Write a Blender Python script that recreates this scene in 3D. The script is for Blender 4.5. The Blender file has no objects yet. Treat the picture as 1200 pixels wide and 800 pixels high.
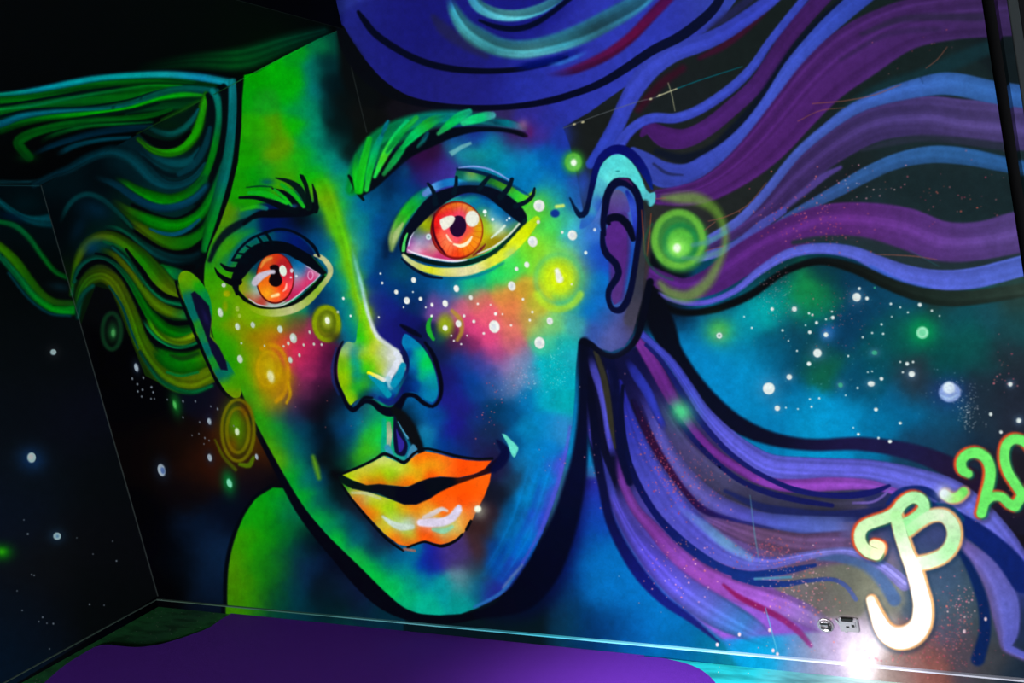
import bpy, bmesh, math, random
import numpy as np
from mathutils import Matrix, Vector

# ------------------------------------------------------------------ camera, world, light, exposure
CAM_F, CAM_YAW, CAM_PITCH, CAM_ROLL = 816.703, -0.550056, -0.0924377, -0.2198006
CAM_LOC = np.array([4.11592898, -2.16992812, 1.44328841])
H_SOFFIT, H_SKIRT, X_SOFFIT, X_DOOR = 2.5, 0.0450, 2.34612, 4.31193

def cam_axes():
    cy, sy = math.cos(CAM_YAW), math.sin(CAM_YAW)
    cp, sp = math.cos(CAM_PITCH), math.sin(CAM_PITCH)
    f = np.array([sy*cp, cy*cp, sp]); r = np.array([cy, -sy, 0.0]); u = np.cross(r, f)
    cr, sr = math.cos(CAM_ROLL), math.sin(CAM_ROLL)
    return cr*r + sr*u, -sr*r + cr*u, f
AX_R, AX_U, AX_F = cam_axes()

scene = bpy.context.scene
COL = scene.collection
cam_data = bpy.data.cameras.new('camera')
cam_data.sensor_width = 36.0
cam_data.lens = 36.0*CAM_F/1200.0
cam_data.clip_start = 0.02
cam = bpy.data.objects.new('camera', cam_data)
COL.objects.link(cam)
cam.matrix_world = Matrix(((AX_R[0], AX_U[0], -AX_F[0], CAM_LOC[0]),
                           (AX_R[1], AX_U[1], -AX_F[1], CAM_LOC[1]),
                           (AX_R[2], AX_U[2], -AX_F[2], CAM_LOC[2]),
                           (0, 0, 0, 1)))
scene.camera = cam

world = bpy.data.worlds.new('world')
scene.world = world
world.use_nodes = True
world.node_tree.nodes['Background'].inputs[0].default_value = (0.75, 0.8, 1.0, 1)
world.node_tree.nodes['Background'].inputs[1].default_value = 0.03

def area(name, loc, aim, sx, sy, power, col=(1, 1, 1)):
    d = bpy.data.lights.new(name, 'AREA'); d.shape = 'RECTANGLE'; d.size = sx; d.size_y = sy
    d.energy = power; d.color = col
    o = bpy.data.objects.new(name, d); COL.objects.link(o); o.location = loc
    o.rotation_euler = (Vector(aim)-Vector(loc)).to_track_quat('-Z', 'Y').to_euler()
    return o
def spot(name, loc, aim, power, ang, blend, col=(1, 1, 1), rad=0.03):
    d = bpy.data.lights.new(name, 'SPOT'); d.energy = power; d.color = col
    d.spot_size = math.radians(ang); d.spot_blend = blend; d.shadow_soft_size = rad
    o = bpy.data.objects.new(name, d); COL.objects.link(o); o.location = loc
    o.rotation_euler = (Vector(aim)-Vector(loc)).to_track_quat('-Z', 'Y').to_euler()
    return o
area('wall_wash_fill', (2.0, -6.2, 0.60), (2.0, 0.0, 1.2), 3.2, 1.0, 490, (1.0, 1.0, 1.0))  # unseen wash light, added to light the wall evenly
spot('floor_fill_spot', (3.22, -0.60, 0.86), (3.18, -0.50, 0.0), 72, 104, 1.0, (1.0, 0.98, 0.96))  # unseen spot added to brighten the floor towards the right
spot('floor_beam_lamp', (3.60, -0.60, 0.42), (3.785, 0.0, 0.04), 30, 28, 1.0, (1.0, 0.98, 0.96))
spot('signature_fill_spot', (3.86, -0.85, 0.34), (3.935, 0.0, 0.30), 17, 25, 1.0, (1.0, 0.99, 0.97))  # unseen spot added only to brighten the signature

vs = scene.view_settings
vs.view_transform = 'Standard'; vs.look = 'None'; vs.exposure = 0.0; vs.gamma = 1.0
vs.use_curve_mapping = False

# ------------------------------------------------------------------ photograph <-> surfaces
def project(P):
    """points (...,3) -> photo pixels"""
    d = P - CAM_LOC
    z = d @ AX_F
    z = np.where(z < 0.05, np.nan, z)
    return 600 + CAM_F*(d @ AX_R)/z, 400 - CAM_F*(d @ AX_U)/z
def ray(x, y):
    x = np.asarray(x, float); y = np.asarray(y, float)
    return (AX_F[None, :]*CAM_F + (x-600)[:, None]*AX_R[None, :] - (y-400)[:, None]*AX_U[None, :])
def on_back(p):
    p = np.asarray(p, float); d = ray(p[:, 0], p[:, 1]); t = (0-CAM_LOC[1])/d[:, 1]
    return CAM_LOC + d*t[:, None]
def on_left(p):
    p = np.asarray(p, float); d = ray(p[:, 0], p[:, 1]); t = (0-CAM_LOC[0])/d[:, 0]
    return CAM_LOC + d*t[:, None]
def on_soffit(p):
    p = np.asarray(p, float); d = ray(p[:, 0], p[:, 1]); t = (H_SOFFIT-CAM_LOC[2])/d[:, 2]
    return CAM_LOC + d*t[:, None]
def on_floor(p, z=0.0):
    p = np.asarray(p, float); d = ray(p[:, 0], p[:, 1]); t = (z-CAM_LOC[2])/d[:, 2]
    return CAM_LOC + d*t[:, None]

# ------------------------------------------------------------------ paint engine (brush strokes rasterised with numpy)
SS = 1.6
X0, Y0, X1, Y1 = -60, -70, 1330, 880
CW, CH = int((X1-X0)*SS), int((Y1-Y0)*SS)
rng = np.random.default_rng(7)
def vnoise(w, h, cell, seed):
    r = np.random.default_rng(seed)
    gw, gh = int(w/cell)+3, int(h/cell)+3
    g = r.random((gh, gw)).astype(np.float32)
    ys = np.arange(h)/cell; xs = np.arange(w)/cell
    yi = ys.astype(int); xi = xs.astype(int)
    fy = (ys-yi)[:, None]; fx = (xs-xi)[None, :]
    fy = fy*fy*(3-2*fy); fx = fx*fx*(3-2*fx)
    a = g[yi][:, xi]; b = g[yi][:, xi+1]; c = g[yi+1][:, xi]; d = g[yi+1][:, xi+1]
    return ((a*(1-fx)+b*fx)*(1-fy)+(c*(1-fx)+d*fx)*fy).astype(np.float32)
CANVAS = {}
class Canvas:
    def __init__(s, col):
        s.a = np.empty((CH, CW, 3), np.float32); s.a[:] = np.array(col, np.float32)/255
cv = None
WARPX = (vnoise(CW, CH, 30, 1)-0.5)*7 + (vnoise(CW, CH, 9, 2)-0.5)*3
WARPY = (vnoise(CW, CH, 30, 3)-0.5)*7 + (vnoise(CW, CH, 9, 4)-0.5)*3
STREAK = np.random.default_rng(11).random(4096).astype(np.float32)
PARTS = []          # (name, label, key, parent key, surface, kind, geometry)

def spline(pts, closed=False, step=4.0):
    P = np.array(pts, float)
    n = len(P)
    if n < 3 and not closed:
        k = max(2, int(np.hypot(*(P[-1, :2]-P[0, :2]))/step)+1)
        t = np.linspace(0, 1, k)[:, None]
        return P[0]*(1-t)+P[1]*t
    out = []
    rngn = n if closed else n-1
    for i in range(rngn):
        if closed:
            p0, p1, p2, p3 = P[(i-1) % n], P[i], P[(i+1) % n], P[(i+2) % n]
        else:
            p0, p1, p2, p3 = P[max(i-1, 0)], P[i], P[i+1], P[min(i+2, n-1)]
        L = np.hypot(*(p2-p1)[:2]); k = max(1, int(math.ceil(L/step)))
        t = (np.arange(k)/k)[:, None]
        # centripetal-ish: scale tangents to avoid loops on uneven spacing
        d0 = np.hypot(*(p1-p0)[:2])+1e-6; d2 = np.hypot(*(p3-p2)[:2])+1e-6
        m1 = (p2-p0)*(L/(L+d0)); m2 = (p3-p1)*(L/(L+d2))
        out.append((2*t**3-3*t**2+1)*p1+(t**3-2*t**2+t)*m1+(-2*t**3+3*t**2)*p2+(t**3-t**2)*m2)
    if not closed: out.append(P[-1:])
    return np.concatenate(out)

def win(x0, y0, x1, y1):
    i0 = max(0, int((x0-X0)*SS)); i1 = min(CW, int((x1-X0)*SS)+2)
    j0 = max(0, int((y0-Y0)*SS)); j1 = min(CH, int((y1-Y0)*SS)+2)
    return i0, j0, i1, j1
def grid(i0, j0, i1, j1):
    return ((np.arange(i0, i1)+0.5)/SS+X0).astype(np.float32)[None, :], ((np.arange(j0, j1)+0.5)/SS+Y0).astype(np.float32)[:, None]
def colramp(col, T):
    if not isinstance(col, list):
        return np.broadcast_to(np.array(col, np.float32)/255, T.shape+(3,))
    if len(col[0]) == 2:
        ts = [c[0] for c in col]; cs = [c[1] for c in col]
    else:
        ts = np.linspace(0, 1, len(col)); cs = col
    cs = np.array(cs, np.float32)/255
    return np.stack([np.interp(T, ts, cs[:, k]) for k in range(3)], -1).astype(np.float32)
def blend(i0, j0, i1, j1, C, A):
    v = cv.a[j0:j1, i0:i1]
    v += (C-v)*A[..., None]

def R(pts, col, w=None, soft=1.4, a=1.0, fade=(0, 0), streak=0.0, shade=0.0, hi=None, lo=None, sd=0, warp=0.0, part=None, surf='B'):
    """a brush stroke: centre line with full widths, colour(s) along it, soft edge in px"""
    P = [(p[0], p[1], p[2] if len(p) > 2 else w) for p in pts]
    S = spline(P)
    if part is not None: add_part(part, surf, 'R', spline(P, step=7.0))
    pad = S[:, 2].max()/2+soft+3
    i0, j0, i1, j1 = win(S[:, 0].min()-pad, S[:, 1].min()-pad, S[:, 0].max()+pad, S[:, 1].max()+pad)
    if i1 <= i0 or j1 <= j0: return
    K = np.full((j1-j0, i1-i0), 1e3, np.float32); T = np.zeros_like(K); Sg = np.zeros_like(K)
    seg = np.hypot(*(S[1:, :2]-S[:-1, :2]).T); cum = np.concatenate([[0], np.cumsum(seg)]); L = cum[-1]+1e-6
    for k in range(len(S)-1):
        ax, ay, aw = S[k]; bx, by, bw = S[k+1]
        pd = max(aw, bw)/2+soft+warp*6+2
        a0, b0, a1, b1 = win(min(ax, bx)-pd, min(ay, by)-pd, max(ax, bx)+pd, max(ay, by)+pd)
        if a1 <= a0 or b1 <= b0: continue
        gx, gy = grid(a0, b0, a1, b1)
        if warp:
            gx = gx + WARPX[b0:b1, a0:a1]*warp; gy = gy + WARPY[b0:b1, a0:a1]*warp
        dx, dy = bx-ax, by-ay; l2 = dx*dx+dy*dy+1e-9
        t = np.clip(((gx-ax)*dx+(gy-ay)*dy)/l2, 0, 1)
        d = np.hypot(gx-ax-t*dx, gy-ay-t*dy)
        hw = (aw+(bw-aw)*t)/2
        key = d-hw
        ks = K[b0-j0:b1-j0, a0-i0:a1-i0]
        m = key < ks
        ks[m] = key[m]
        T[b0-j0:b1-j0, a0-i0:a1-i0][m] = ((cum[k]+t*seg[k])/L)[m]
        sg = np.sign((gx-ax)*dy-(gy-ay)*dx)*d/np.maximum(hw, 0.3)   # -1 left of travel ... +1 right (image y down)
        Sg[b0-j0:b1-j0, a0-i0:a1-i0][m] = sg[m]
    A = np.clip(0.5-K/soft, 0, 1); A = A*A*(3-2*A)*a
    if fade[0]: A = A*np.clip(T/fade[0], 0, 1)
    if fade[1]: A = A*np.clip((1-T)/fade[1], 0, 1)
    C = colramp(col, T).copy()
    Sc = np.clip(Sg, -1, 1)
    if hi is not None:
        C += (np.array(hi, np.float32)/255-C)*(np.clip(Sc, 0, 1)**1.5)[..., None]
    if lo is not None:
        C += (np.array(lo, np.float32)/255-C)*(np.clip(-Sc, 0, 1)**1.5)[..., None]
    if shade: C *= (1-shade*Sc*Sc)[..., None]
    if streak:
        u = (Sc*0.5+0.5)*max(2.2, S[:, 2].max()/4.5)+T*2.6+sd*13.7+(S[0, 0]*.37+S[0, 1]*.91) % 900+40
        iu = u.astype(int); f = u-iu; f = f*f*(3-2*f)
        n = STREAK[iu % 4096]*(1-f)+STREAK[(iu+1) % 4096]*f
        C *= (1+streak*(n-0.5)*2)[..., None]
    blend(i0, j0, i1, j1, np.clip(C, 0, 1), A)

def field(samples, i0, j0, i1, j1, sg=10.0, warp=1.0, q=4):
    gx, gy = grid(i0, j0, i1, j1)
    X = np.broadcast_to(gx, (j1-j0, i1-i0)) + WARPX[j0:j1, i0:i1]*warp
    Y = np.broadcast_to(gy, (j1-j0, i1-i0)) + WARPY[j0:j1, i0:i1]*warp
    h, w = X.shape
    # coarse solve on an unwarped grid, then bilinear lookup at warped points
    cx = np.arange(X0+i0/SS-16, X0+i1/SS+20, q/1.6); cy = np.arange(Y0+j0/SS-16, Y0+j1/SS+20, q/1.6)
    num = np.zeros((len(cy), len(cx), 3), np.float32); den = np.zeros((len(cy), len(cx)), np.float32)
    for s in samples:
        d2 = (cx[None, :]-s[0])**2+(cy[:, None]-s[1])**2
        wgt = (np.exp(-d2/(2*sg*sg))+1e-3*np.exp(-d2/(12*sg*sg))+1e-9/(1+d2/400.0)).astype(np.float32)
        num += wgt[..., None]*(np.array(s[2:5], np.float32)/255); den += wgt
    G = num/den[..., None]
    fx = np.clip((X-cx[0])/(q/1.6), 0, len(cx)-1.001); fy = np.clip((Y-cy[0])/(q/1.6), 0, len(cy)-1.001)
    xi = fx.astype(int); yi = fy.astype(int); fx = (fx-xi)[..., None]; fy = (fy-yi)[..., None]
    return (G[yi, xi]*(1-fx)+G[yi, xi+1]*fx)*(1-fy)+(G[yi+1, xi]*(1-fx)+G[yi+1, xi+1]*fx)*fy

def F(pts, col=None, samples=None, soft=1.5, a=1.0, smooth=True, warp=1.0, p=0, sg=10.0, part=None, surf='B', edgewarp=0.0):
    """a filled shape, flat colour or blended between colour samples"""
    S = spline(pts, closed=True, step=4.0) if smooth else np.array(pts, float)
    if part is not None: add_part(part, surf, 'F', spline(pts, closed=True, step=8.0) if smooth else np.array(pts, float))
    pad = soft+3+edgewarp*6
    i0, j0, i1, j1 = win(S[:, 0].min()-pad, S[:, 1].min()-pad, S[:, 0].max()+pad, S[:, 1].max()+pad)
    if i1 <= i0 or j1 <= j0: return
    gx, gy = grid(i0, j0, i1, j1)
    ins = np.zeros((j1-j0, i1-i0), bool); D = np.full((j1-j0, i1-i0), 1e3, np.float32)
    n = len(S)
    for k in range(n):
        ax, ay = S[k, :2]; bx, by = S[(k+1) % n, :2]
        if ay != by:
            r0 = max(0, int(math.ceil((min(ay, by)-Y0)*SS-0.5))-j0); r1 = min(j1-j0, int(math.ceil((max(ay, by)-Y0)*SS-0.5))-j0)
            if r1 > r0:
                yy = gy[r0:r1]
                xc = ax+(yy-ay)/(by-ay)*(bx-ax)
                ins[r0:r1] ^= gx < xc
        a0, b0, a1, b1 = win(min(ax, bx)-pad, min(ay, by)-pad, max(ax, bx)+pad, max(ay, by)+pad)
        if a1 <= a0 or b1 <= b0: continue
        sx, sy = grid(a0, b0, a1, b1); dx, dy = bx-ax, by-ay
        t = np.clip(((sx-ax)*dx+(sy-ay)*dy)/(dx*dx+dy*dy+1e-9), 0, 1)
        d = np.hypot(sx-ax-t*dx, sy-ay-t*dy)
        v = D[b0-j0:b1-j0, a0-i0:a1-i0]; np.minimum(v, d, out=v)
    K = np.where(ins, -D, D)
    A = np.clip(0.5-K/soft, 0, 1); A = A*A*(3-2*A)*a
    C = field(samples, i0, j0, i1, j1, sg, warp) if samples else np.broadcast_to(np.array(col, np.float32)/255, A.shape+(3,))
    blend(i0, j0, i1, j1, C, A)

def B(x, y, rx, ry, col, a=1.0, rot=0, pw=1.0, cut=2.6):
    """an airbrushed spot"""
    m = max(rx, ry)*cut
    i0, j0, i1, j1 = win(x-m, y-m, x+m, y+m)
    if i1 <= i0 or j1 <= j0: return
    gx, gy = grid(i0, j0, i1, j1); c, s = math.cos(math.radians(rot)), math.sin(math.radians(rot))
    u = ((gx-x)*c+(gy-y)*s)/rx; v = (-(gx-x)*s+(gy-y)*c)/ry
    A = np.exp(-((u*u+v*v)**pw))*a
    blend(i0, j0, i1, j1, np.array(col, np.float32)/255, A)
def E(x, y, rx, ry, col, soft=1.2, a=1.0, rot=0, part=None, surf='B'):
    """a crisp ellipse"""
    if part is not None: add_part(part, surf, 'F', ell(x, y, rx, ry, rot, 12))
    m = max(rx, ry)+soft+2
    i0, j0, i1, j1 = win(x-m, y-m, x+m, y+m)
    if i1 <= i0 or j1 <= j0: return
    gx, gy = grid(i0, j0, i1, j1); c, s = math.cos(math.radians(rot)), math.sin(math.radians(rot))
    u = ((gx-x)*c+(gy-y)*s)/rx; v = (-(gx-x)*s+(gy-y)*c)/ry
    K = (np.sqrt(u*u+v*v)-1)*min(rx, ry)
    A = np.clip(0.5-K/soft, 0, 1); A = A*A*(3-2*A)*a
    blend(i0, j0, i1, j1, np.array(col, np.float32)/255, A)
def ell(x, y, rx, ry, rot=0, n=14):
    t = np.linspace(0, 2*math.pi, n, endpoint=False); c, s = math.cos(math.radians(rot)), math.sin(math.radians(rot))
    u = np.cos(t)*rx; v = np.sin(t)*ry
    return np.stack([x+u*c-v*s, y+u*s+v*c], 1)
def ring(x, y, rx, ry, w, col, a=1.0, soft=3.0, t0=0, t1=360, part=None):
    n = 18; t = np.radians(np.linspace(t0, t1, n))
    R([(x+rx*math.cos(q), y+ry*math.sin(q), w) for q in t], col, soft=soft, a=a, part=part)
def add_part(part, surf, kind, geo):
    name, label, key, parent = (list(part)+[None]*4)[:4]
    PARTS.append(dict(name=name, label=label, key=key, parent=parent, surf=surf, kind=kind, geo=geo))
# ================================================================== THE MURAL: brush strokes, back to front
cv = Canvas((3, 4, 7))
# ---- night ground of the back wall, lamp haze painted in at lower right
F([(640, -70), (1340, -70), (1340, 900), (640, 900)], smooth=False, soft=30, sg=14, samples=[
    (680, 100, 24, 30, 34), (760, 100, 24, 30, 32), (700, 160, 22, 26, 26), (900, 60, 22, 30, 30), (1050, 70, 22, 34, 34), (1130, 120, 24, 40, 42),
    (800, 260, 38, 40, 40), (860, 230, 30, 34, 34), (950, 210, 24, 34, 36), (1100, 220, 26, 42, 46), (1170, 230, 26, 44, 48), (1200, 60, 18, 28, 32), (1300, 100, 18, 26, 30),
    (1300, 260, 24, 40, 44), (1040, 300, 32, 46, 52), (1120, 310, 30, 50, 56), (1100, 345, 30, 42, 40), (1190, 350, 40, 66, 62),
    (790, 360, 8, 20, 40), (770, 345, 4, 8, 16), (800, 370, 0, 40, 70), (800, 400, 0, 120, 180), (830, 385, 0, 120, 165), (815, 425, 0, 130, 190), (830, 360, 0, 80, 115),
    (860, 335, 0, 62, 88), (885, 325, 6, 52, 66), (905, 318, 6, 44, 52), (905, 345, 0, 110, 120), (905, 362, 0, 185, 170), (890, 365, 0, 170, 175), (875, 380, 0, 140, 165), (925, 345, 0, 120, 100),
    (945, 345, 30, 165, 60), (960, 345, 10, 110, 70), (950, 365, 0, 110, 100), (970, 320, 6, 50, 66), (1000, 330, 6, 54, 84), (1000, 370, 6, 58, 92), (980, 390, 6, 60, 96), (1030, 350, 8, 66, 96),
    (1060, 350, 12, 70, 104), (1060, 375, 8, 84, 84), (1120, 370, 14, 80, 92), (1160, 365, 22, 78, 90), (1190, 385, 24, 72, 78), (1130, 395, 8, 84, 80), (1030, 400, 4, 80, 90),
    (905, 400, 0, 80, 105), (925, 385, 10, 66, 90), (960, 410, 6, 66, 84), (962, 428, 12, 100, 66), (930, 425, 2, 70, 100), (900, 420, 0, 110, 155), (870, 410, 0, 130, 175),
    (850, 440, 0, 135, 195), (850, 465, 0, 130, 190), (880, 440, 0, 140, 195), (880, 470, 0, 130, 185), (920, 455, 0, 96, 140), (940, 495, 0, 140, 190), (965, 488, 0, 152, 208), (990, 485, 0, 142, 198),
    (905, 500, 0, 120, 175), (920, 478, 0, 128, 182), (1000, 450, 4, 76, 108), (1030, 440, 2, 78, 96), (1060, 405, 4, 84, 80), (1050, 465, 2, 96, 142), (1030, 495, 0, 112, 160), (1070, 490, 0, 104, 152),
    (1075, 450, 34, 52, 66), (1065, 440, 42, 50, 60), (1100, 470, 16, 78, 112), (1110, 500, 16, 74, 106), (1110, 425, 6, 74, 74), (1150, 420, 14, 74, 76), (1150, 450, 30, 46, 60), (1180, 420, 34, 46, 56), (1180, 460, 32, 40, 54),
    (1150, 490, 30, 48, 64), (1190, 490, 34, 42, 58), (1120, 520, 24, 58, 84), (1080, 515, 20, 60, 90), (1140, 530, 24, 40, 60), (1170, 560, 30, 26, 36), (1190, 600, 22, 18, 28), (1300, 500, 20, 26, 40), (1300, 650, 14, 14, 30),
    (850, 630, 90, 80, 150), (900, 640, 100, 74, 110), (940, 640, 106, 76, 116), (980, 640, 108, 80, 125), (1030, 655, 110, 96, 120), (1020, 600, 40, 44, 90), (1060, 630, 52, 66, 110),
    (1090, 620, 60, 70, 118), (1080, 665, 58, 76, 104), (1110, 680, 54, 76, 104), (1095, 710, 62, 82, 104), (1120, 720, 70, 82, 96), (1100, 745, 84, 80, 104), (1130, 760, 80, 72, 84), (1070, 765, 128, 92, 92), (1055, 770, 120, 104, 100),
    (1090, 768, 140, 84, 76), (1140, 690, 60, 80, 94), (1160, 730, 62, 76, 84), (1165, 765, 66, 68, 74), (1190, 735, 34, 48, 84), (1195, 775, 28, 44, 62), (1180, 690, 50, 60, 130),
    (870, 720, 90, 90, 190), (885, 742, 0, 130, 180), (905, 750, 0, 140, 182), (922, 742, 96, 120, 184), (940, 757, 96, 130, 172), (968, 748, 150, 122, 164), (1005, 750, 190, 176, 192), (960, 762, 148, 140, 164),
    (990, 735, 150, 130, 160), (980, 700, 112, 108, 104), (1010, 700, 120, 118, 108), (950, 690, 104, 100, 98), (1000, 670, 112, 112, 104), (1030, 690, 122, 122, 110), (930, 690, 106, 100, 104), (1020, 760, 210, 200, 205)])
# left lower night sky
F([(100, 380), (300, 430), (470, 730), (470, 900), (100, 900)], smooth=False, soft=30, sg=16, samples=[
    (130, 420, 0, 0, 2), (180, 480, 0, 0, 3), (220, 560, 2, 2, 8), (160, 600, 0, 0, 3), (240, 460, 4, 8, 22), (260, 470, 14, 8, 26), (280, 475, 40, 16, 16),
    (215, 537, 36, 11, 2), (235, 548, 58, 18, 2), (255, 538, 36, 11, 5), (195, 525, 12, 4, 3), (180, 530, 3, 1, 2), (190, 545, 6, 2, 2), (215, 520, 8, 4, 4), (225, 570, 6, 3, 6), (270, 520, 60, 26, 4), (300, 540, 44, 14, 4), (305, 520, 70, 34, 2), (290, 560, 8, 6, 18),
    (230, 625, 4, 18, 40), (245, 645, 8, 32, 62), (250, 680, 6, 26, 52), (255, 700, 4, 18, 40), (215, 650, 0, 4, 12), (200, 690, 0, 0, 2), (270, 600, 2, 8, 24), (190, 640, 0, 0, 4), (320, 560, 0, 2, 10), (250, 720, 2, 6, 14)])
# forehead night patch at the seam
F([(393, -40), (640, -40), (640, 240), (500, 240), (380, 240), (380, 40)], smooth=False, col=(8, 10, 11), soft=6)

# ---- crown of blue hair above the forehead
F([(393, -60), (393, -10), (395, 18), (402, 38), (412, 60), (428, 82), (455, 102), (485, 116), (520, 123), (560, 125), (600, 126), (640, 128), (655, 152), (672, 142), (690, 132), (718, 112), (742, 95), (775, 70), (800, 55), (830, 35), (850, 18), (870, -10), (880, -60)],
  smooth=False, soft=2, sg=26, samples=[(400, 0, 34, 42, 140), (410, 40, 28, 34, 120), (440, 20, 24, 24, 116), (440, 75, 28, 30, 124), (480, 50, 22, 22, 112), (500, 98, 26, 26, 118), (560, 60, 24, 24, 118), (560, 105, 30, 30, 132),
   (540, 95, 30, 30, 110), (620, 100, 36, 46, 160), (640, 140, 40, 46, 156), (680, 80, 44, 50, 168), (700, 120, 44, 56, 172), (740, 60, 44, 54, 176), (780, 20, 44, 54, 176), (760, 80, 50, 64, 182), (600, 10, 24, 26, 130), (820, 10, 50, 58, 160), (850, 0, 50, 70, 170)],
  part=('hair_lock', 'wide royal blue crown of hair swirling over the forehead'))
R([(396, 10, 14), (420, -8, 20), (470, -20, 20)], (44, 56, 150), soft=10, a=.6)
R([(420, 14, 4), (427, 24, 7), (438, 38, 8), (458, 53, 8), (485, 68, 8), (515, 78, 8), (555, 83, 7), (600, 82, 6), (640, 75, 5), (665, 67, 3)], (3, 6, 30), soft=2.5, part=('hair_line', 'black inner contour line of the blue crown'))
R([(600, 80, 8), (630, 75, 9), (660, 67, 8), (690, 54, 6)], (0, 12, 104), soft=5, a=.9, fade=(.2, .4))
R([(640, 77, 4), (660, 73, 5), (690, 60, 4)], (44, 116, 206), soft=4, a=.7, fade=(.3, .3))
R([(526, -4, 8), (533, 14, 14), (545, 32, 20), (560, 44, 24), (585, 55, 22), (612, 58, 22), (645, 52, 22), (680, 40, 24), (715, 22, 24), (745, 4, 22), (765, -14, 20)], [(40, 130, 160), (60, 140, 150), (44, 110, 120), (70, 146, 156), (50, 130, 150), (36, 80, 96), (40, 100, 130), (44, 120, 160)],
  soft=6, streak=.28, hi=(40, 110, 150), fade=(.06, 0), part=('hair_lock', 'teal sweep of hair curling through the blue crown'))
R([(575, 62, 2), (615, 65, 3), (650, 60, 3), (690, 46, 2)], (90, 170, 190), soft=3, a=.6, fade=(.3, .3))
R([(548, -12, 10), (560, 6, 14), (580, 16, 14), (605, 18, 13), (632, 11, 12), (655, -2, 10)], [(40, 110, 150), (60, 140, 160), (84, 170, 180), (64, 150, 170), (50, 120, 160)], soft=4, streak=.3, part=('hair_lock', 'short pale teal curl at the top of the crown'))
R([(562, 24, 3), (580, 31, 6), (602, 34, 7), (624, 29, 7), (645, 16, 6), (668, -2, 6)], (2, 8, 40), soft=3)
R([(508, 20, 6), (520, 34, 14), (545, 52, 12), (570, 66, 6)], (36, 36, 60), soft=8, a=.55)
R([(638, 88, 4), (665, 84, 9), (690, 75, 11), (715, 62, 12), (740, 43, 12), (762, 20, 12), (785, -4, 12)], [(60, 20, 90), (76, 14, 66), (84, 10, 56), (70, 12, 70)], soft=5, streak=.3, fade=(.2, 0), part=('hair_lock', 'dark maroon streak along the blue crown'))
# outer contour of the crown
R([(399, 34, 9), (408, 56, 16), (424, 80, 18), (448, 102, 14), (478, 117, 9), (515, 124, 6.5), (555, 126.5, 6), (600, 125, 6), (640, 119, 7), (675, 109, 7), (705, 97, 8), (735, 79, 9), (765, 59, 10), (795, 44, 11), (820, 26, 11), (838, 8, 10), (850, -14, 9)],
  [(4, 6, 12), (4, 6, 14), (3, 5, 28), (3, 6, 34), (6, 12, 44), (8, 14, 44)], soft=2.5, part=('hair_line', 'black outer contour under the blue crown'))

# ---- hair streaming right from the temple and ear
def lock(pts, col, label, soft=2.0, streak=.13, **k):
    pts = [(q[0], q[1], q[2]*1.06+1.2) for q in pts]
    if pts[-1][0] > 1150:                     # carry the lock on past the door frame
        a_, b_ = pts[-2], pts[-1]; f_ = (1330-b_[0])/max(20, b_[0]-a_[0])
        pts = pts+[(1330, b_[1]+(b_[1]-a_[1])*min(f_, 2.5), b_[2])]
    k.setdefault('shade', .26 if pts[0][1] > 380 else .08)
    R(pts, col, soft=soft+.8, streak=streak, part=('hair_lock', label), **k)
R([(748, 128, 8), (775, 98, 10), (800, 80, 8)], (58, 12, 34), soft=8, a=.8)
R([(820, 68, 5), (850, 52, 9), (888, 20, 9), (910, -10, 9)], (64, 14, 44), soft=6, a=.8)
lock([(692, 192, 10), (708, 172, 16), (722, 148, 17), (734, 122, 18), (748, 98, 20), (766, 78, 20), (790, 62, 19), (818, 52, 18), (845, 40, 17), (870, 24, 16), (900, 2, 15), (925, -22, 14)],
     [(40, 60, 170), (54, 66, 184), (58, 72, 190), (52, 64, 180), (56, 70, 186)], 'blue lock rising from the ear to join the crown')
R([(830, 34, 3), (848, 22, 9), (875, 2, 10), (890, -12, 10)], (36, 36, 86), soft=6, a=.8)
lock([(752, 158, 4), (760, 150, 12), (780, 161, 22), (803, 162, 20), (828, 150, 18), (858, 126, 17), (886, 100, 17), (904, 74, 17), (922, 46, 17), (945, 18, 17), (975, -14, 16)],
     [(72, 26, 104), (82, 34, 120), (76, 34, 114), (70, 30, 100), (74, 34, 112)], 'plum purple lock under the thin blue strand')
lock([(722, 178, 12), (734, 158, 11), (750, 144, 10), (766, 138, 10), (790, 138.5, 10), (814, 131, 10), (838, 117, 10), (862, 99, 10), (884, 76, 9), (900, 52, 8), (921, 25, 8), (948, -8, 8)],
     [(54, 68, 184), (62, 78, 196), (58, 76, 190), (54, 70, 180)], 'thin blue strand sweeping from the ear tip', lo=(50, 60, 170))
R([(770, 178, 8), (800, 186, 12), (835, 176, 14), (862, 150, 12), (890, 118, 10), (912, 84, 9), (935, 52, 9), (968, 18, 9), (1005, -10, 9)], (10, 18, 36), soft=6, a=.9)
lock([(742, 178, 10), (755, 189, 20), (776, 204, 28), (804, 204, 22), (830, 190, 19), (856, 171, 16), (880, 146, 14), (902, 117, 14), (926, 81, 16), (951, 51, 17), (980, 22, 19), (1020, -12, 21)],
     [(56, 72, 176), (58, 74, 184), (66, 86, 200), (70, 92, 212), (60, 84, 200), (52, 76, 186)], 'bright blue strand above the broad plum lock')
R([(766, 192, 3), (782, 203, 4), (800, 205, 2)], (30, 36, 80), soft=3, a=.8)
lock([(772, 231, 16), (800, 229, 22), (825, 223, 27), (852, 208, 32), (880, 186, 40), (905, 161, 46), (932, 129, 50), (965, 92, 56), (1005, 60, 62), (1060, 30, 54), (1120, 18, 52), (1185, 12, 56)],
     [(76, 30, 108), (78, 32, 108), (78, 34, 110), (76, 38, 110), (70, 42, 102), (60, 44, 90), (54, 44, 80)], 'broad plum purple lock streaming to the upper right', soft=3, streak=.16)
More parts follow.
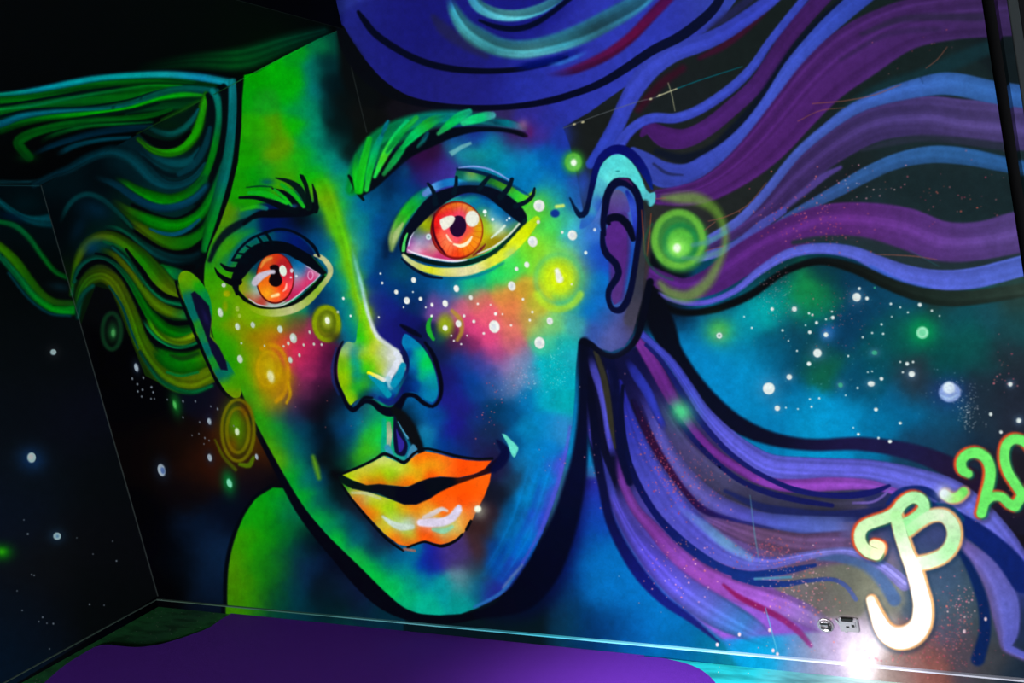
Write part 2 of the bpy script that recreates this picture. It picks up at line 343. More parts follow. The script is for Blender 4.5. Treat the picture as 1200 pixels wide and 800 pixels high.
R([(1010, 40, 4), (1060, 22, 8), (1150, 20, 9)], (42, 38, 62), soft=6, a=.7)
R([(985, 70, 4), (1040, 40, 7), (1100, 34, 6)], (52, 36, 78), soft=6, a=.6)
R([(930, 200, 6), (965, 160, 8), (1000, 122, 10), (1040, 102, 16), (1080, 90, 18), (1120, 72, 18), (1160, 55, 16)], (20, 52, 60), soft=9, a=.8, part=('hair_lock', 'dark teal strand in the gap between purple locks'))
lock([(822, 292, 12), (858, 272, 16), (895, 246, 22), (925, 215, 28), (955, 188, 32), (990, 162, 38), (1030, 142, 42), (1085, 136, 44), (1130, 142, 48), (1185, 146, 54)],
     [(70, 44, 110), (66, 44, 104), (68, 48, 108), (74, 58, 120), (84, 68, 130), (86, 74, 136), (72, 66, 116)], 'muted violet lock below the light blue strand', soft=3, streak=.18)
R([(900, 262, 5), (935, 232, 9), (965, 207, 8), (985, 196, 4)], (88, 66, 152), soft=4, a=.9)
R([(1010, 176, 3), (1050, 166, 8), (1090, 162, 8), (1180, 172, 10)], (40, 46, 62), soft=5, a=.9)
R([(905, 262, 4), (942, 236, 10), (975, 214, 10), (1005, 196, 6)], (24, 30, 36), soft=5, a=.9)
lock([(818, 288, 9), (842, 274, 9), (866, 258, 9), (890, 234, 9), (908, 212, 9), (922, 194, 9), (938, 176, 9), (965, 153, 10), (995, 131, 12), (1025, 117, 14), (1075, 103, 20), (1112, 98, 24), (1165, 108, 24)],
     [(88, 100, 200), (76, 92, 190), (70, 96, 190), (64, 106, 196), (60, 112, 190), (52, 104, 180), (44, 92, 160)], 'light blue strand ending in a wide tip by the door frame')
lock([(815, 303, 9), (840, 296, 9), (864, 286, 9), (895, 262, 9), (918, 247, 6)], [(96, 104, 206), (84, 92, 196), (80, 80, 180)], 'short periwinkle strand passing under the green orb')
lock([(900, 270, 4), (925, 254, 8), (952, 239, 10), (982, 223, 13), (1012, 206, 15), (1050, 189, 16), (1090, 181, 18), (1130, 183, 18), (1185, 194, 16)],
     [(60, 80, 150), (52, 96, 160), (48, 100, 162), (44, 96, 156), (46, 90, 140)], 'steel blue strand curving over the red specks')
R([(1040, 212, 14), (1090, 222, 40), (1150, 232, 48), (1195, 225, 40)], (24, 40, 44), soft=14, a=.8)
lock([(758, 318, 14), (778, 330, 20), (802, 338, 22), (832, 330, 28), (865, 308, 34), (900, 286, 34), (935, 270, 36), (970, 260, 38), (1012, 260, 42), (1060, 268, 46), (1105, 284, 46), (1150, 282, 42), (1195, 272, 46)],
     [(80, 32, 118), (86, 34, 122), (90, 38, 122), (100, 44, 130), (100, 56, 140), (96, 68, 142), (100, 82, 150), (104, 90, 150)], 'large violet wave of hair right of the green orb', soft=3, streak=.14)
R([(930, 284, 5), (965, 280, 8), (1010, 284, 13), (1050, 297, 15), (1090, 311, 14), (1140, 311, 10), (1195, 300, 7)], (34, 48, 54), soft=5, a=.95)
lock([(772, 344, 3), (788, 351, 4), (808, 355, 5), (832, 353, 5), (862, 340, 6), (892, 316, 8), (925, 297, 10), (962, 291, 11), (1000, 296, 13), (1028, 308, 16), (1062, 321, 19), (1100, 328, 21), (1140, 326, 22), (1200, 311, 22)],
     [(90, 70, 190), (96, 100, 216), (96, 108, 222), (92, 108, 224), (88, 112, 214), (74, 112, 200)], 'periwinkle wave edging the teal star field')
R([(1020, 312, 4), (1060, 332, 5), (1090, 338, 3)], (40, 90, 190), soft=4, a=.6)
R([(754, 334, 8), (770, 352, 10), (790, 364, 8), (815, 366, 8), (845, 360, 9), (880, 345, 9), (920, 318, 8), (960, 306, 9), (1000, 314, 12), (1035, 330, 14), (1075, 344, 17), (1120, 350, 18), (1200, 340, 16)],
  [(3, 6, 14), (4, 8, 14), (6, 10, 14), (16, 22, 20), (28, 42, 36), (44, 60, 52)], soft=4, streak=.25, part=('hair_line', 'black shadow line below the periwinkle wave'))

# ---- lower hair
R([(755, 332, 8), (764, 352, 24), (776, 382, 30), (788, 410, 22), (812, 446, 20), (838, 476, 21), (866, 498, 20), (905, 514, 16), (950, 521, 14), (1010, 520, 16), (1070, 530, 20), (1115, 548, 24), (1155, 574, 26), (1200, 612, 30)],
  [(2, 5, 14), (3, 6, 22), (4, 8, 30), (8, 10, 34), (26, 20, 62), (28, 26, 70), (34, 20, 48), (24, 22, 40)], soft=5, part=('hair_line', 'navy black band between star field and lower hair'))
F([(684, 420), (720, 415), (756, 400), (790, 440), (840, 500), (905, 540), (1000, 560), (1020, 600), (1010, 650), (930, 690), (960, 740), (830, 750), (770, 690), (715, 610), (690, 520)], smooth=False, soft=8, sg=24, samples=[
    (700, 440, 8, 10, 36), (740, 440, 10, 12, 60), (720, 520, 8, 10, 40), (770, 480, 40, 30, 90), (800, 540, 50, 40, 90), (860, 580, 60, 56, 90), (920, 590, 50, 54, 80), (780, 600, 70, 60, 150), (850, 630, 100, 74, 140), (780, 680, 80, 66, 170), (860, 700, 130, 76, 180), (930, 640, 100, 76, 110)])
lock([(752, 392, 8), (764, 402, 7), (786, 424, 9), (806, 453, 11), (824, 481, 13), (848, 508, 18), (874, 530, 22), (902, 546, 26), (940, 550, 27), (978, 551, 26), (1022, 553, 26), (1075, 566, 32), (1112, 580, 36), (1142, 602, 36), (1172, 634, 34), (1200, 668, 30)],
     [(60, 66, 180), (66, 72, 190), (92, 90, 206), (100, 98, 214), (98, 96, 210), (104, 106, 218), (112, 116, 226), (100, 98, 206), (70, 74, 160), (54, 56, 120)], 'long periwinkle lock topping the lower hair')
R([(920, 560, 4), (970, 560, 10), (1020, 564, 8), (1060, 572, 8), (1095, 584, 4)], (84, 80, 170), soft=5, a=.6)
lock([(746, 398, 8), (758, 414, 13), (770, 434, 14), (783, 458, 13), (797, 482, 12), (813, 506, 11), (838, 531, 10), (868, 550, 10), (900, 566, 12), (935, 569, 14), (975, 567, 14), (1020, 568, 10), (1050, 576, 6)],
     [(110, 44, 140), (96, 34, 124), (100, 36, 130), (110, 46, 140), (140, 62, 176), (150, 74, 192), (140, 76, 190)], 'magenta lock below the long periwinkle one')
R([(757, 404, 4), (772, 419, 5), (787, 440, 5.5), (800, 462, 6), (820, 492, 6.5), (848, 524, 6), (874, 545, 5.5), (900, 560, 5.5), (930, 573, 6.5), (965, 580, 7), (1000, 580, 8), (1024, 576, 7), (1042, 569, 4)], (20, 24, 96), soft=1.6, part=('hair_line', 'navy line with a curled end in the lower hair'))
R([(1000, 589, 3), (1022, 588, 3), (1036, 580, 3), (1043, 571, 1.5)], (110, 90, 170), soft=2)
lock([(764, 456, 6), (772, 480, 14), (786, 508, 20), (806, 534, 24), (836, 558, 26), (872, 576, 26), (910, 588, 24), (965, 592, 16), (1010, 590, 8)],
     [(40, 60, 120), (74, 70, 130), (84, 74, 130), (80, 76, 120), (66, 62, 96), (58, 56, 84), (56, 54, 74), (60, 56, 80)], 'greyish mauve lock dusted with red specks', fade=(0.14, 0.1), streak=.22)
R([(785, 476, 4), (800, 498, 6), (816, 518, 6), (840, 542, 6), (866, 562, 6), (900, 577, 7), (937, 586, 7), (975, 592, 5)], (18, 22, 84), soft=2.2, part=('hair_line', 'second navy line in the lower hair'))
R([(850, 575, 4), (890, 593, 9), (927, 600, 11), (965, 604, 12), (1000, 604, 14), (1050, 600, 16)], (28, 34, 86), soft=4, part=('hair_line', 'wide navy band above the pale mauve lock'))
lock([(748, 458, 5), (762, 482, 10), (778, 520, 16), (798, 552, 20), (822, 578, 22), (852, 597, 20), (890, 608, 16), (927, 613, 18), (970, 617, 22), (1012, 618, 22)],
     [(60, 66, 180), (80, 76, 170), (92, 86, 170), (96, 88, 170), (84, 80, 180), (84, 96, 196), (92, 108, 196), (104, 116, 190)], 'slate blue lock running to the signature', fade=(0.14, 0.1))
R([(742, 470, 6), (754, 500, 12), (767, 528, 15), (784, 555, 14), (803, 578, 10), (826, 598, 8), (862, 611, 6), (905, 620, 3)], [(16, 10, 50), (38, 10, 44), (44, 12, 50), (34, 14, 60), (24, 24, 90), (26, 34, 100)], soft=4, streak=.4, part=('hair_line', 'dark maroon line thick with red specks'))
lock([(824, 606, 4), (860, 620, 16), (897, 631, 22), (935, 637, 22), (972, 635, 22), (1004, 632, 20)],
     [(110, 76, 150), (112, 76, 130), (106, 74, 112), (108, 76, 118), (110, 80, 128), (112, 84, 136)], 'dusty mauve lock left of the signature', fade=(0.08, 0.12), soft=4, streak=.15)
lock([(726, 448, 6), (732, 480, 16), (742, 515, 26), (756, 545, 30), (774, 574, 34), (796, 602, 34), (822, 628, 30), (852, 648, 24), (880, 658, 18), (905, 659, 12), (940, 652, 9), (970, 647, 8), (995, 646, 8), (1018, 654, 9), (1040, 667, 12), (1060, 684, 14)],
     [(30, 30, 140), (46, 52, 170), (70, 72, 184), (84, 82, 196), (88, 84, 200), (98, 100, 206), (112, 106, 210), (134, 130, 218), (128, 126, 214), (150, 142, 220)], 'periwinkle lock curling below the signature arm', streak=.16)
R([(792, 592, 4), (820, 612, 10), (850, 636, 12), (880, 654, 8)], [(90, 90, 200), (96, 130, 190), (110, 170, 196), (110, 140, 200)], soft=6, a=.7)
R([(958, 655, 3), (985, 654, 10), (1010, 664, 15), (1032, 680, 17), (1048, 702, 16)], (66, 96, 150), soft=5, a=.85, part=('hair_lock', 'blue shadow under the curling periwinkle lock'))
# dark gap under the curl, greyed by lamp haze put into the colour
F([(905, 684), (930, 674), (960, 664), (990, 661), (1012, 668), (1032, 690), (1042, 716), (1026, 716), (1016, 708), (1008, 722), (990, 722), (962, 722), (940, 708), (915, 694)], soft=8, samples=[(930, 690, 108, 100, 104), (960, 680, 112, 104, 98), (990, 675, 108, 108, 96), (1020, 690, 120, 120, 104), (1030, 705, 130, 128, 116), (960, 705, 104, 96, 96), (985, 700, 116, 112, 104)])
R([(730, 452, 4), (728, 480, 6), (731, 515, 8), (738, 545, 8), (752, 576, 8), (770, 604, 8), (792, 628, 10), (820, 651, 11), (846, 666, 10), (875, 673, 9), (905, 671, 8), (930, 667, 7), (955, 662, 4)], [(4, 8, 40), (4, 10, 50), (10, 16, 84), (14, 30, 100), (16, 44, 116), (24, 46, 116)], soft=2, part=('hair_line', 'navy line under the periwinkle lock'))
lock([(718, 520, 4), (724, 550, 8), (734, 575, 9), (746, 598, 10), (764, 618, 13), (788, 645, 17), (820, 671, 22), (858, 690, 24), (890, 700, 24), (922, 710, 24), (948, 722, 22), (975, 738, 16)],
     [(70, 40, 150), (104, 46, 140), (118, 56, 150), (116, 50, 140), (126, 64, 164), (136, 66, 160), (146, 76, 180), (158, 92, 196), (150, 110, 190), (150, 120, 180)], 'pinkish violet lock reaching the chrome wall fittings', fade=(0.08, 0.12), soft=3, streak=.16)
lock([(694, 500, 3), (706, 545, 6), (716, 575, 9), (728, 602, 12), (747, 634, 18), (772, 664, 26), (803, 692, 32), (840, 716, 34), (878, 736, 26), (905, 752, 12)],
     [(50, 46, 140), (60, 60, 170), (80, 70, 186), (78, 70, 180), (82, 70, 190), (86, 78, 190), (84, 90, 180), (60, 110, 180), (20, 126, 176)], 'lowest periwinkle lock fading to teal at the skirting', fade=(0.08, 0.12), soft=4, streak=.16)
R([(775, 640, 4), (800, 664, 8), (840, 688, 12), (865, 700, 8)], (128, 60, 150), soft=8, a=.6)
R([(848, 685, 3), (866, 699, 6), (890, 711, 7), (915, 724, 7), (936, 740, 7), (950, 756, 5)], [(120, 18, 74), (124, 16, 74), (124, 26, 90), (130, 50, 120)], soft=4, a=.9, part=('hair_line', 'crimson streak in the lowest violet lock'))
R([(860, 676, 5), (890, 683, 8), (920, 684, 7), (948, 680, 5), (977, 679, 5), (992, 687, 5), (1003, 702, 5)], [(16, 40, 110), (18, 42, 112), (34, 54, 120), (60, 76, 140), (90, 104, 160)], soft=2, part=('hair_line', 'navy loop line around the grey gap'))
R([(885, 678, 3), (927, 676, 3)], (70, 136, 164), soft=3, a=.9)
# slim strands below the ear
R([(690, 400, 24), (696, 440, 34), (704, 500, 30), (712, 560, 24)], (6, 8, 36), soft=8, a=.95)
lock([(681, 452, 4), (686, 480, 7), (692, 506, 7), (702, 534, 6), (712, 560, 7), (722, 590, 8)], [(56, 60, 150), (66, 66, 172), (60, 58, 170), (40, 44, 120), (60, 62, 160)], 'slim blue strand nearest the jaw', fade=(0.14, 0.1))
lock([(691, 416, 6), (697, 436, 8), (704, 456, 8), (710, 486, 7), (714, 512, 7), (719, 536, 5)], [(60, 60, 160), (78, 76, 194), (76, 76, 190), (60, 58, 170)], 'slim periwinkle strand under the earlobe', fade=(0.14, 0.1))
R([(698, 412, 5), (706, 436, 7), (712, 464, 8), (717, 500, 6), (721, 524, 3)], (46, 44, 34), soft=3, part=('hair_line', 'olive strand under the earlobe'))
R([(713, 434, 4), (716, 446, 4), (718, 458, 2)], (80, 84, 190), soft=2)
R([(714, 420, 12), (720, 450, 12), (724, 490, 10), (728, 530, 9), (738, 565, 8)], (4, 8, 46), soft=4, a=.95)
lock([(734, 420, 5), (745, 438, 10), (758, 458, 10), (770, 484, 8), (780, 504, 5)], [(26, 30, 120), (44, 54, 180), (50, 60, 190), (40, 40, 150)], 'vivid blue strand beside the magenta lock', fade=(0.14, 0.1))
B(798, 482, 9, 12, (80, 240, 130), .95, rot=-35); B(800, 484, 16, 18, (60, 170, 130), .5, rot=-35)
# right end of the lower hair, round the signature
lock([(1118, 624, 5), (1126, 636, 12), (1140, 650, 20), (1155, 664, 26), (1168, 684, 30), (1177, 710, 32), (1181, 738, 24), (1182, 760, 10)], [(130, 100, 170), (116, 110, 206), (112, 116, 222), (104, 108, 216), (94, 100, 206), (76, 84, 180), (50, 64, 120)], 'short periwinkle lock right of the signature', lo=(120, 100, 160), soft=4)
R([(1090, 590, 6), (1110, 601, 16), (1132, 616, 22), (1155, 632, 24), (1178, 652, 26), (1200, 680, 30)], (14, 34, 108), soft=4, part=('hair_line', 'navy band crossing behind the signature'))
R([(1120, 640, 4), (1134, 660, 9), (1146, 687, 12), (1153, 712, 13), (1154, 742, 14), (1146, 772, 16)], (10, 36, 92), soft=5, part=('hair_line', 'navy contour right of the signature stem'))
R([(1040, 590, 4), (1052, 578, 8), (1072, 573, 9), (1090, 577, 9), (1100, 586, 5)], (20, 40, 110), soft=3)
R([(1098, 590, 3), (1112, 594, 7), (1126, 608, 9)], (10, 70, 110), soft=3, a=.8)

# ---- neck
F([(684, 560), (700, 560), (712, 590), (730, 630), (755, 670), (785, 702), (815, 725), (845, 748), (880, 800), (600, 800), (590, 720), (620, 680), (650, 640), (668, 600)], smooth=False, soft=9, sg=16, part=('neck', 'bright blue neck between jaw and hair'), samples=[
    (680, 562, 35, 31, 132), (684, 585, 35, 44, 167), (690, 612, 0, 73, 163), (700, 600, 17, 61, 167), (664, 620, 12, 17, 96), (660, 650, 3, 21, 114), (680, 650, 0, 91, 154), (710, 650, 0, 98, 167), (700, 690, 0, 91, 154), (660, 690, 0, 52, 114),
    (650, 700, 0, 38, 79), (640, 690, 3, 14, 70), (632, 720, 3, 21, 40), (610, 735, 3, 17, 26), (660, 722, 0, 52, 79), (648, 715, 8, 40, 52), (690, 725, 0, 40, 84), (720, 735, 0, 47, 96), (740, 705, 0, 91, 154), (740, 735, 0, 80, 144),
    (775, 725, 0, 93, 154), (800, 742, 0, 84, 137), (835, 755, 0, 88, 123), (860, 765, 8, 105, 123), (720, 670, 0, 95, 161), (630, 690, 0, 1, 21), (615, 715, 0, 5, 21), (640, 660, 0, 3, 35)])
R([(690, 445, 8), (694, 480, 10), (700, 530, 10), (708, 580, 10), (716, 612, 11), (732, 645, 13), (752, 675, 14), (778, 703, 11), (808, 724, 8), (830, 742, 4), (842, 752, 2)], [(2, 4, 24), (3, 6, 34), (6, 10, 50), (8, 12, 70), (10, 16, 92), (14, 22, 100), (24, 20, 80)], soft=4, part=('hair_line', 'navy contour between neck and lowest lock'))
# ---- ceiling and left wall ground
F([(-80, -80), (393, -80), (393, 0), (400, 33), (48, 217), (-80, 217)], (2, 3, 4), smooth=False, soft=1)
F([(-80, 217), (48, 217), (185, 698), (-80, 860)], smooth=False, soft=1, sg=30, samples=[(10, 230, 2, 12, 16), (40, 240, 2, 14, 18), (20, 330, 3, 7, 8), (20, 400, 5, 9, 12), (70, 420, 7, 11, 14), (20, 480, 7, 11, 17), (90, 490, 9, 12, 22), (40, 560, 8, 14, 20), (120, 560, 7, 11, 14), (20, 600, 8, 15, 28), (60, 660, 11, 13, 16), (130, 640, 8, 10, 14), (30, 720, 7, 13, 22), (5, 770, 4, 16, 30), (110, 700, 5, 8, 10), (-60, 600, 6, 10, 20)])
# green overspray on the soffit
R([(168, 80, 8), (225, 72, 14), (285, 68, 24), (335, 50, 18), (380, 36, 10)], [(0, 10, 6), (0, 34, 14), (0, 66, 22), (0, 56, 30), (0, 36, 30)], soft=12, a=.8, streak=.5, surf='C')
def hair(pts, col, label=None, soft=2.8, streak=.34, surf='B', name='hair_lock', **k):
    dim = .90
    col = [tuple(v*dim for v in c) for c in col] if isinstance(col, list) else tuple(v*dim for v in col)
    R([(q[0], q[1], q[2]*1.16+1.6) for q in pts], col, soft=soft+1, shade=.35, streak=streak, surf=surf, part=(name, label) if label else None, **k)
DK = (1, 3, 6)
# ---- hair running over the soffit
R([(0, 116, 10), (60, 106, 10), (110, 97, 14), (160, 93, 16), (210, 94, 14), (250, 99, 10)], (0, 40, 10), soft=5, a=.9)
hair([(-30, 120, 9), (0, 116, 9), (37, 112, 9), (69, 106, 8), (100, 99, 9), (150, 94, 8), (184, 93, 6), (227, 96, 3)], [(0, 84, 16), (0, 100, 10), (0, 80, 14), (0, 96, 12), (0, 90, 14), (0, 70, 20)], 'green strand under the teal edge of the soffit hair', surf='C')
hair([(-30, 134, 10), (0, 132, 11), (62, 121, 12), (112, 116, 16), (150, 112, 15), (185, 105, 8), (210, 101, 3)], [(0, 70, 14), (0, 84, 14), (0, 80, 20), (0, 84, 14), (0, 90, 10), (0, 110, 10)], 'broad dark green strand on the soffit', surf='C', soft=3)
R([(-30, 123, 2), (0, 123.5, 2), (37, 118, 2.6), (75, 112, 3), (105, 108, 4), (140, 102, 3)], (0, 12, 12), soft=2.4)
hair([(-30, 130, 2.4), (0, 127.5, 2.6), (37, 123, 2.6), (75, 116, 2.6), (112, 109.5, 2.4), (150, 104, 2.6), (177, 100.5, 3), (212, 101, 2.5)], [(0, 120, 20), (0, 120, 60), (0, 126, 60), (0, 120, 30), (0, 140, 10)], 'thin bright green line on the soffit', surf='C')
R([(-20, 142, 3), (25, 131, 4), (60, 127.5, 4), (95, 126, 3), (150, 117, 2), (185, 107, 3), (205, 104, 2)], (0, 10, 12), soft=2.4)
hair([(-30, 156, 6), (0, 152, 8), (19, 145, 8), (50, 138, 7), (87, 134, 6), (119, 130, 6), (150, 125.5, 6), (165, 121, 6), (190, 114.5, 7), (221, 110.5, 7), (241, 113, 4)], [(0, 40, 16), (0, 66, 10), (0, 86, 10), (0, 120, 6), (0, 150, 2), (4, 146, 0), (0, 150, 10), (20, 130, 20)], 'vivid green strand on the soffit', surf='C', soft=3)
hair([(-30, 153, 7), (0, 145, 7), (25, 136, 6), (56, 131, 4.5), (87, 128.6, 3.6), (125, 126, 3.4), (150, 121.5, 4), (171, 114.5, 5), (196, 106.5, 5.5), (215, 103.8, 5.5), (240, 105.5, 6), (254, 107.5, 5)], [(0, 70, 100), (0, 96, 116), (0, 98, 112), (0, 106, 100), (0, 116, 90), (0, 112, 116)], 'teal strand through the middle of the soffit hair', surf='C')
hair([(150, 134, 6), (185, 126, 12), (215, 121, 11), (237, 116, 4)], [(0, 30, 18), (0, 54, 20), (0, 56, 24)], soft=4, surf='C')
R([(60, 146, 3), (110, 136, 4), (155, 129, 4), (185, 121, 3)], (0, 20, 14), soft=3)
hair([(34, 184, 8), (26, 175, 9), (21, 167, 9), (28, 160.5, 9), (45, 153.5, 8), (75, 146, 7), (112, 141, 6), (150, 138.5, 5), (165, 137, 5), (184, 133.5, 4), (201, 128, 2)], [(0, 70, 10), (0, 90, 14), (0, 96, 16), (0, 90, 20), (0, 100, 20), (0, 96, 10), (0, 90, 20)], 'green strand with a hooked left end on the soffit', surf='C', soft=2.4)
hair([(46, 168, 3), (56, 161, 3.6), (81, 152.5, 3.4), (106, 147.5, 3), (150, 144.5, 3), (178, 142.5, 2)], [(0, 50, 16), (0, 80, 24), (0, 80, 20), (0, 60, 30)], 'thin green line inside the hooked strand', fade=(0.15, 0), surf='C')
hair([(36, 182, 4), (60, 171, 5), (90, 161, 5.5), (120, 154, 6), (150, 150.5, 6), (177, 148, 4)], [(0, 24, 36), (0, 34, 52), (0, 38, 60), (0, 44, 66)], 'navy strand beneath the hooked green one', fade=(0.15, 0), surf='C', soft=3)
hair([(66, 182, 3), (74, 177, 4.5), (90, 170, 4), (119, 164, 3.2), (152, 161, 3)], [(0, 50, 66), (0, 60, 76), (0, 56, 70), (0, 44, 56)], 'teal curl low on the soffit', fade=(0.15, 0), surf='C')
hair([(-30, 212, 3), (0, 213, 3), (25, 213.3, 2.6), (48, 211.5, 3), (62, 206, 3.5)], (8, 44, 52), 'faint teal line near the soffit corner', surf='C')
B(32, 184, 10, 5, (0, 60, 14), .7)
# teal edge strand last, on top
R([(-30, 107, 2), (0, 108, 2), (60, 98, 2), (110, 88, 2), (150, 85, 2), (200, 83, 2.4), (250, 88, 4), (272, 94, 4)], (2, 4, 14), soft=2)
hair([(-30, 113, 3), (0, 111, 3.4), (31, 107.3, 4.4), (60, 102, 5.4), (87, 96.5, 6), (112, 92, 5.4), (150, 88.5, 5.6), (190, 86.8, 6), (215, 88, 6.4), (240, 91, 7), (259, 94.5, 7), (274, 98, 8)], [(0, 100, 60), (0, 104, 90), (0, 104, 120), (0, 116, 124), (0, 112, 118), (0, 118, 120), (10, 120, 130), (10, 110, 150), (10, 124, 136)], 'long teal edge strand of the soffit hair', surf='C')

# ---- hair on the left wall
hair([(-40, 214, 4), (-10, 230, 5), (0, 237, 5), (13, 247, 5.5), (29, 255.5, 6.5), (45, 259, 10), (62, 258, 14)], [(0, 50, 60), (0, 76, 86), (0, 84, 94), (0, 78, 88), (0, 64, 76)], 'teal strand at the top of the left wall', surf='L', soft=3)
B(14, 254, 16, 5, (0, 22, 44), .8, rot=15); B(30, 238, 14, 10, (0, 24, 30), .7)
hair([(-40, 256, 4), (0, 260, 4), (18, 265, 5), (34, 278.5, 5), (49, 299, 4.6), (65, 318, 4.4), (80, 325.5, 4)], [(0, 60, 20), (0, 74, 24), (0, 80, 40), (0, 74, 30), (0, 84, 20), (0, 70, 20)], 'dark green strand on the left wall', surf='L', soft=3)
B(70, 336, 12, 5, (8, 28, 36), .9, rot=10)
hair([(-40, 262, 7), (-10, 283, 8), (0, 290, 9), (18, 307, 10), (34, 330, 11), (49, 346, 9), (65, 355, 8), (86, 356, 7)], [(30, 90, 0), (44, 104, 0), (40, 104, 0), (24, 96, 4), (30, 84, 6), (20, 70, 16)], 'olive green strand sweeping down the left wall', surf='L', soft=3, streak=.2)
hair([(-40, 270, 4), (-10, 292, 5), (0, 300, 5), (22, 325, 6), (40, 347, 6.5), (58, 360, 7), (74, 364, 8), (92, 362.5, 9)], [(0, 70, 50), (0, 84, 56), (0, 96, 50), (0, 110, 40), (0, 140, 16), (0, 140, 30)], 'bright green lower edge strand on the left wall', surf='L', soft=3)
R([(10, 320, 3), (34, 350, 3), (58, 367, 3), (82, 370, 3)], (0, 60, 70), soft=4, a=.8)
# ---- hair on the back wall, left of the face
F([(48, 218), (278, 95), (284, 130), (278, 200), (250, 300), (212, 330), (245, 425), (252, 448), (210, 460), (170, 440), (130, 340), (112, 335), (95, 380)], smooth=False, soft=1, sg=16, samples=[
    (200, 150, 0, 22, 14), (150, 190, 0, 26, 34), (200, 215, 0, 34, 40), (190, 240, 0, 36, 34), (120, 210, 0, 7, 12), (80, 215, 0, 16, 22), (110, 250, 0, 16, 26), (90, 280, 0, 6, 10), (150, 245, 0, 26, 20), (170, 275, 0, 22, 20), (205, 310, 0, 10, 16), (150, 300, 4, 30, 8), (190, 345, 0, 34, 8), (120, 285, 0, 34, 20),
    (190, 395, 0, 38, 8), (215, 415, 4, 40, 6), (110, 320, 6, 24, 4), (100, 340, 4, 20, 6), (220, 450, 30, 56, 0), (160, 400, 20, 40, 0), (262, 150, 0, 10, 14), (255, 230, 0, 16, 14), (240, 290, 0, 4, 8), (230, 370, 0, 30, 8), (75, 255, 0, 4, 8)])
hair([(40, 216, 6), (62, 205, 6), (80, 198, 8), (99, 187, 9), (117, 179.5, 9), (132, 177, 11), (150, 182, 13), (165, 193, 15), (180, 208, 13), (195, 216, 9), (212, 215.5, 7), (228, 207, 6), (240, 192, 4)], [(4, 34, 44), (2, 34, 46), (0, 44, 56), (0, 52, 64), (0, 60, 72), (0, 66, 80), (0, 64, 78), (0, 70, 80)], 'teal wave at the top of the wall hair', soft=3, hi=(0, 30, 40))
hair([(160, 172, 6), (178, 186, 10), (204, 194, 12), (224, 189, 10), (238, 172, 6)], [(0, 30, 44), (0, 60, 70), (0, 66, 74), (0, 50, 60)], 'teal arc under the green crescent', fade=(0.14, 0.05), soft=4)
R([(168, 184, 3), (190, 202, 5), (207, 206, 6), (224, 200, 5), (238, 186, 4)], (0, 16, 22), soft=4)
hair([(162, 163, 3), (177, 174.5, 5), (194, 179, 7), (210, 176, 8), (222, 166.5, 9), (231.5, 152, 9), (236, 134, 8), (239, 119, 7), (241.5, 110, 4)], [(20, 80, 10), (24, 110, 0), (20, 132, 0), (20, 136, 0), (16, 130, 0), (20, 120, 4), (30, 130, 6)], 'bright green crescent hooking up to the corner line')
R([(166, 157, 4), (180, 166, 9), (195, 169.5, 10), (210, 166, 8), (222, 155, 5)], DK, soft=3)
hair([(174, 149.5, 3), (188, 155.5, 5.5), (202, 157, 6), (216, 150, 6), (226, 139, 5), (232, 128, 2)], [(0, 50, 50), (0, 70, 68), (0, 80, 74), (0, 74, 80)], 'short teal arc inside the green crescent')
B(196, 146, 14, 5, (0, 26, 10), .8); R([(190, 140, 3), (215, 128, 5), (232, 118, 3)], (10, 66, 10), soft=4, a=.8)
R([(160, 157, 1), (200, 136, 1), (238, 116.5, 1)], (36, 84, 22), soft=1.4, a=.6)
R([(243.5, 111, 6), (247, 122, 7), (247.5, 137, 8), (244.5, 156, 8), (239, 172, 7), (230, 186, 6)], (1, 10, 14), soft=3)
R([(246, 150, 5), (240, 172, 8), (226, 194, 8), (210, 204, 6)], (0, 50, 62), soft=4, a=.9)
hair([(249, 106, 6), (255, 116, 7), (257.5, 134, 7), (255.5, 155, 7), (250, 180, 7), (243, 200, 7), (233, 215, 6), (220, 226, 5)], [(0, 110, 110), (0, 104, 84), (0, 100, 60), (0, 126, 20), (0, 130, 10), (0, 110, 30), (0, 90, 50)], 'narrow green strand second from the face')
R([(262, 101, 7), (264, 120, 8), (263.5, 145, 7), (259.5, 172, 7), (252, 198, 7), (242, 220, 6), (230, 238, 6)], (1, 7, 10), soft=3)
# wide green bands
hair([(134, 208, 4), (145, 214, 7), (161, 224, 10), (180, 232, 13), (199, 235.5, 13), (217, 230.5, 12), (231, 220, 10), (243, 204, 6)], [(4, 60, 14), (6, 90, 6), (0, 116, 0), (0, 126, 0), (4, 122, 0), (0, 110, 20), (0, 90, 40)], 'upper broad green wave on the wall', fade=(0.14, 0.05), soft=3)
hair([(110, 206, 4), (136, 216.5, 6), (155, 229.5, 7), (174, 240, 7), (192, 244, 7), (211, 241, 7), (230, 231, 7), (246, 213, 5)], [(0, 44, 56), (0, 54, 76), (0, 60, 92), (0, 64, 96), (0, 66, 92), (0, 60, 80)], 'steel teal strand under the upper green wave', fade=(0.14, 0.05), soft=3)
R([(155, 240, 4), (177, 251, 6), (192, 256, 6.5), (207, 257.5, 6), (224, 250, 6), (240, 235, 5), (250, 218, 4)], DK, soft=2.6)
hair([(130, 234, 5), (150, 248, 10), (167, 257, 14), (186, 264, 16), (205, 266, 14), (221, 261, 12), (236, 250, 10), (249, 230, 9), (258, 208, 7), (264, 186, 5)], [(40, 70, 4), (30, 84, 4), (0, 116, 4), (0, 126, 4), (0, 130, 0), (0, 116, 10), (0, 124, 20), (0, 110, 60), (0, 100, 80)], 'second broad green wave on the wall', fade=(0.14, 0.05), soft=3)
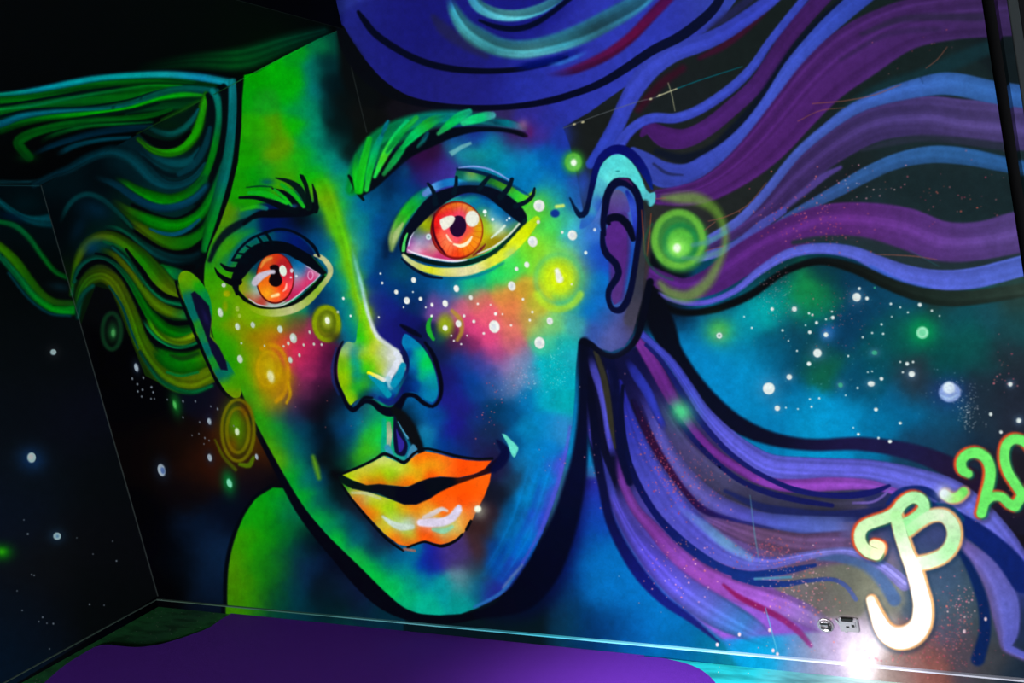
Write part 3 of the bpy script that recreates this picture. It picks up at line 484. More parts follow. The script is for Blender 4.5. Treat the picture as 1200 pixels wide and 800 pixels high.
hair([(147, 256, 4), (163, 266, 8), (182, 278, 11), (204, 286, 14), (226, 281, 13), (241, 268, 9), (250, 246, 5)], [(60, 90, 4), (70, 110, 0), (40, 120, 0), (10, 116, 6), (0, 120, 10), (0, 112, 40)], 'third green wave, olive at its left end', fade=(0.14, 0.05), soft=3)
R([(176, 268, 2), (188, 272.5, 4), (204, 274.5, 5), (220, 268.5, 5), (234, 257, 3)], (0, 70, 92), soft=3)
R([(142, 256, 3), (157, 270, 4), (172, 281, 5), (188, 291, 5), (206, 296.5, 6), (224, 293, 6), (240, 280, 5)], DK, soft=2.2)
hair([(120, 265.5, 3), (136, 267, 4), (151, 275, 5), (167, 286.5, 6), (186, 297.5, 8), (205, 303, 8), (226, 301, 6), (238, 294, 4)], [(0, 54, 40), (0, 76, 54), (0, 74, 52), (0, 66, 64), (0, 50, 56), (0, 36, 44), (0, 26, 36)], 'dim teal strand above the main green lock', fade=(0.14, 0.05))
R([(126, 270, 3), (140, 273.5, 4), (151, 280.5, 5), (167, 294.5, 6), (186, 310, 8), (205, 316, 9), (226, 313, 8)], DK, soft=2.4)
hair([(190, 313, 6), (200, 319, 11), (210, 323, 12)], [(0, 86, 20), (0, 110, 40), (0, 90, 50)], 'short green wisp behind the left ear')
R([(190, 322, 2), (199, 327.5, 2.6), (209, 329, 2)], (0, 26, 10), soft=1.4)
hair([(84, 345, 4), (86, 325, 5), (90, 307, 7), (97, 292, 9), (107, 282, 10), (120, 276.5, 10), (134, 278.5, 11), (150, 288, 12), (165, 301, 15), (178, 316, 18), (190, 329, 18), (201, 338, 15), (213, 345, 12)], [(0, 70, 40), (20, 80, 10), (50, 86, 0), (80, 92, 0), (76, 96, 0), (56, 104, 0), (40, 112, 0), (16, 124, 0), (40, 122, 0), (84, 122, 0), (80, 120, 0)], 'main olive green lock waving down to the left ear', soft=2.4, hi=(30, 70, 4))
B(108, 289, 13, 9, (0, 50, 84), .85, rot=-25); B(120, 286, 14, 6, (0, 60, 60), .6)
R([(122, 283, 3), (140, 290, 4), (155, 303, 4), (170, 321, 4)], (0, 84, 40), soft=3, a=.7)
R([(148, 292, 3), (157, 305, 5), (167, 318, 6), (176, 331, 6), (192, 345.5, 6), (212, 352, 5)], DK, soft=2)
hair([(132, 290, 3), (150, 306, 3.4), (165, 327, 4), (177, 341, 4), (192, 352, 4), (213, 356.5, 4)], [(0, 60, 60), (0, 96, 56), (0, 100, 56), (0, 104, 60)], 'thin teal strand below the main lock')
R([(134, 297, 3), (150, 315, 4), (165, 335, 4), (178, 350, 4), (194, 359, 4), (214, 361.5, 3)], DK, soft=1.8)
hair([(116, 291, 4), (134, 299.5, 5), (151, 318, 6), (167, 340, 8), (181, 355, 10), (196, 364, 10), (210, 368, 9), (223, 369.5, 8)], [(30, 80, 20), (70, 90, 0), (76, 96, 0), (60, 106, 0), (70, 110, 0), (70, 112, 0), (0, 110, 60)], 'olive strand curving to the ear', fade=(0.14, 0.05))
R([(112, 297, 2.5), (122, 299, 3), (134, 306, 4), (150, 327, 4), (167, 350, 4), (175, 361, 5), (187, 372, 6), (204, 378.5, 6), (225, 377.5, 5)], DK, soft=1.8)
hair([(87, 330, 3), (92, 315, 4), (102, 306, 4), (115, 302.5, 4), (130, 307.5, 5), (145, 322, 7), (160, 345, 9), (171, 364, 11), (182, 377, 13), (195, 388, 14), (213, 393, 14), (230, 389, 12)], [(0, 80, 60), (0, 84, 70), (0, 80, 60), (0, 100, 40), (0, 120, 6), (0, 126, 4), (0, 130, 0), (0, 126, 20)], 'teal to green strand forming the outer arch')
R([(91, 326, 4), (101, 313, 6), (115, 306.5, 6), (130, 312.5, 6), (145, 331, 7), (157, 352, 6), (167, 371, 6), (178, 389, 4)], DK, soft=2)
hair([(98, 327, 4), (107, 316.5, 4), (119, 312.5, 3.4), (132, 319.5, 3.6), (145, 337.5, 3.6), (157, 360, 3.4)], [(20, 60, 16), (44, 72, 14), (50, 66, 20), (30, 70, 30), (20, 64, 30)], 'dull brown green line over the inner arch')
hair([(172, 372, 4), (182, 388, 6), (195, 398, 7), (209, 401, 8), (224, 396, 8), (233, 389, 6)], [(30, 110, 0), (60, 124, 0), (84, 124, 0), (100, 130, 0)], 'olive green strand halfway down the hair', fade=(0.14, 0.05))
hair([(166, 374, 3), (175, 388, 4), (188, 400, 4), (203, 406.5, 4), (218, 407, 4), (236, 401, 3)], (0, 104, 54), 'thin teal green line above the thick black gap', fade=(0.14, 0.05))
R([(164, 374, 2.5), (174, 392, 5), (186, 404, 7), (203, 412, 8), (221, 411, 7), (240, 402, 5)], DK, soft=2)
hair([(91, 368, 4), (93, 348, 8), (100, 332, 11), (109, 324.5, 13), (121, 322.5, 13), (134, 331, 14), (145, 350, 14), (156, 375, 14), (164, 397, 14), (176, 418, 17), (192, 435, 22), (210, 445, 24), (228, 446, 22), (246, 438, 16)],
     [(0, 70, 30), (20, 84, 10), (40, 84, 4), (70, 96, 0), (66, 96, 4), (60, 100, 0), (50, 112, 0), (60, 108, 0), (56, 104, 0), (70, 110, 0), (96, 120, 0), (90, 124, 0)], 'inner arch of hair ending in the lowest curl', soft=2.4, streak=.24)
hair([(180, 408, 4), (192, 418, 14), (208, 425, 20), (226, 424, 20), (243, 416, 16)], [(10, 80, 10), (0, 112, 4), (0, 124, 4), (10, 124, 0), (70, 124, 0)], 'wide green strand inside the lowest curl', fade=(0.14, 0.05), soft=4, streak=.25)
R([(200, 416, 3), (214, 420, 6), (232, 414, 4)], (10, 56, 8), soft=4)
R([(196, 436, 3), (212, 440, 3), (232, 436, 3)], (0, 104, 40), soft=3)
hair([(164, 412, 2), (172, 425, 3), (189, 446, 3.6), (210, 457, 4), (228, 459, 4), (248, 452, 3)], [(0, 50, 40), (0, 90, 50), (0, 110, 50), (0, 120, 60)], 'teal rim under the lowest curl')
hair([(91, 372, 3), (93, 356, 4), (100, 342, 4), (109, 335, 3)], (0, 70, 56), soft=2.4)
R([(128, 335, 2), (142, 356, 3), (154, 388, 3), (162, 408, 2)], (0, 54, 52), soft=2)
hair([(70, 262, 3), (80, 241, 4.4), (92, 230, 4.4), (105, 227.5, 4.4), (120, 233.5, 4.4), (134, 245, 4), (146, 257, 4), (158, 270, 3)], [(0, 36, 40), (0, 54, 60), (0, 60, 68), (0, 52, 56), (0, 56, 50), (0, 60, 40)], 'dim teal arch near the room corner', fade=(0.14, 0.05))
B(112, 246, 16, 9, (0, 30, 48), .9, rot=15); B(92, 268, 7, 16, (0, 22, 36), .9, rot=25)
# the two long contour strands beside the face
hair([(273, 97, 8), (273, 120, 8), (271.5, 150, 8), (268, 180, 9), (262.5, 208, 10), (254, 240, 11), (246, 268, 10), (240, 292, 7)], [(10, 124, 136), (0, 112, 118), (0, 110, 116), (0, 110, 96), (0, 104, 100), (0, 110, 50), (0, 120, 20), (0, 100, 30)], 'teal strand edging the green forehead', soft=2)
R([(280, 94, 7), (281.5, 120, 7), (280, 155, 7), (276.5, 190, 7), (267, 228, 7), (253, 272, 6), (243, 302, 6), (238, 325, 4)], (1, 5, 8), soft=2, part=('hair_line', 'black contour between hair and forehead'))

R([(48, 217, 1), (90, 365, 1), (140, 540, 1.2), (185, 698, 1)], (66, 76, 74), soft=1.1, a=.7)
R([(-20, 217, 1), (46, 217.5, 1)], (24, 70, 76), soft=1.1, a=.8)
R([(250, 111, 1), (276, 97, 1), (300, 84, 1.2), (350, 58, 1.2), (398, 35, 1)], [(20, 60, 20), (40, 120, 50), (30, 170, 50), (40, 190, 80), (40, 120, 90)], soft=1.1, a=.8)
F([(440, 708), (640, 700), (640, 860), (440, 860)], (2, 18, 26), smooth=False, soft=16)
# ---- green shoulder, lower left
F([(266, 716), (265, 690), (267, 660), (274, 630), (286, 602), (300, 583), (320, 571), (336, 572), (352, 592), (380, 628), (412, 664), (445, 700), (475, 722), (475, 900), (266, 900)], smooth=False, soft=2.5, sg=13, part=('shoulder', 'green airbrushed shoulder at the lower left'), samples=[
    (268, 700, 50, 120, 0), (275, 690, 70, 136, 0), (275, 660, 70, 134, 0), (285, 640, 44, 146, 0), (300, 600, 10, 152, 8), (320, 580, 0, 146, 8), (336, 585, 0, 134, 50), (346, 595, 0, 90, 80), (310, 640, 16, 140, 4), (330, 620, 0, 120, 16), (345, 620, 0, 80, 50),
    (345, 645, 0, 52, 60), (350, 665, 8, 36, 72), (335, 655, 4, 80, 40), (340, 690, 0, 48, 72), (320, 690, 4, 76, 24), (296, 700, 44, 134, 0), (305, 670, 24, 132, 4), (320, 665, 10, 110, 20), (325, 715, 0, 60, 50), (365, 665, 4, 30, 66), (380, 685, 4, 16, 26),
    (400, 690, 8, 30, 60), (385, 705, 0, 26, 36), (400, 712, 0, 18, 20), (425, 705, 8, 24, 54), (420, 690, 10, 16, 50), (370, 635, 0, 4, 20), (395, 665, 2, 6, 26), (440, 715, 0, 40, 56), (470, 725, 0, 36, 52), (350, 720, 0, 46, 60), (400, 735, 0, 60, 64)])
R([(264, 724, 5), (264, 690, 5), (266, 660, 5), (273, 630, 5), (285, 602, 4), (299, 582, 4), (318, 569, 3)], (0, 4, 12), soft=3)

# ---- the face
FACE = [(286, 88), (300, 85), (345, 60), (380, 42), (398, 36), (410, 62), (428, 86), (450, 106), (480, 116), (520, 122), (570, 124), (610, 122), (640, 122), (656, 138), (668, 170), (676, 205), (684, 250), (700, 245), (722, 212), (748, 225), (757, 250), (757, 300), (752, 350),
        (742, 390), (732, 406), (716, 412), (702, 408), (690, 402), (678, 400), (675, 430), (674, 460), (671, 495), (666, 525), (658, 560), (648, 592), (636, 625), (622, 655), (600, 688), (580, 702), (560, 712), (540, 719), (515, 720.5), (490, 719), (470, 712), (450, 698), (425, 673), (400, 646), (380, 623),
        (357, 597), (340, 571), (320, 536), (305, 508), (292, 484), (283, 463), (265, 436), (251, 400), (243, 360), (239, 330), (240, 310), (246, 288), (258, 262), (270, 228), (279, 190), (283, 150), (284, 115)]
F(FACE, smooth=False, soft=2.2, sg=8.5, warp=.6, part=('face', 'face airbrushed in green, teal, blue and pink', 'face'), samples=[
    (290, 110, 0, 150, 6), (300, 92, 0, 150, 0), (320, 85, 0, 166, 4), (345, 66, 0, 146, 24), (372, 52, 0, 110, 60), (390, 42, 0, 60, 50), (300, 150, 30, 158, 0), (320, 150, 76, 150, 0), (325, 180, 98, 148, 0), (310, 120, 16, 150, 24), (345, 110, 0, 168, 6), (340, 90, 0, 160, 6),
    (345, 150, 8, 172, 0), (340, 190, 40, 166, 8), (290, 180, 18, 150, 0), (285, 220, 20, 148, 0), (300, 210, 0, 146, 6), (265, 262, 80, 136, 0), (310, 165, 40, 150, 10), (330, 165, 90, 150, 0), (355, 185, 10, 168, 20), (315, 200, 20, 150, 20), (330, 205, 60, 150, 0),
    (365, 80, 0, 116, 100), (366, 110, 0, 112, 112), (362, 130, 0, 126, 100), (372, 160, 0, 128, 108), (384, 185, 0, 128, 116), (396, 200, 0, 128, 130), (352, 125, 0, 150, 60), (360, 165, 0, 150, 70), (372, 190, 0, 150, 70),
    (386, 100, 0, 18, 24), (380, 75, 0, 40, 44), (382, 125, 0, 40, 44), (400, 120, 4, 12, 14), (396, 150, 2, 16, 18), (390, 165, 0, 60, 60), (420, 130, 9, 12, 12), (440, 105, 5, 6, 10), (470, 140, 14, 12, 20), (450, 150, 8, 10, 10), (408, 180, 4, 22, 22), (500, 132, 14, 12, 24), (430, 160, 8, 12, 10),
    (560, 134, 26, 22, 50), (590, 136, 46, 36, 90), (615, 140, 44, 40, 140), (640, 150, 40, 44, 150),
    (370, 205, 10, 176, 0), (376, 225, 92, 168, 0), (385, 238, 120, 168, 0), (390, 255, 112, 178, 0), (386, 220, 60, 170, 10), (400, 280, 66, 188, 8), (394, 268, 100, 180, 0), (408, 300, 112, 192, 0), (412, 320, 100, 190, 0), (418, 345, 124, 198, 0), (428, 370, 150, 206, 0),
    (358, 240, 0, 90, 60), (362, 262, 4, 44, 84), (372, 250, 0, 110, 60), (376, 275, 0, 70, 120), (388, 300, 0, 104, 140), (384, 285, 0, 90, 130), (396, 330, 0, 122, 136), (399, 360, 0, 116, 148), (402, 388, 0, 90, 136), (386, 345, 0, 86, 118), (404, 330, 0, 150, 120), (396, 300, 0, 150, 110), (408, 355, 0, 140, 110), (412, 380, 0, 150, 110),
    (410, 228, 0, 128, 140), (400, 214, 0, 146, 96), (398, 240, 20, 170, 50), (415, 255, 0, 120, 140), (408, 262, 30, 150, 90), (425, 275, 0, 106, 140), (414, 284, 60, 170, 120), (430, 240, 0, 92, 140), (440, 222, 0, 66, 116), (430, 215, 0, 60, 80), (430, 300, 0, 88, 142), (424, 310, 0, 100, 150), (445, 270, 0, 68, 130), (460, 290, 0, 36, 80), (440, 330, 0, 50, 122),
    (450, 360, 16, 28, 120), (465, 340, 0, 50, 110), (475, 380, 14, 18, 96), (455, 390, 20, 20, 110), (490, 400, 6, 14, 66), (480, 300, 0, 58, 96), (470, 260, 0, 58, 96), (455, 222, 0, 30, 64), (460, 240, 0, 60, 110), (480, 222, 0, 52, 112), (472, 240, 0, 84, 140), (450, 310, 0, 50, 100), (437, 352, 20, 40, 120), (446, 378, 20, 24, 112),
    (500, 322, 0, 66, 122), (490, 335, 0, 60, 112), (520, 335, 0, 88, 150), (485, 352, 4, 38, 92), (536, 336, 0, 146, 140), (552, 336, 20, 188, 110), (580, 326, 30, 212, 96), (600, 312, 60, 216, 86), (620, 300, 100, 216, 50), (525, 348, 60, 80, 150), (470, 320, 0, 70, 100), (560, 325, 0, 160, 140), (520, 326, 0, 90, 140),
    (515, 358, 110, 66, 140), (540, 355, 202, 90, 120), (560, 350, 216, 110, 92), (590, 345, 216, 140, 60), (612, 340, 206, 150, 48), (600, 360, 224, 120, 70), (570, 370, 230, 92, 110), (555, 385, 216, 62, 120), (575, 395, 232, 72, 126), (600, 385, 220, 110, 96), (620, 372, 192, 150, 70), (600, 405, 192, 92, 110), (632, 385, 150, 178, 86),
    (580, 416, 180, 66, 130), (552, 405, 120, 36, 90), (535, 402, 90, 28, 66), (540, 420, 16, 50, 132), (520, 412, 12, 24, 70), (510, 398, 16, 32, 72), (560, 425, 50, 56, 140), (590, 430, 140, 110, 162), (610, 422, 120, 130, 172), (620, 440, 60, 140, 182), (605, 440, 130, 130, 170), (575, 435, 50, 70, 150), (630, 355, 190, 180, 50),
    (650, 382, 120, 206, 120), (660, 402, 16, 170, 168), (640, 402, 60, 190, 150), (670, 350, 36, 160, 150), (672, 380, 60, 160, 160), (660, 422, 0, 174, 174), (640, 430, 0, 170, 182), (665, 440, 0, 164, 182), (650, 440, 0, 174, 180), (668, 420, 30, 160, 180),
    (682, 330, 10, 106, 182), (690, 300, 20, 88, 192), (700, 252, 70, 110, 190), (690, 272, 50, 110, 200), (686, 310, 20, 74, 190), (695, 330, 0, 106, 190), (690, 360, 0, 108, 190), (700, 390, 50, 80, 160), (715, 402, 74, 84, 156), (722, 375, 74, 76, 144), (730, 395, 66, 66, 130), (706, 300, 24, 70, 180), (702, 345, 10, 100, 186), (710, 370, 30, 90, 170), (742, 380, 70, 62, 80),
    (660, 250, 50, 176, 160), (670, 270, 60, 186, 196), (665, 300, 80, 200, 150), (650, 262, 70, 210, 80), (640, 280, 90, 210, 70), (630, 290, 150, 220, 30), (645, 310, 112, 216, 76), (635, 242, 90, 206, 50), (655, 300, 90, 210, 100), (672, 320, 46, 166, 166), (676, 290, 60, 150, 200), (640, 228, 40, 170, 110), (645, 215, 10, 120, 180), (650, 235, 40, 160, 140),
    (630, 210, 0, 116, 190), (620, 190, 0, 128, 190), (600, 182, 0, 136, 178), (585, 168, 0, 146, 160), (640, 182, 0, 90, 170), (660, 200, 0, 96, 176), (655, 225, 10, 126, 172), (670, 230, 16, 106, 172), (682, 230, 40, 80, 170), (655, 165, 24, 54, 162), (630, 162, 20, 56, 168), (680, 212, 36, 64, 150), (615, 205, 0, 120, 180), (650, 190, 0, 90, 176), (610, 172, 10, 100, 170),
    (482, 196, 36, 8, 54), (500, 188, 46, 8, 60), (510, 182, 40, 12, 50), (512, 205, 52, 24, 112), (490, 207, 30, 26, 110), (500, 200, 50, 18, 80), (540, 178, 24, 150, 150), (560, 184, 16, 150, 130), (575, 194, 0, 120, 150), (555, 196, 24, 70, 150), (530, 190, 44, 36, 130), (470, 205, 0, 60, 112), (462, 200, 0, 22, 60), (475, 215, 0, 56, 120), (540, 164, 16, 56, 132), (570, 172, 0, 140, 170), (545, 186, 10, 130, 150), (530, 200, 70, 50, 150), (520, 195, 50, 30, 120),
    (598, 161, 66, 14, 70), (612, 167, 80, 14, 76), (590, 158, 40, 26, 110), (560, 162, 24, 40, 140), (622, 152, 80, 30, 120), (632, 158, 90, 30, 110), (525, 208, 60, 50, 160), (510, 214, 40, 50, 140), (615, 215, 0, 110, 170),
    (262, 286, 60, 146, 0), (275, 276, 8, 112, 46), (290, 268, 0, 90, 92), (318, 262, 0, 16, 80), (338, 262, 0, 14, 80), (340, 270, 0, 30, 92), (355, 254, 0, 6, 16), (370, 258, 0, 44, 84), (366, 290, 0, 58, 108), (378, 322, 0, 58, 100), (386, 330, 0, 76, 112), (250, 300, 30, 130, 20), (265, 300, 10, 110, 70), (275, 290, 20, 130, 40), (258, 320, 40, 150, 0),
    (352, 354, 0, 146, 104), (338, 362, 40, 156, 60), (374, 350, 0, 38, 88), (366, 345, 0, 30, 80), (390, 366, 0, 60, 110), (380, 362, 6, 40, 80), (270, 342, 96, 148, 0), (255, 332, 56, 150, 0), (260, 360, 66, 154, 0), (285, 366, 112, 158, 0), (300, 374, 110, 162, 0), (320, 375, 130, 158, 0), (280, 386, 120, 138, 0), (300, 395, 152, 118, 0), (318, 390, 170, 112, 8),
    (345, 376, 70, 80, 40), (345, 386, 150, 64, 56), (330, 400, 204, 66, 40), (350, 402, 200, 32, 76), (368, 388, 140, 40, 80), (332, 378, 120, 130, 10), (380, 402, 110, 18, 62), (365, 415, 166, 30, 82), (345, 416, 196, 40, 80), (380, 430, 80, 16, 60), (360, 436, 150, 34, 86), (390, 418, 56, 12, 46), (355, 455, 112, 36, 76), (336, 462, 116, 60, 46), (375, 452, 50, 14, 46), (386, 465, 14, 10, 24),
    (375, 480, 5, 5, 14), (345, 475, 62, 40, 80), (340, 490, 16, 44, 80), (328, 482, 46, 80, 56), (360, 480, 20, 14, 34), (362, 465, 60, 24, 56), (265, 402, 40, 150, 0), (275, 420, 30, 150, 0), (290, 410, 112, 144, 0), (300, 430, 130, 144, 0), (285, 440, 60, 150, 0), (315, 446, 150, 128, 0), (295, 460, 50, 142, 8), (328, 450, 160, 110, 8), (310, 470, 70, 148, 8), (320, 472, 130, 120, 16),
    (305, 492, 30, 144, 8), (315, 505, 44, 148, 6), (326, 500, 0, 130, 50), (335, 516, 0, 120, 70), (320, 520, 66, 146, 0), (330, 540, 76, 152, 0), (345, 540, 0, 132, 76), (340, 560, 0, 150, 26), (358, 532, 0, 60, 80), (370, 520, 0, 28, 50), (375, 505, 0, 12, 26), (386, 520, 2, 5, 10), (380, 540, 3, 8, 12), (353, 505, 0, 56, 82), (350, 525, 0, 80, 90), (360, 560, 0, 110, 92), (355, 580, 0, 160, 36),
    (372, 560, 0, 60, 90), (375, 585, 0, 90, 84), (375, 604, 0, 166, 50), (386, 592, 0, 60, 72), (395, 575, 0, 14, 20), (395, 560, 3, 10, 14), (390, 614, 0, 130, 80), (398, 630, 0, 180, 50), (405, 610, 0, 66, 88), (415, 622, 0, 60, 90), (420, 652, 10, 182, 60), (420, 632, 0, 92, 110), (440, 668, 0, 186, 60), (436, 642, 0, 50, 80), (450, 655, 0, 96, 110), (460, 686, 0, 190, 80),
    (470, 670, 0, 132, 130), (478, 700, 0, 172, 110), (450, 636, 16, 28, 54), (420, 596, 14, 20, 36), (410, 582, 8, 18, 28), (440, 622, 14, 24, 50), (465, 652, 0, 80, 130), (480, 655, 0, 106, 146), (500, 662, 0, 40, 150), (510, 656, 30, 24, 140), (525, 652, 62, 46, 132), (540, 657, 60, 48, 96), (535, 646, 66, 46, 106), (495, 680, 0, 130, 150), (480, 682, 0, 150, 120),
    (520, 690, 0, 146, 150), (500, 706, 0, 172, 140), (540, 700, 0, 150, 140), (540, 676, 100, 136, 146), (545, 684, 60, 130, 140), (555, 665, 40, 46, 62), (560, 642, 60, 36, 40), (570, 620, 50, 28, 28), (575, 600, 40, 24, 34), (585, 580, 14, 18, 34), (560, 690, 0, 90, 122), (560, 677, 20, 80, 100), (575, 690, 30, 40, 140), (580, 666, 0, 70, 152), (580, 642, 0, 60, 132), (600, 670, 20, 60, 162),
    (590, 620, 0, 90, 152), (600, 600, 0, 80, 132), (615, 620, 0, 110, 182), (610, 640, 0, 90, 182), (630, 610, 40, 70, 190), (620, 580, 0, 120, 182), (635, 560, 0, 120, 192), (645, 580, 44, 80, 190), (600, 562, 20, 56, 84), (590, 552, 24, 18, 56), (600, 520, 0, 80, 132), (620, 500, 0, 120, 172), (640, 500, 0, 130, 190), (655, 502, 40, 130, 190), (660, 470, 0, 164, 172), (640, 466, 0, 160, 180),
    (620, 470, 0, 112, 172), (600, 482, 0, 70, 120), (580, 480, 0, 50, 90), (600, 452, 80, 112, 162), (580, 452, 40, 80, 142), (560, 460, 8, 60, 132), (560, 490, 14, 44, 110), (575, 506, 14, 40, 76), (545, 480, 24, 24, 112), (530, 470, 24, 24, 120), (530, 500, 24, 20, 130), (545, 512, 20, 28, 100), (510, 492, 0, 66, 140), (490, 482, 0, 90, 150), (500, 506, 16, 126, 170), (497, 520, 0, 100, 140),
    (520, 516, 0, 50, 130), (540, 530, 8, 40, 110), (560, 525, 24, 28, 80), (580, 530, 24, 20, 60), (570, 515, 20, 34, 80), (525, 440, 20, 20, 100), (535, 452, 20, 28, 120), (550, 445, 0, 60, 142), (655, 545, 60, 80, 200), (610, 545, 10, 100, 150), (625, 530, 0, 120, 180), (640, 530, 0, 120, 190),
    (395, 490, 4, 44, 72), (400, 470, 0, 28, 56), (410, 505, 0, 60, 112), (415, 487, 0, 80, 122), (425, 497, 0, 120, 140), (430, 482, 20, 60, 90), (440, 487, 0, 170, 100), (435, 505, 50, 190, 16), (445, 502, 0, 190, 60), (440, 530, 80, 190, 8), (430, 525, 60, 180, 8), (420, 540, 50, 170, 8), (405, 545, 0, 56, 46), (395, 530, 2, 24, 34), (445, 520, 0, 190, 66), (452, 520, 0, 160, 150),
    (425, 555, 0, 90, 82), (440, 545, 0, 120, 102), (450, 546, 40, 140, 142), (480, 492, 0, 10, 20), (405, 525, 0, 50, 80), (415, 520, 0, 110, 100), (402, 508, 2, 50, 90)])
# temple hairline softening and jaw rim
# outer contour of the crown
R([(399, 34, 9), (408, 56, 16), (424, 80, 18), (448, 102, 14), (478, 117, 9), (515, 124, 6.5), (555, 126.5, 6), (600, 125, 6), (640, 119, 7), (675, 109, 7), (705, 97, 8), (735, 79, 9), (765, 59, 10), (795, 44, 11), (820, 26, 11), (838, 8, 10), (850, -14, 9)],
  [(4, 6, 12), (4, 6, 14), (3, 5, 28), (3, 6, 34), (6, 12, 44), (8, 14, 44)], soft=2.5)

B(640, 138, 18, 14, (40, 44, 152), .9); B(660, 160, 12, 18, (32, 50, 156), .7)
R([(668, 500, 3), (663, 530, 4), (655, 562, 5), (645, 592, 5), (632, 625, 4), (612, 660, 3)], (90, 80, 200), soft=4, a=.6)
R([(612, 662, 3), (600, 676, 4), (590, 688, 3)], (120, 140, 170), soft=4, a=.6)
R([(602, 676, 2), (592, 690, 4), (578, 700, 4), (556, 711, 3)], (40, 110, 180), soft=3, a=.8)
for xx, al in ((618, .5), (604, .4), (630, .45)):
    R([(xx+22, 520, 4), (xx+10, 565, 7), (xx-4, 610, 7), (xx-26, 655, 5), (xx-46, 685, 3)], (0, 124, 196), soft=8, a=al, fade=(.2, .2), streak=.2)
R([(636, 555, 4), (622, 600, 6), (600, 645, 5)], (10, 70, 170), soft=7, a=.5, fade=(.2, .2))
R([(404, 572, 3), (398, 560, 4), (390, 553, 3)], (3, 6, 14), soft=5)
R([(367, 535, 4), (371, 548, 6), (374, 560, 4)], (100, 160, 20), soft=6, a=.8)
B(470, 616, 4, 5, (0, 100, 130), 0)
R([(370, 200, 12), (386, 238, 18), (398, 270, 16), (408, 300, 14), (417, 335, 13), (427, 366, 12)], [(20, 176, 0), (110, 170, 0), (80, 186, 8), (112, 194, 0), (120, 196, 0), (150, 206, 0)], soft=11, a=.8, fade=(.12, 0), streak=.12)
R([(412, 290, 6), (420, 330, 8), (428, 362, 8)], (60, 160, 130), soft=7, a=.55, fade=(.2, .2))
B(683, 214, 11, 18, (36, 64, 160), .95); B(674, 225, 9, 14, (20, 100, 170), .6)
R([(401, 42, 10), (408, 62, 22), (418, 92, 34), (430, 110, 30)], (5, 9, 11), soft=12)
# seam of the wall boards, painted over
R([(404, 46, 1), (430, 155, 1)], (38, 44, 44), soft=1.2, a=.8)

R([(399, 34, 9), (408, 56, 16), (424, 80, 18), (448, 102, 14), (478, 117, 9), (515, 124, 6.5), (555, 126.5, 6), (600, 125, 6), (640, 119, 7), (675, 109, 7), (705, 97, 8), (735, 79, 9), (765, 59, 10), (795, 44, 11), (820, 26, 11), (838, 8, 10), (850, -14, 9)],
  [(4, 6, 12), (4, 6, 14), (3, 5, 28), (3, 6, 34), (6, 12, 44), (8, 14, 44)], soft=2.5)
# ---- jaw contour
R([(279, 452, 3), (284, 466, 4), (292, 485, 5), (303, 508, 6), (317, 535, 7), (336, 570, 9), (352, 597, 11), (374, 626, 13), (396, 650, 16), (421, 677, 20), (447, 702, 19), (472, 718, 13), (500, 725, 9), (530, 726, 9), (560, 720, 10)], (1, 2, 13), soft=2.4, part=('contour_line', 'black contour along the left jaw'))
R([(575, 722, 16), (600, 716, 26), (622, 700, 44), (642, 670, 46), (658, 636, 40), (670, 604, 32), (678, 565, 24)], [(2, 10, 30), (0, 6, 40), (2, 8, 60), (4, 12, 80), (4, 12, 60)], soft=22, a=.75)
R([(560, 720, 10), (588, 712, 20), (614, 696, 36), (636, 668, 40), (652, 636, 36), (664, 604, 30), (674, 565, 24), (680, 530, 18), (683, 490, 13), (684, 450, 11), (684, 420, 10), (685, 400, 10)], [(2, 3, 18), (0, 2, 22), (0, 4, 30), (2, 6, 40), (3, 6, 34), (3, 6, 26)], soft=6, part=('contour_line', 'wide black shadow under the right jaw'))

# ---- left ear
F([(209, 326), (212, 319), (219, 317), (229, 323), (240, 336), (247, 352), (249, 375), (248, 392), (258, 406), (268, 425), (280, 446), (283, 458), (281, 465), (274, 466), (262, 455), (245, 423), (227, 380), (214, 347)], soft=1.4, sg=5.0, part=('ear', 'narrow green ear on the left of the face', 'ear_l'), samples=[
    (215, 325, 100, 150, 0), (225, 325, 80, 150, 0), (235, 338, 20, 150, 10), (244, 350, 0, 130, 60), (216, 340, 50, 140, 10), (222, 352, 0, 100, 90), (228, 370, 0, 100, 90), (236, 388, 0, 110, 80), (232, 384, 40, 140, 10), (244, 412, 0, 100, 90), (250, 425, 20, 130, 30), (258, 438, 0, 90, 90), (262, 450, 70, 150, 0), (275, 458, 110, 150, 0), (276, 446, 60, 150, 0), (266, 436, 0, 110, 80), (247, 388, 90, 140, 0), (262, 410, 40, 140, 0), (220, 335, 90, 150, 0)])
F([(224, 344), (228, 341), (236, 348), (245, 358), (248, 374), (246, 394), (257, 407), (265, 423), (267, 434), (259, 433), (248, 412), (238, 384), (229, 362)], (10, 10, 38), smooth=False, soft=2.2, part=('ear_hollow', 'dark navy hollow of the left ear', None, 'ear_l'))
B(241, 372, 3, 10, (24, 20, 70), .8, rot=-20)
R([(206, 330, 2.5), (210, 345, 3), (224, 380, 3.5), (243, 424, 3.5), (259, 455, 3.5), (273, 468, 3), (284, 467, 3)], (1, 3, 10), soft=1.5, part=('ear_line', None, None, 'ear_l'))

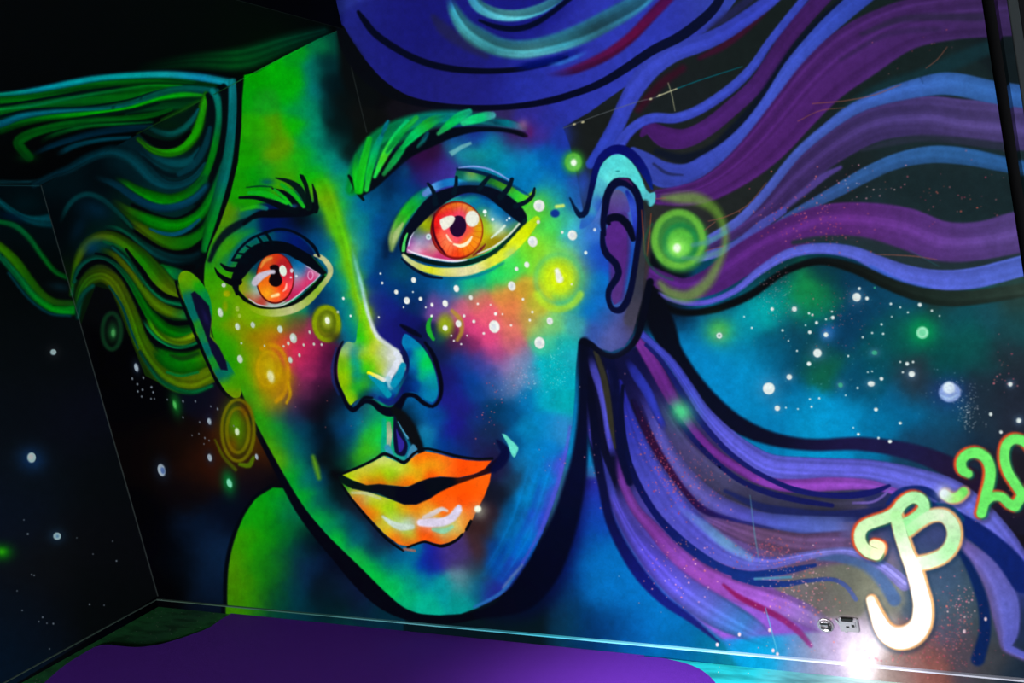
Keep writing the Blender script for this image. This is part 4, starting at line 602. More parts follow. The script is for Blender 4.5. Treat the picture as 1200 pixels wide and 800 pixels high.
# ---- left eye
R([(246, 305, 5), (254, 287, 7), (265, 273, 9), (278, 264, 9), (292, 257, 6)], (0, 10, 24), soft=4, a=.9)
R([(250, 312, 4), (262, 294, 9), (278, 279, 10), (296, 270, 6)], [(40, 140, 10), (60, 150, 0), (0, 120, 60)], soft=7, a=.7)
R([(268, 310, 4), (276, 296, 8), (290, 283, 10), (304, 276, 8)], (0, 90, 100), soft=6, a=.8)
F([(281, 300), (294, 287), (310, 276), (322, 272), (320, 290), (300, 298), (286, 312)], (0, 92, 84), soft=4, a=.85)
F([(318, 274), (335, 272), (354, 280), (366, 292), (372, 306), (350, 296), (334, 288), (320, 287)], soft=4, a=.9, samples=[(322, 278, 0, 70, 90), (335, 278, 0, 26, 104), (352, 286, 0, 14, 96), (366, 300, 0, 20, 60)])
EYE_L = [(280.5, 338), (283, 328), (287, 319), (293, 309), (304, 299), (319, 294), (331, 293), (345, 300), (357, 309), (366, 315), (375.5, 321), (370, 327), (362, 334), (350, 345), (337, 353), (325, 358.5), (313, 359), (302, 357), (290, 349)]
F(EYE_L, soft=1.4, sg=5.0, warp=.3, part=('eye', 'left eye, its white tinted green, teal and pink', 'eye_l'), samples=[
    (284, 336, 140, 150, 0), (290, 323, 80, 136, 0), (291, 340, 120, 158, 30), (297, 330, 60, 136, 140), (294, 314, 0, 60, 90), (299, 336, 150, 170, 190), (297, 343, 150, 176, 166), (293, 348, 190, 72, 40), (306, 353, 184, 60, 46), (320, 358, 160, 180, 170), (342, 302, 0, 84, 130), (350, 310, 0, 100, 162), (354, 317, 20, 120, 170),
    (361, 319, 180, 70, 120), (365, 325, 212, 20, 92), (356, 331, 212, 60, 102), (352, 337, 220, 26, 100), (347, 332, 170, 120, 150), (345, 343, 190, 30, 80), (347, 322, 150, 162, 182), (371, 320, 200, 170, 190), (337, 298, 0, 60, 110)])
E(322.5, 326, 22.5, 30, (80, 6, 6), part=('iris', 'fiery orange red iris of the left eye', None, 'eye_l'))
F(ell(322.5, 325.3, 21.3, 28.6), soft=2, smooth=True, sg=5.0, warp=.4, samples=[(310, 310, 220, 60, 16), (322, 299, 210, 50, 14), (336, 306, 190, 30, 30), (340, 320, 200, 40, 70), (342, 335, 250, 60, 80), (335, 347, 255, 66, 50), (322, 351, 250, 70, 40), (308, 345, 240, 130, 20), (314, 342, 244, 190, 20), (322, 344, 250, 150, 40), (304, 335, 230, 110, 10), (302, 318, 200, 60, 20), (328, 338, 255, 50, 10), (315, 333, 250, 100, 20), (330, 320, 220, 40, 60), (312, 303, 220, 110, 40)])
R([(306, 313, 2), (310, 306, 4), (318, 302, 3)], (236, 150, 60), soft=3, a=.9)
B(330, 312, 9, 9, (150, 20, 40), .6)
F([(316, 313), (320, 310), (326, 311), (328, 316), (328.5, 322), (331, 328), (329, 333.5), (324, 336), (318, 334), (315, 329), (317, 323), (318, 318)], (14, 2, 8), soft=1.8, part=('pupil', 'black pupil of the left eye', None, 'eye_l'))
R([(299, 331, 8), (304, 325, 9), (311, 321, 7), (317, 318.5, 5), (320.5, 318.5, 5)], (196, 184, 200), soft=2.4, part=('glint', 'pale lilac glint across the left iris', None, 'eye_l'))
E(331.8, 317, 4.2, 6.6, (222, 234, 216), rot=-12, part=('glint', 'oval pale glint of the left eye', None, 'eye_l'))
R([(336, 332, 1.5), (335, 338, 2.6), (332, 341, 1.5)], (255, 180, 160), soft=1.6)
R([(319, 347, 3), (326, 345, 4)], (255, 220, 150), soft=2.5)
E(342, 317, 1.8, 2.6, (220, 220, 230)); E(347.5, 323.5, 1.5, 1.5, (220, 220, 230)); E(341, 325, 1.2, 1.2, (220, 210, 220))
ring(364, 322.5, 3, 5, 1.2, (220, 150, 190), soft=1.2)
R([(292, 350, 1.2), (303, 357, 1.5), (325, 359, 1.6), (338, 354, 1.5), (356, 340, 1.4), (375, 321.5, 1.2), (366, 315.5, 1), (359, 311.5, 1)], (196, 190, 206), soft=1.2)
R([(278, 344, 4), (276, 330, 10), (282, 318, 15), (291, 305, 18), (303, 295, 18), (318, 290, 16), (335, 290.5, 13), (350, 298, 13), (365, 307, 12), (377, 317.5, 8), (382, 322, 4)], (1, 5, 15), soft=1.8, part=('eyelid_line', 'thick black upper lid of the left eye', None, 'eye_l'))
R([(366, 300, 1), (374, 309, 1.6), (382, 318, 1.2)], (0, 70, 50), soft=1.5)
R([(358, 345, 4), (368, 336, 7), (377, 327.5, 6), (382, 322, 3)], [(10, 90, 20), (20, 130, 10), (0, 110, 40)], soft=2)
R([(279, 342, 4), (290, 353, 4.5), (303, 360.5, 5), (325, 362.5, 5), (342, 357, 6), (360, 344.5, 6), (370, 334, 5), (379, 324, 4)], (1, 8, 8), soft=1.5, part=('eyelid_line', 'black lower lid line of the left eye', None, 'eye_l'))
R([(369, 299, 3), (374, 300, 5), (381, 305, 6), (387, 314, 6.5), (386.5, 322, 6), (378, 334, 6), (367, 346.5, 8), (355, 356.5, 9), (340, 363.5, 9), (320, 366.5, 9), (302, 364, 7), (288, 356, 4)],
  [(180, 180, 130), (190, 190, 136), (180, 184, 120), (140, 180, 40), (160, 180, 80), (186, 186, 130), (170, 182, 90), (140, 172, 20), (120, 160, 0)], soft=1.8, part=('eyelid', 'pale lime lower lid of the left eye', None, 'eye_l'))
R([(252, 314, 1.5), (256, 321, 4), (264, 327, 6), (273, 331, 8), (280, 330, 8)], (1, 4, 10), soft=1.2, part=('eyelash', 'longest outer lash of the left eye', None, 'eye_l'))
R([(259, 309, 2), (265, 314, 5), (273, 316, 6), (283, 314, 6)], (1, 4, 14), soft=1.2, part=('eyelash', 'second outer lash of the left eye', None, 'eye_l'))
R([(272, 305, 2.5), (281, 291.5, 3), (294, 280, 3), (311, 272.5, 3.2), (325, 268.5, 3), (340, 270, 3), (356, 278, 3.4), (368, 289, 4), (374, 300, 3)], (0, 6, 22), soft=1.5, part=('crease_line', None, None, 'eye_l'))
for q in ([(311, 272, 3), (315, 278, 3.4), (320, 286, 4)], [(302, 277, 2.5), (305, 281, 3), (310, 288, 3.5)], [(289, 288, 2), (293, 290, 2.4), (297, 293, 3)], [(280, 297, 2), (287, 298, 3), (293, 300, 4)], [(273, 305, 3), (281, 305, 5), (289, 306, 6)]):
    R(q, (0, 8, 18), soft=1.3, part=('eyelash', 'short lash bar on the left upper lid', None, 'eye_l'))

# ---- left eyebrow
R([(286, 262, 4), (293, 256, 5), (305, 251, 8), (321, 250, 10), (340, 249.5, 10), (358, 247, 13), (368, 243, 12)], (2, 5, 14), soft=2.5, part=('eyebrow', 'dark left eyebrow with spiky hairs', 'brow_l'))
B(352, 258, 16, 10, (2, 6, 18), .7)
R([(283, 246, 3), (300, 242, 5), (312, 244, 5)], [(40, 150, 10), (30, 170, 10), (10, 100, 110)], soft=2.5, a=.9)
for q, c in (([(281, 231.5, 3), (300, 231.5, 4.5), (317, 236.5, 6), (332, 242.5, 8), (347, 248, 7)], (1, 8, 16)),
             ([(319, 220.5, 1.5), (332, 226, 6), (342, 234, 8), (353, 243, 6)], (1, 8, 14)),
             ([(323.5, 208.5, 1.5), (337, 212, 5), (349, 219.5, 8), (357, 231, 7), (362, 243, 8)], (2, 22, 20)),
             ([(352, 205, 2), (354, 207, 5), (358, 215, 5), (361, 227, 5), (362.5, 241, 8)], (1, 16, 16)),
             ([(366.5, 216, 1.5), (369, 226, 4), (370.5, 236, 5), (370, 247, 6)], (1, 10, 16)),
             ([(289, 219.5, 1.2), (305, 218, 2), (319, 219, 1.4)], (0, 60, 24))):
    R(q, c, soft=1.5, part=('brow_hair', 'dark hair of the left eyebrow', None, 'brow_l'))
for q in ([(322, 222, 3), (334, 232, 4), (342, 241, 2)], [(330, 216, 4), (344, 227, 5), (356, 242, 4)], [(292, 226, 4), (312, 227, 6), (336, 238, 4)]):
    R(q, [(10, 160, 30), (10, 176, 20), (20, 184, 30)], soft=2, part=('brow_hair', 'green hair of the left eyebrow', None, 'brow_l'))
B(313, 213, 8, 4, (0, 84, 96), .8); B(345, 241, 4, 2, (30, 70, 130), .7)

# ---- right eye
R([(452, 300, 6), (456, 280, 10), (466, 262, 12), (478, 244, 12), (492, 230, 10), (506, 221, 6)], (0, 20, 50), soft=8, a=.6)
R([(459, 292, 5), (461, 280, 11), (467, 264, 13), (477, 248, 14), (488, 236, 14), (499, 226, 11), (510, 219, 4)], [(120, 150, 80), (150, 180, 100), (80, 180, 50), (30, 190, 30), (10, 176, 60), (0, 130, 130), (20, 110, 160)], soft=5, streak=.15)
R([(461, 284, 3), (465, 273, 6), (472, 262, 3)], (170, 186, 120), soft=3, a=.8)
F([(536, 199), (560, 202), (582, 209), (598, 216), (616, 228), (628, 222), (622, 238), (606, 246), (588, 230), (570, 220), (550, 218), (535, 220)], soft=2.5, sg=5.0, part=('eyelid', 'green and cyan upper lid of the right eye', 'lid_r'), samples=[(539, 206, 8, 90, 70), (543, 214, 30, 160, 176), (555, 207, 112, 150, 60), (553, 214, 40, 170, 150), (565, 212, 30, 170, 120), (575, 210, 10, 80, 40), (580, 216, 40, 150, 40), (588, 213, 60, 120, 16), (592, 225, 30, 160, 60), (598, 222, 80, 130, 20), (604, 230, 30, 200, 60), (611, 234, 60, 206, 40), (570, 205, 8, 70, 36), (620, 228, 130, 200, 20)])
R([(498, 227, 7), (508, 220, 9), (520, 215, 9), (532, 213, 9), (545, 215, 6)], [(90, 130, 200), (84, 150, 216), (20, 110, 190), (20, 130, 200), (40, 160, 190)], soft=3)
EYE_R = [(476.5, 296), (479, 284), (482, 276), (489, 266), (499, 254), (510, 244), (522, 236), (537, 230), (555, 227), (571, 230), (586, 238), (600, 249), (609.5, 261), (601, 273), (588, 284.5), (570, 295.5), (552, 302.5), (532, 305.5), (514, 304), (499, 300), (486, 297)]
F(EYE_R, soft=1.6, sg=5.0, warp=.35, part=('eye', 'right eye, its white tinted blue, lime and pink', 'eye_r'), samples=[
    (480, 288, 176, 40, 130), (482, 282, 120, 90, 160), (483, 294, 200, 170, 200), (489, 289, 236, 196, 214), (499, 295, 222, 80, 124), (513, 299, 204, 46, 110), (495, 281, 140, 150, 192), (498, 265, 150, 170, 0), (502, 260, 176, 190, 0), (490, 271, 70, 100, 96), (505, 279, 150, 84, 140), (508, 290, 190, 150, 130), (505, 252, 70, 50, 60), (500, 286, 170, 150, 180),
    (540, 233, 30, 150, 140), (552, 231, 16, 140, 142), (570, 238, 0, 100, 162), (585, 246, 0, 112, 172), (597, 254, 0, 70, 130), (577, 254, 90, 166, 186), (567, 260, 160, 180, 16), (573, 269, 150, 200, 60), (585, 268, 190, 220, 196), (567, 275, 204, 190, 0), (579, 284, 160, 130, 0), (592, 277, 150, 140, 20), (600, 268, 80, 146, 70), (573, 290, 150, 138, 20), (560, 296, 150, 120, 30), (594, 260, 60, 140, 172), (558, 240, 0, 110, 160), (565, 248, 60, 150, 100)])
E(535.5, 269.5, 31, 34, (120, 10, 12), part=('iris', 'glowing red and orange iris of the right eye', None, 'eye_r'))
F(ell(536.2, 269.2, 29.2, 32), soft=3, sg=5.0, warp=.6, samples=[(520, 240, 220, 110, 20), (535, 239, 236, 120, 20), (552, 243, 232, 150, 50), (512, 255, 240, 20, 16), (509, 270, 232, 20, 20), (514, 285, 250, 60, 40), (524, 296, 255, 80, 40), (537, 299, 255, 60, 20), (552, 294, 250, 110, 20), (561, 285, 240, 130, 40), (564, 270, 230, 170, 10), (563, 258, 220, 180, 20), (556, 280, 244, 160, 20), (546, 288, 255, 120, 10), (528, 287, 255, 120, 50), (520, 275, 255, 90, 60), (535, 280, 246, 70, 110), (548, 272, 250, 110, 30), (540, 248, 240, 70, 100), (527, 250, 250, 40, 40), (524, 260, 240, 60, 90)])
B(537, 268, 17, 19, (246, 60, 100), .75, pw=2)
B(552, 285, 10, 10, (250, 140, 10), .7); B(523, 283, 9, 10, (255, 130, 80), .7)
for k in range(26):
    q = math.radians(k*360/26+5); rr = 19+(k*7 % 5)
    R([(536+rr*math.cos(q)*.95, 269+rr*math.sin(q), .9), (536+29*math.cos(q), 269+31.5*math.sin(q), 1.3)], (180, 30, 10), soft=1.2, a=.28)
E(536.8, 265, 9.8, 12.6, (32, 4, 44), rot=6, part=('pupil', 'dark plum pupil of the right eye', None, 'eye_r'))
F([(515.5, 258), (522, 254), (530, 252.5), (533.5, 255.5), (530, 263), (525.5, 267), (520, 269.5), (517, 265)], (236, 230, 214), soft=1.6, part=('glint', 'left white glint of the right eye', None, 'eye_r'))
E(553.6, 256.2, 8, 9.4, (238, 238, 222), soft=1.8, part=('glint', 'round white glint of the right eye', None, 'eye_r'))
R([(532, 286, 2), (540, 288, 4), (548, 284.5, 4), (553, 277.5, 2)], (255, 236, 196), soft=1.6, part=('glint', 'curved cream glint under the right pupil', None, 'eye_r'))
R([(523.5, 275, 1.5), (526, 280, 2.4), (530, 283.5, 1.2)], (255, 220, 190), soft=1.4)
R([(509.5, 250, 1), (507.5, 262, 2.6), (509, 275, 3), (514, 287, 3), (522, 297.5, 2)], (70, 0, 20), soft=1.6)
R([(555, 299, 1.5), (564, 292, 3), (569, 286, 1)], (110, 20, 30), soft=2.4)
for x, y, r in ((568.3, 248, 2.4), (577.5, 257, 1.8), (597, 255.5, 1.5), (594, 258, .9), (568.5, 252.5, 1)):
    E(x, y, r, r, (236, 244, 244))
E(502.4, 277.4, 3.2, 3.6, (200, 220, 220)); E(502.4, 277.4, 1.4, 1.6, (130, 160, 160))
R([(576, 278.5, 2), (584, 272, 3), (591.5, 264.5, 3)], (214, 232, 214), soft=2)
R([(478.5, 293, 1.4), (486, 296.6, 2), (499, 300.5, 2.2), (514, 304, 2.4), (533, 306, 2.4), (547, 304.5, 2)], (236, 226, 236), soft=1.4)
R([(560, 297.5, 1.6), (578, 289.5, 2.2), (595, 277, 2.4), (609, 261.5, 2.2)], (214, 224, 206), soft=1.4)
R([(479, 288, 1), (481, 279, 1.6), (485, 272, 1)], (220, 220, 240), soft=1.2)
R([(530, 226, 20), (555, 221, 18), (580, 228, 18), (603, 244, 14)], (0, 40, 100), soft=6, a=.75, fade=(.15, .1))
R([(474, 299, 5), (472.5, 288, 9), (477, 274, 10), (488, 259, 13), (499, 246, 16), (510, 236, 17), (524, 228, 14), (540, 222.5, 10), (556, 221.5, 9), (573, 225, 12), (588, 234, 16), (602, 245, 17), (611, 254.5, 13), (614, 261, 6)], (2, 8, 26), soft=1.8, part=('eyelid_line', 'thick black upper lid of the right eye', None, 'eye_r'))
F([(471, 295), (472.5, 283), (477, 272.5), (478.5, 273), (475.5, 284), (474.5, 295)], (70, 206, 90), soft=1.2, part=('eyelid', 'small green wedge at the inner corner of the right eye', None, 'eye_r'))
R([(474, 297, 4), (486, 301, 4.5), (499, 305.5, 5), (514, 308.5, 5), (534, 310, 5), (555, 306, 6), (577, 297, 6.5), (596, 282.5, 7), (611, 266, 6), (615, 258, 4)], [(1, 16, 16), (0, 20, 24), (0, 34, 26), (0, 44, 34), (2, 30, 40)], soft=1.5, part=('eyelid_line', 'dark green lower lid line of the right eye', None, 'eye_r'))
R([(473, 299, 4), (481, 307, 7), (493, 313, 8), (510, 317.5, 9), (530, 319, 11), (550, 317, 11), (570, 309.5, 11), (588, 299, 12), (604, 285, 14), (618, 269, 13), (629, 257, 8)],
  [(196, 200, 150), (200, 204, 120), (214, 216, 30), (220, 216, 110), (226, 216, 160), (226, 218, 150), (220, 222, 60), (222, 230, 30), (226, 236, 20), (216, 232, 0), (180, 226, 20)], soft=2.2, part=('eyelid', 'yellow lower lid of the right eye', None, 'eye_r'))
B(598, 296, 10, 5, (170, 210, 150), .6, rot=-40)
R([(471, 303, 2), (480, 311, 3.4), (492, 319, 3.6), (504, 324, 3.4), (518, 326, 2)], (1, 14, 40), soft=1.8, part=('crease_line', None, None, 'eye_r'))
R([(522, 326, 3), (545, 325.5, 4), (570, 319, 3), (590, 308, 2)], (0, 100, 140), soft=4, a=.7)
R([(536, 198, 3), (556, 200.5, 4), (578, 207, 4.4), (598, 216, 4.6)], (0, 30, 62), soft=2, part=('crease_line', None, None, 'eye_r'))
R([(538, 196.5, 1.5), (555, 195, 2.2), (571, 197.5, 2.2), (584, 203, 2.2), (597, 211, 1.6)], (124, 154, 222), soft=1.5)
R([(600, 217, 3), (612, 224, 3), (620, 229, 2)], (0, 60, 100), soft=3, a=.8)
for q, lab in (([(501.5, 215, 3), (505.5, 219.5, 4), (509, 227, 5), (510.5, 238, 7)], 'innermost'), ([(535, 207.5, 3.6), (534.5, 217, 4.4), (532, 226, 6)], 'second'), ([(573.5, 207, 4), (568, 213, 5), (562, 221, 6)], 'middle'), ([(600, 210, 4.6), (596.5, 219, 5.4), (587, 231, 7)], 'fourth'), ([(626.5, 220.5, 2.6), (624.5, 229, 4.4), (616.5, 236.5, 5), (604, 241.5, 6)], 'outermost, curling')):
    R(q, (1, 18, 34), soft=1.3, part=('eyelash', lab+' lash on the right upper lid', None, 'eye_r'))

# ---- right eyebrow
R([(412, 222, 14), (424, 192, 24), (446, 166, 28), (478, 148, 24), (515, 139, 18), (560, 140, 14), (600, 147, 10), (616, 151, 5)], [(0, 120, 36), (0, 116, 60), (0, 110, 60), (0, 116, 90), (0, 124, 110), (10, 76, 90), (60, 60, 90)], soft=7, a=.95, streak=.3)
B(516, 137, 22, 6, (0, 110, 130), .7, rot=-8)
R([(424, 226, 8), (438, 212, 16), (456, 194, 18), (478, 176, 18), (505, 163, 18), (530, 155.5, 12), (556, 151.5, 7), (582, 151.5, 5), (600, 154, 5), (614, 158, 6), (617, 159, 4)], [(3, 10, 20), (2, 4, 14), (1, 6, 18), (1, 8, 24), (2, 4, 18)], soft=3, part=('eyebrow', 'arched right eyebrow of green strokes over a black base', 'brow_r'))
R([(409, 206, 3), (414, 214, 5), (420, 226, 5), (426, 234, 3)], (1, 14, 14), soft=2)
for q, c in (([(419, 224, 5), (416.5, 202, 5), (418.5, 182, 3)], [(10, 170, 20), (14, 184, 30), (0, 120, 50)]),
             ([(422, 224, 5), (424.5, 198, 7), (433, 163, 5)], [(14, 190, 20), (20, 196, 30), (10, 170, 40)]),
             ([(429.5, 222, 4), (434.5, 196, 6), (441, 174, 6), (447, 160, 4)], [(30, 204, 60), (10, 196, 50), (0, 170, 90), (0, 120, 120)]),
             ([(439.5, 207, 3), (449, 186, 6), (461.5, 164.5, 7), (477, 143, 5)], [(20, 200, 70), (60, 190, 30), (10, 190, 80), (0, 170, 100)]),
             ([(450, 204, 3), (461, 189.5, 6), (471, 175, 6)], [(20, 110, 50), (10, 140, 60), (0, 130, 60)]),
             ([(454, 178, 3), (467, 160, 5), (488, 138, 4)], [(10, 150, 60), (0, 160, 60), (30, 170, 60)]),
             ([(472, 173, 4), (487, 157, 8), (505, 143, 9), (520, 136, 5)], [(0, 170, 70), (0, 204, 100), (20, 180, 50), (0, 130, 120)]),
             ([(514, 156.5, 3), (526, 146.5, 7), (540, 136, 8), (550, 130.5, 5)], [(40, 150, 90), (0, 206, 80), (0, 204, 110), (20, 180, 140)]),
             ([(543.5, 143.5, 6), (557, 139.5, 8), (570, 136, 8), (577, 135, 6)], [(30, 200, 130), (10, 216, 120), (10, 206, 120), (70, 176, 180)]),
             ([(581, 143, 4), (595, 144.5, 6), (609, 148, 5)], [(0, 70, 90), (0, 104, 120), (60, 90, 130)]),
             ([(448, 158, 2), (452, 148, 4), (455, 142, 2)], [(0, 90, 100), (0, 110, 130)]),
             ([(490, 172, 2), (496, 165, 4), (501, 156, 3)], [(10, 80, 70), (0, 70, 90)])):
    R([(u, v, w_*1.25+.6) for u, v, w_ in q], c, soft=3.2, streak=.2, part=('brow_hair', 'green brush hair of the right eyebrow', None, 'brow_r'))
B(613, 146, 6, 6, (130, 90, 130), .8); B(621, 155, 5, 8, (90, 24, 96), .7)
F([(526, 178), (540, 170), (552, 166), (553, 169), (541, 175), (530, 183)], (110, 180, 186), soft=2.5, a=.85, smooth=False)
B(475, 200, 6, 8, (0, 70, 120), .6)

# ---- nose
NOSE = [(404, 463), (397, 446), (396, 426), (400, 409), (407, 400), (416, 401), (419, 385), (423, 365), (426, 345), (432, 362), (438, 384), (447, 397), (458, 404.5), (468, 412), (472, 420), (476, 432), (470, 446), (466, 460), (456, 471), (446, 471), (437, 466), (425, 466), (416, 470), (410, 475)]
F(NOSE, soft=1.8, sg=5.0, warp=.5, part=('nose', 'nose with lime bridge, white tip and teal right wing', 'nose'), samples=[
    (400, 440, 140, 180, 0), (398, 425, 110, 180, 0), (405, 412, 160, 186, 92), (410, 405, 172, 186, 122), (404, 403, 60, 150, 140), (402, 422, 120, 172, 20), (408, 446, 132, 186, 0), (410, 460, 126, 190, 0), (407, 470, 150, 190, 0), (408, 430, 110, 186, 0), (417, 425, 0, 150, 130), (417, 410, 0, 120, 140), (421, 440, 0, 134, 110),
    (418, 452, 16, 160, 40), (428, 448, 60, 172, 16), (423, 400, 16, 190, 16), (430, 400, 134, 196, 0), (432, 385, 180, 204, 10), (425, 385, 40, 190, 20), (427, 370, 120, 200, 10), (428, 416, 130, 196, 0), (426, 410, 150, 190, 92), (436, 410, 190, 200, 16), (437, 421, 150, 200, 16), (432, 429, 60, 192, 8), (445, 428, 172, 200, 16),
    (441, 405, 190, 206, 80), (450, 410, 190, 202, 162), (448, 425, 186, 192, 150), (444, 415, 186, 200, 130), (458, 415, 206, 206, 196), (462, 420, 200, 206, 200), (455, 432, 190, 200, 200), (434, 446, 0, 120, 92), (441, 455, 0, 130, 150), (427, 461, 0, 80, 56), (448, 465, 0, 96, 150), (437, 463, 16, 30, 100), (460, 452, 0, 110, 150), (455, 468, 10, 30, 122), (467, 447, 0, 60, 120)])
R([(410, 282, 2), (413, 292, 3), (418, 312, 3.6), (424, 335, 4), (429, 358, 4.4), (434, 375, 4.4), (442, 393, 5), (455, 404, 4.6), (466, 412, 5)], [(60, 160, 140), (110, 190, 180), (130, 200, 190), (170, 206, 200), (200, 214, 206), (206, 214, 206), (210, 216, 216)], soft=4, fade=(.3, 0), part=('nose_highlight', 'pale highlight running down the bridge of the nose', None, 'nose'))
R([(432, 436.5, 4), (441, 440.5, 5), (450, 445, 5)], [(244, 236, 0), (232, 226, 130), (216, 216, 210)], soft=1.6)
R([(433, 440, 3), (445, 450, 7), (455, 462, 8)], (0, 140, 166), soft=2.5)
R([(464, 414, 6), (468, 418, 7), (465, 426, 7), (460, 435, 7), (455, 444, 7)], (212, 216, 226), soft=1.6, part=('nose_highlight', 'white angular highlight on the nose tip', None, 'nose'))
R([(455, 443, 6), (457, 450, 6), (459, 458, 5)], (150, 196, 210), soft=3, a=.85, fade=(0, .4))
R([(472.5, 428, 7), (468, 440, 9), (461.5, 450, 8)], (0, 136, 170), soft=2.4)
R([(463, 446, 8), (468, 432, 4)], (10, 30, 100), soft=3, a=0)
WING = [(474.5, 391), (484, 396), (495, 406), (504, 420), (509.5, 433), (513, 448), (513.5, 462), (508, 471), (499, 468), (490, 461), (480, 459), (472, 463), (470, 454), (477, 441), (480, 426), (477, 413), (471, 402)]
F(WING, soft=2, sg=5.0, warp=.5, part=('nostril_wing', 'teal right wing of the nose with a green flash', None, 'nose'), samples=[(478, 396, 0, 110, 172), (476, 403, 0, 130, 182), (486, 405, 0, 130, 170), (492, 415, 0, 190, 112), (498, 425, 0, 206, 70), (503, 432, 0, 190, 92), (497, 438, 0, 180, 120), (488, 422, 0, 140, 162), (486, 435, 0, 90, 160), (505, 450, 0, 130, 150), (508, 463, 0, 120, 162), (498, 455, 0, 100, 152), (485, 450, 0, 60, 140), (477, 455, 0, 26, 90), (479, 440, 0, 20, 72), (478, 415, 0, 56, 140), (505, 442, 0, 150, 150)])
R([(470, 381, 3), (477, 385, 6), (486, 390, 6), (493, 394, 3)], (2, 4, 28), soft=3, part=('nose_line', None, None, 'nose'))
R([(402, 400, 2), (396, 412, 3), (393, 428, 3), (394, 444, 3), (401, 461, 4), (407, 474, 5), (414, 480, 6), (421, 475, 5), (428, 470, 5), (437, 471.5, 6), (445, 478, 8), (454, 482, 11), (463, 481, 11), (470, 470, 9), (476, 463, 6), (486, 463.5, 5), (496, 471.5, 5), (507, 476, 4), (515, 468, 4), (517.5, 452, 4.5), (513, 430, 5), (507, 414, 5), (498, 401, 3)], (1, 3, 20), soft=2.2, part=('nose_line', 'black outline round the nostrils', None, 'nose'))
R([(394, 408, 2), (389.5, 430, 3), (391, 448, 3), (397, 462, 2)], (16, 40, 100), soft=3, a=.8)
R([(420, 474, 2), (427, 466, 4), (436, 466, 3)], (1, 6, 18), soft=2.5)
R([(445, 466, 4), (456, 472, 7), (466, 466, 5), (472, 455, 5)], [(8, 30, 110), (16, 24, 110), (10, 20, 90)], soft=3, a=.9)
# philtrum
R([(462, 480, 8), (470, 488, 14), (480, 502, 15), (488, 518, 13), (496, 533, 7)], (6, 9, 14), soft=5)
R([(450, 492, 5), (450.5, 510, 7), (449, 530, 6)], (0, 160, 130), soft=3, a=.8)
R([(455.5, 496, 5), (456.5, 508, 6.5), (455.5, 522, 5)], [(110, 150, 110), (180, 186, 146), (150, 180, 150)], soft=2, part=('philtrum_stripe', 'cream stripe between nose and lips'))
R([(454, 524, 7), (458, 534, 8)], (50, 146, 176), soft=3)
F([(462, 486), (467, 500), (474, 512), (478, 522), (474, 534), (463, 530)], (8, 10, 46), soft=2)
F([(464.5, 502), (468, 510), (474, 519), (472, 527), (468, 530), (466, 518)], (44, 32, 140), soft=1.6)
F([(477, 536), (484, 520), (490, 528), (486, 538)], (60, 130, 164), soft=2)
R([(466.5, 494, 1), (472, 504, 1.8), (478, 513, 2.4)], (70, 146, 180), soft=1.4)

# ---- lips
B(394, 556, 9, 7, (2, 4, 8), .9)
UP = [(400, 555.5), (413, 551.5), (425, 547), (439, 540), (450, 534), (460, 538.5), (474, 544.5), (487, 533), (498.5, 528.5), (512.5, 531), (530, 536), (547.5, 539), (562, 540), (576, 539.5), (567, 551), (553, 556), (535, 560), (516, 558), (502, 561), (484.5, 568.6), (472, 570), (460, 568.5), (442.5, 567.5), (428.5, 568.5), (413, 562)]
F(UP, smooth=False, soft=1.6, sg=6.5, warp=.35, part=('upper_lip', 'upper lip shading from lime to orange'), samples=[
    (406, 556, 180, 212, 6), (420, 552, 196, 202, 60), (435, 547, 192, 190, 74), (450, 538, 202, 206, 122), (440, 557, 172, 206, 0), (455, 550, 172, 212, 0), (425, 560, 202, 190, 8), (460, 558, 120, 206, 8), (470, 548, 192, 212, 60), (478, 548, 202, 202, 26), (430, 566, 214, 90, 16), (445, 565, 232, 80, 8), (465, 566, 232, 110, 16), (480, 562, 246, 112, 0),
    (488, 540, 246, 110, 4), (500, 533, 250, 104, 6), (500, 545, 226, 172, 16), (515, 545, 236, 160, 16), (490, 554, 216, 172, 16), (526, 551, 252, 100, 16), (505, 556, 255, 70, 0), (540, 548, 255, 74, 0), (560, 545, 255, 82, 2), (520, 537, 252, 96, 16), (550, 553, 240, 74, 2), (460, 543, 190, 206, 100)])
LOW = [(400.5, 565), (413, 572.5), (428.5, 575.5), (442.5, 579.5), (460, 585.5), (472, 590), (488, 589), (502, 583), (516, 574.5), (533.5, 566.5), (553, 560), (575.5, 554), (574, 565), (567.5, 582), (558.5, 599), (551.5, 613), (542.5, 625.5), (528, 635), (516, 638), (498.5, 633), (479, 640), (467, 637.5), (451, 625.5), (430, 603), (413, 583.5)]
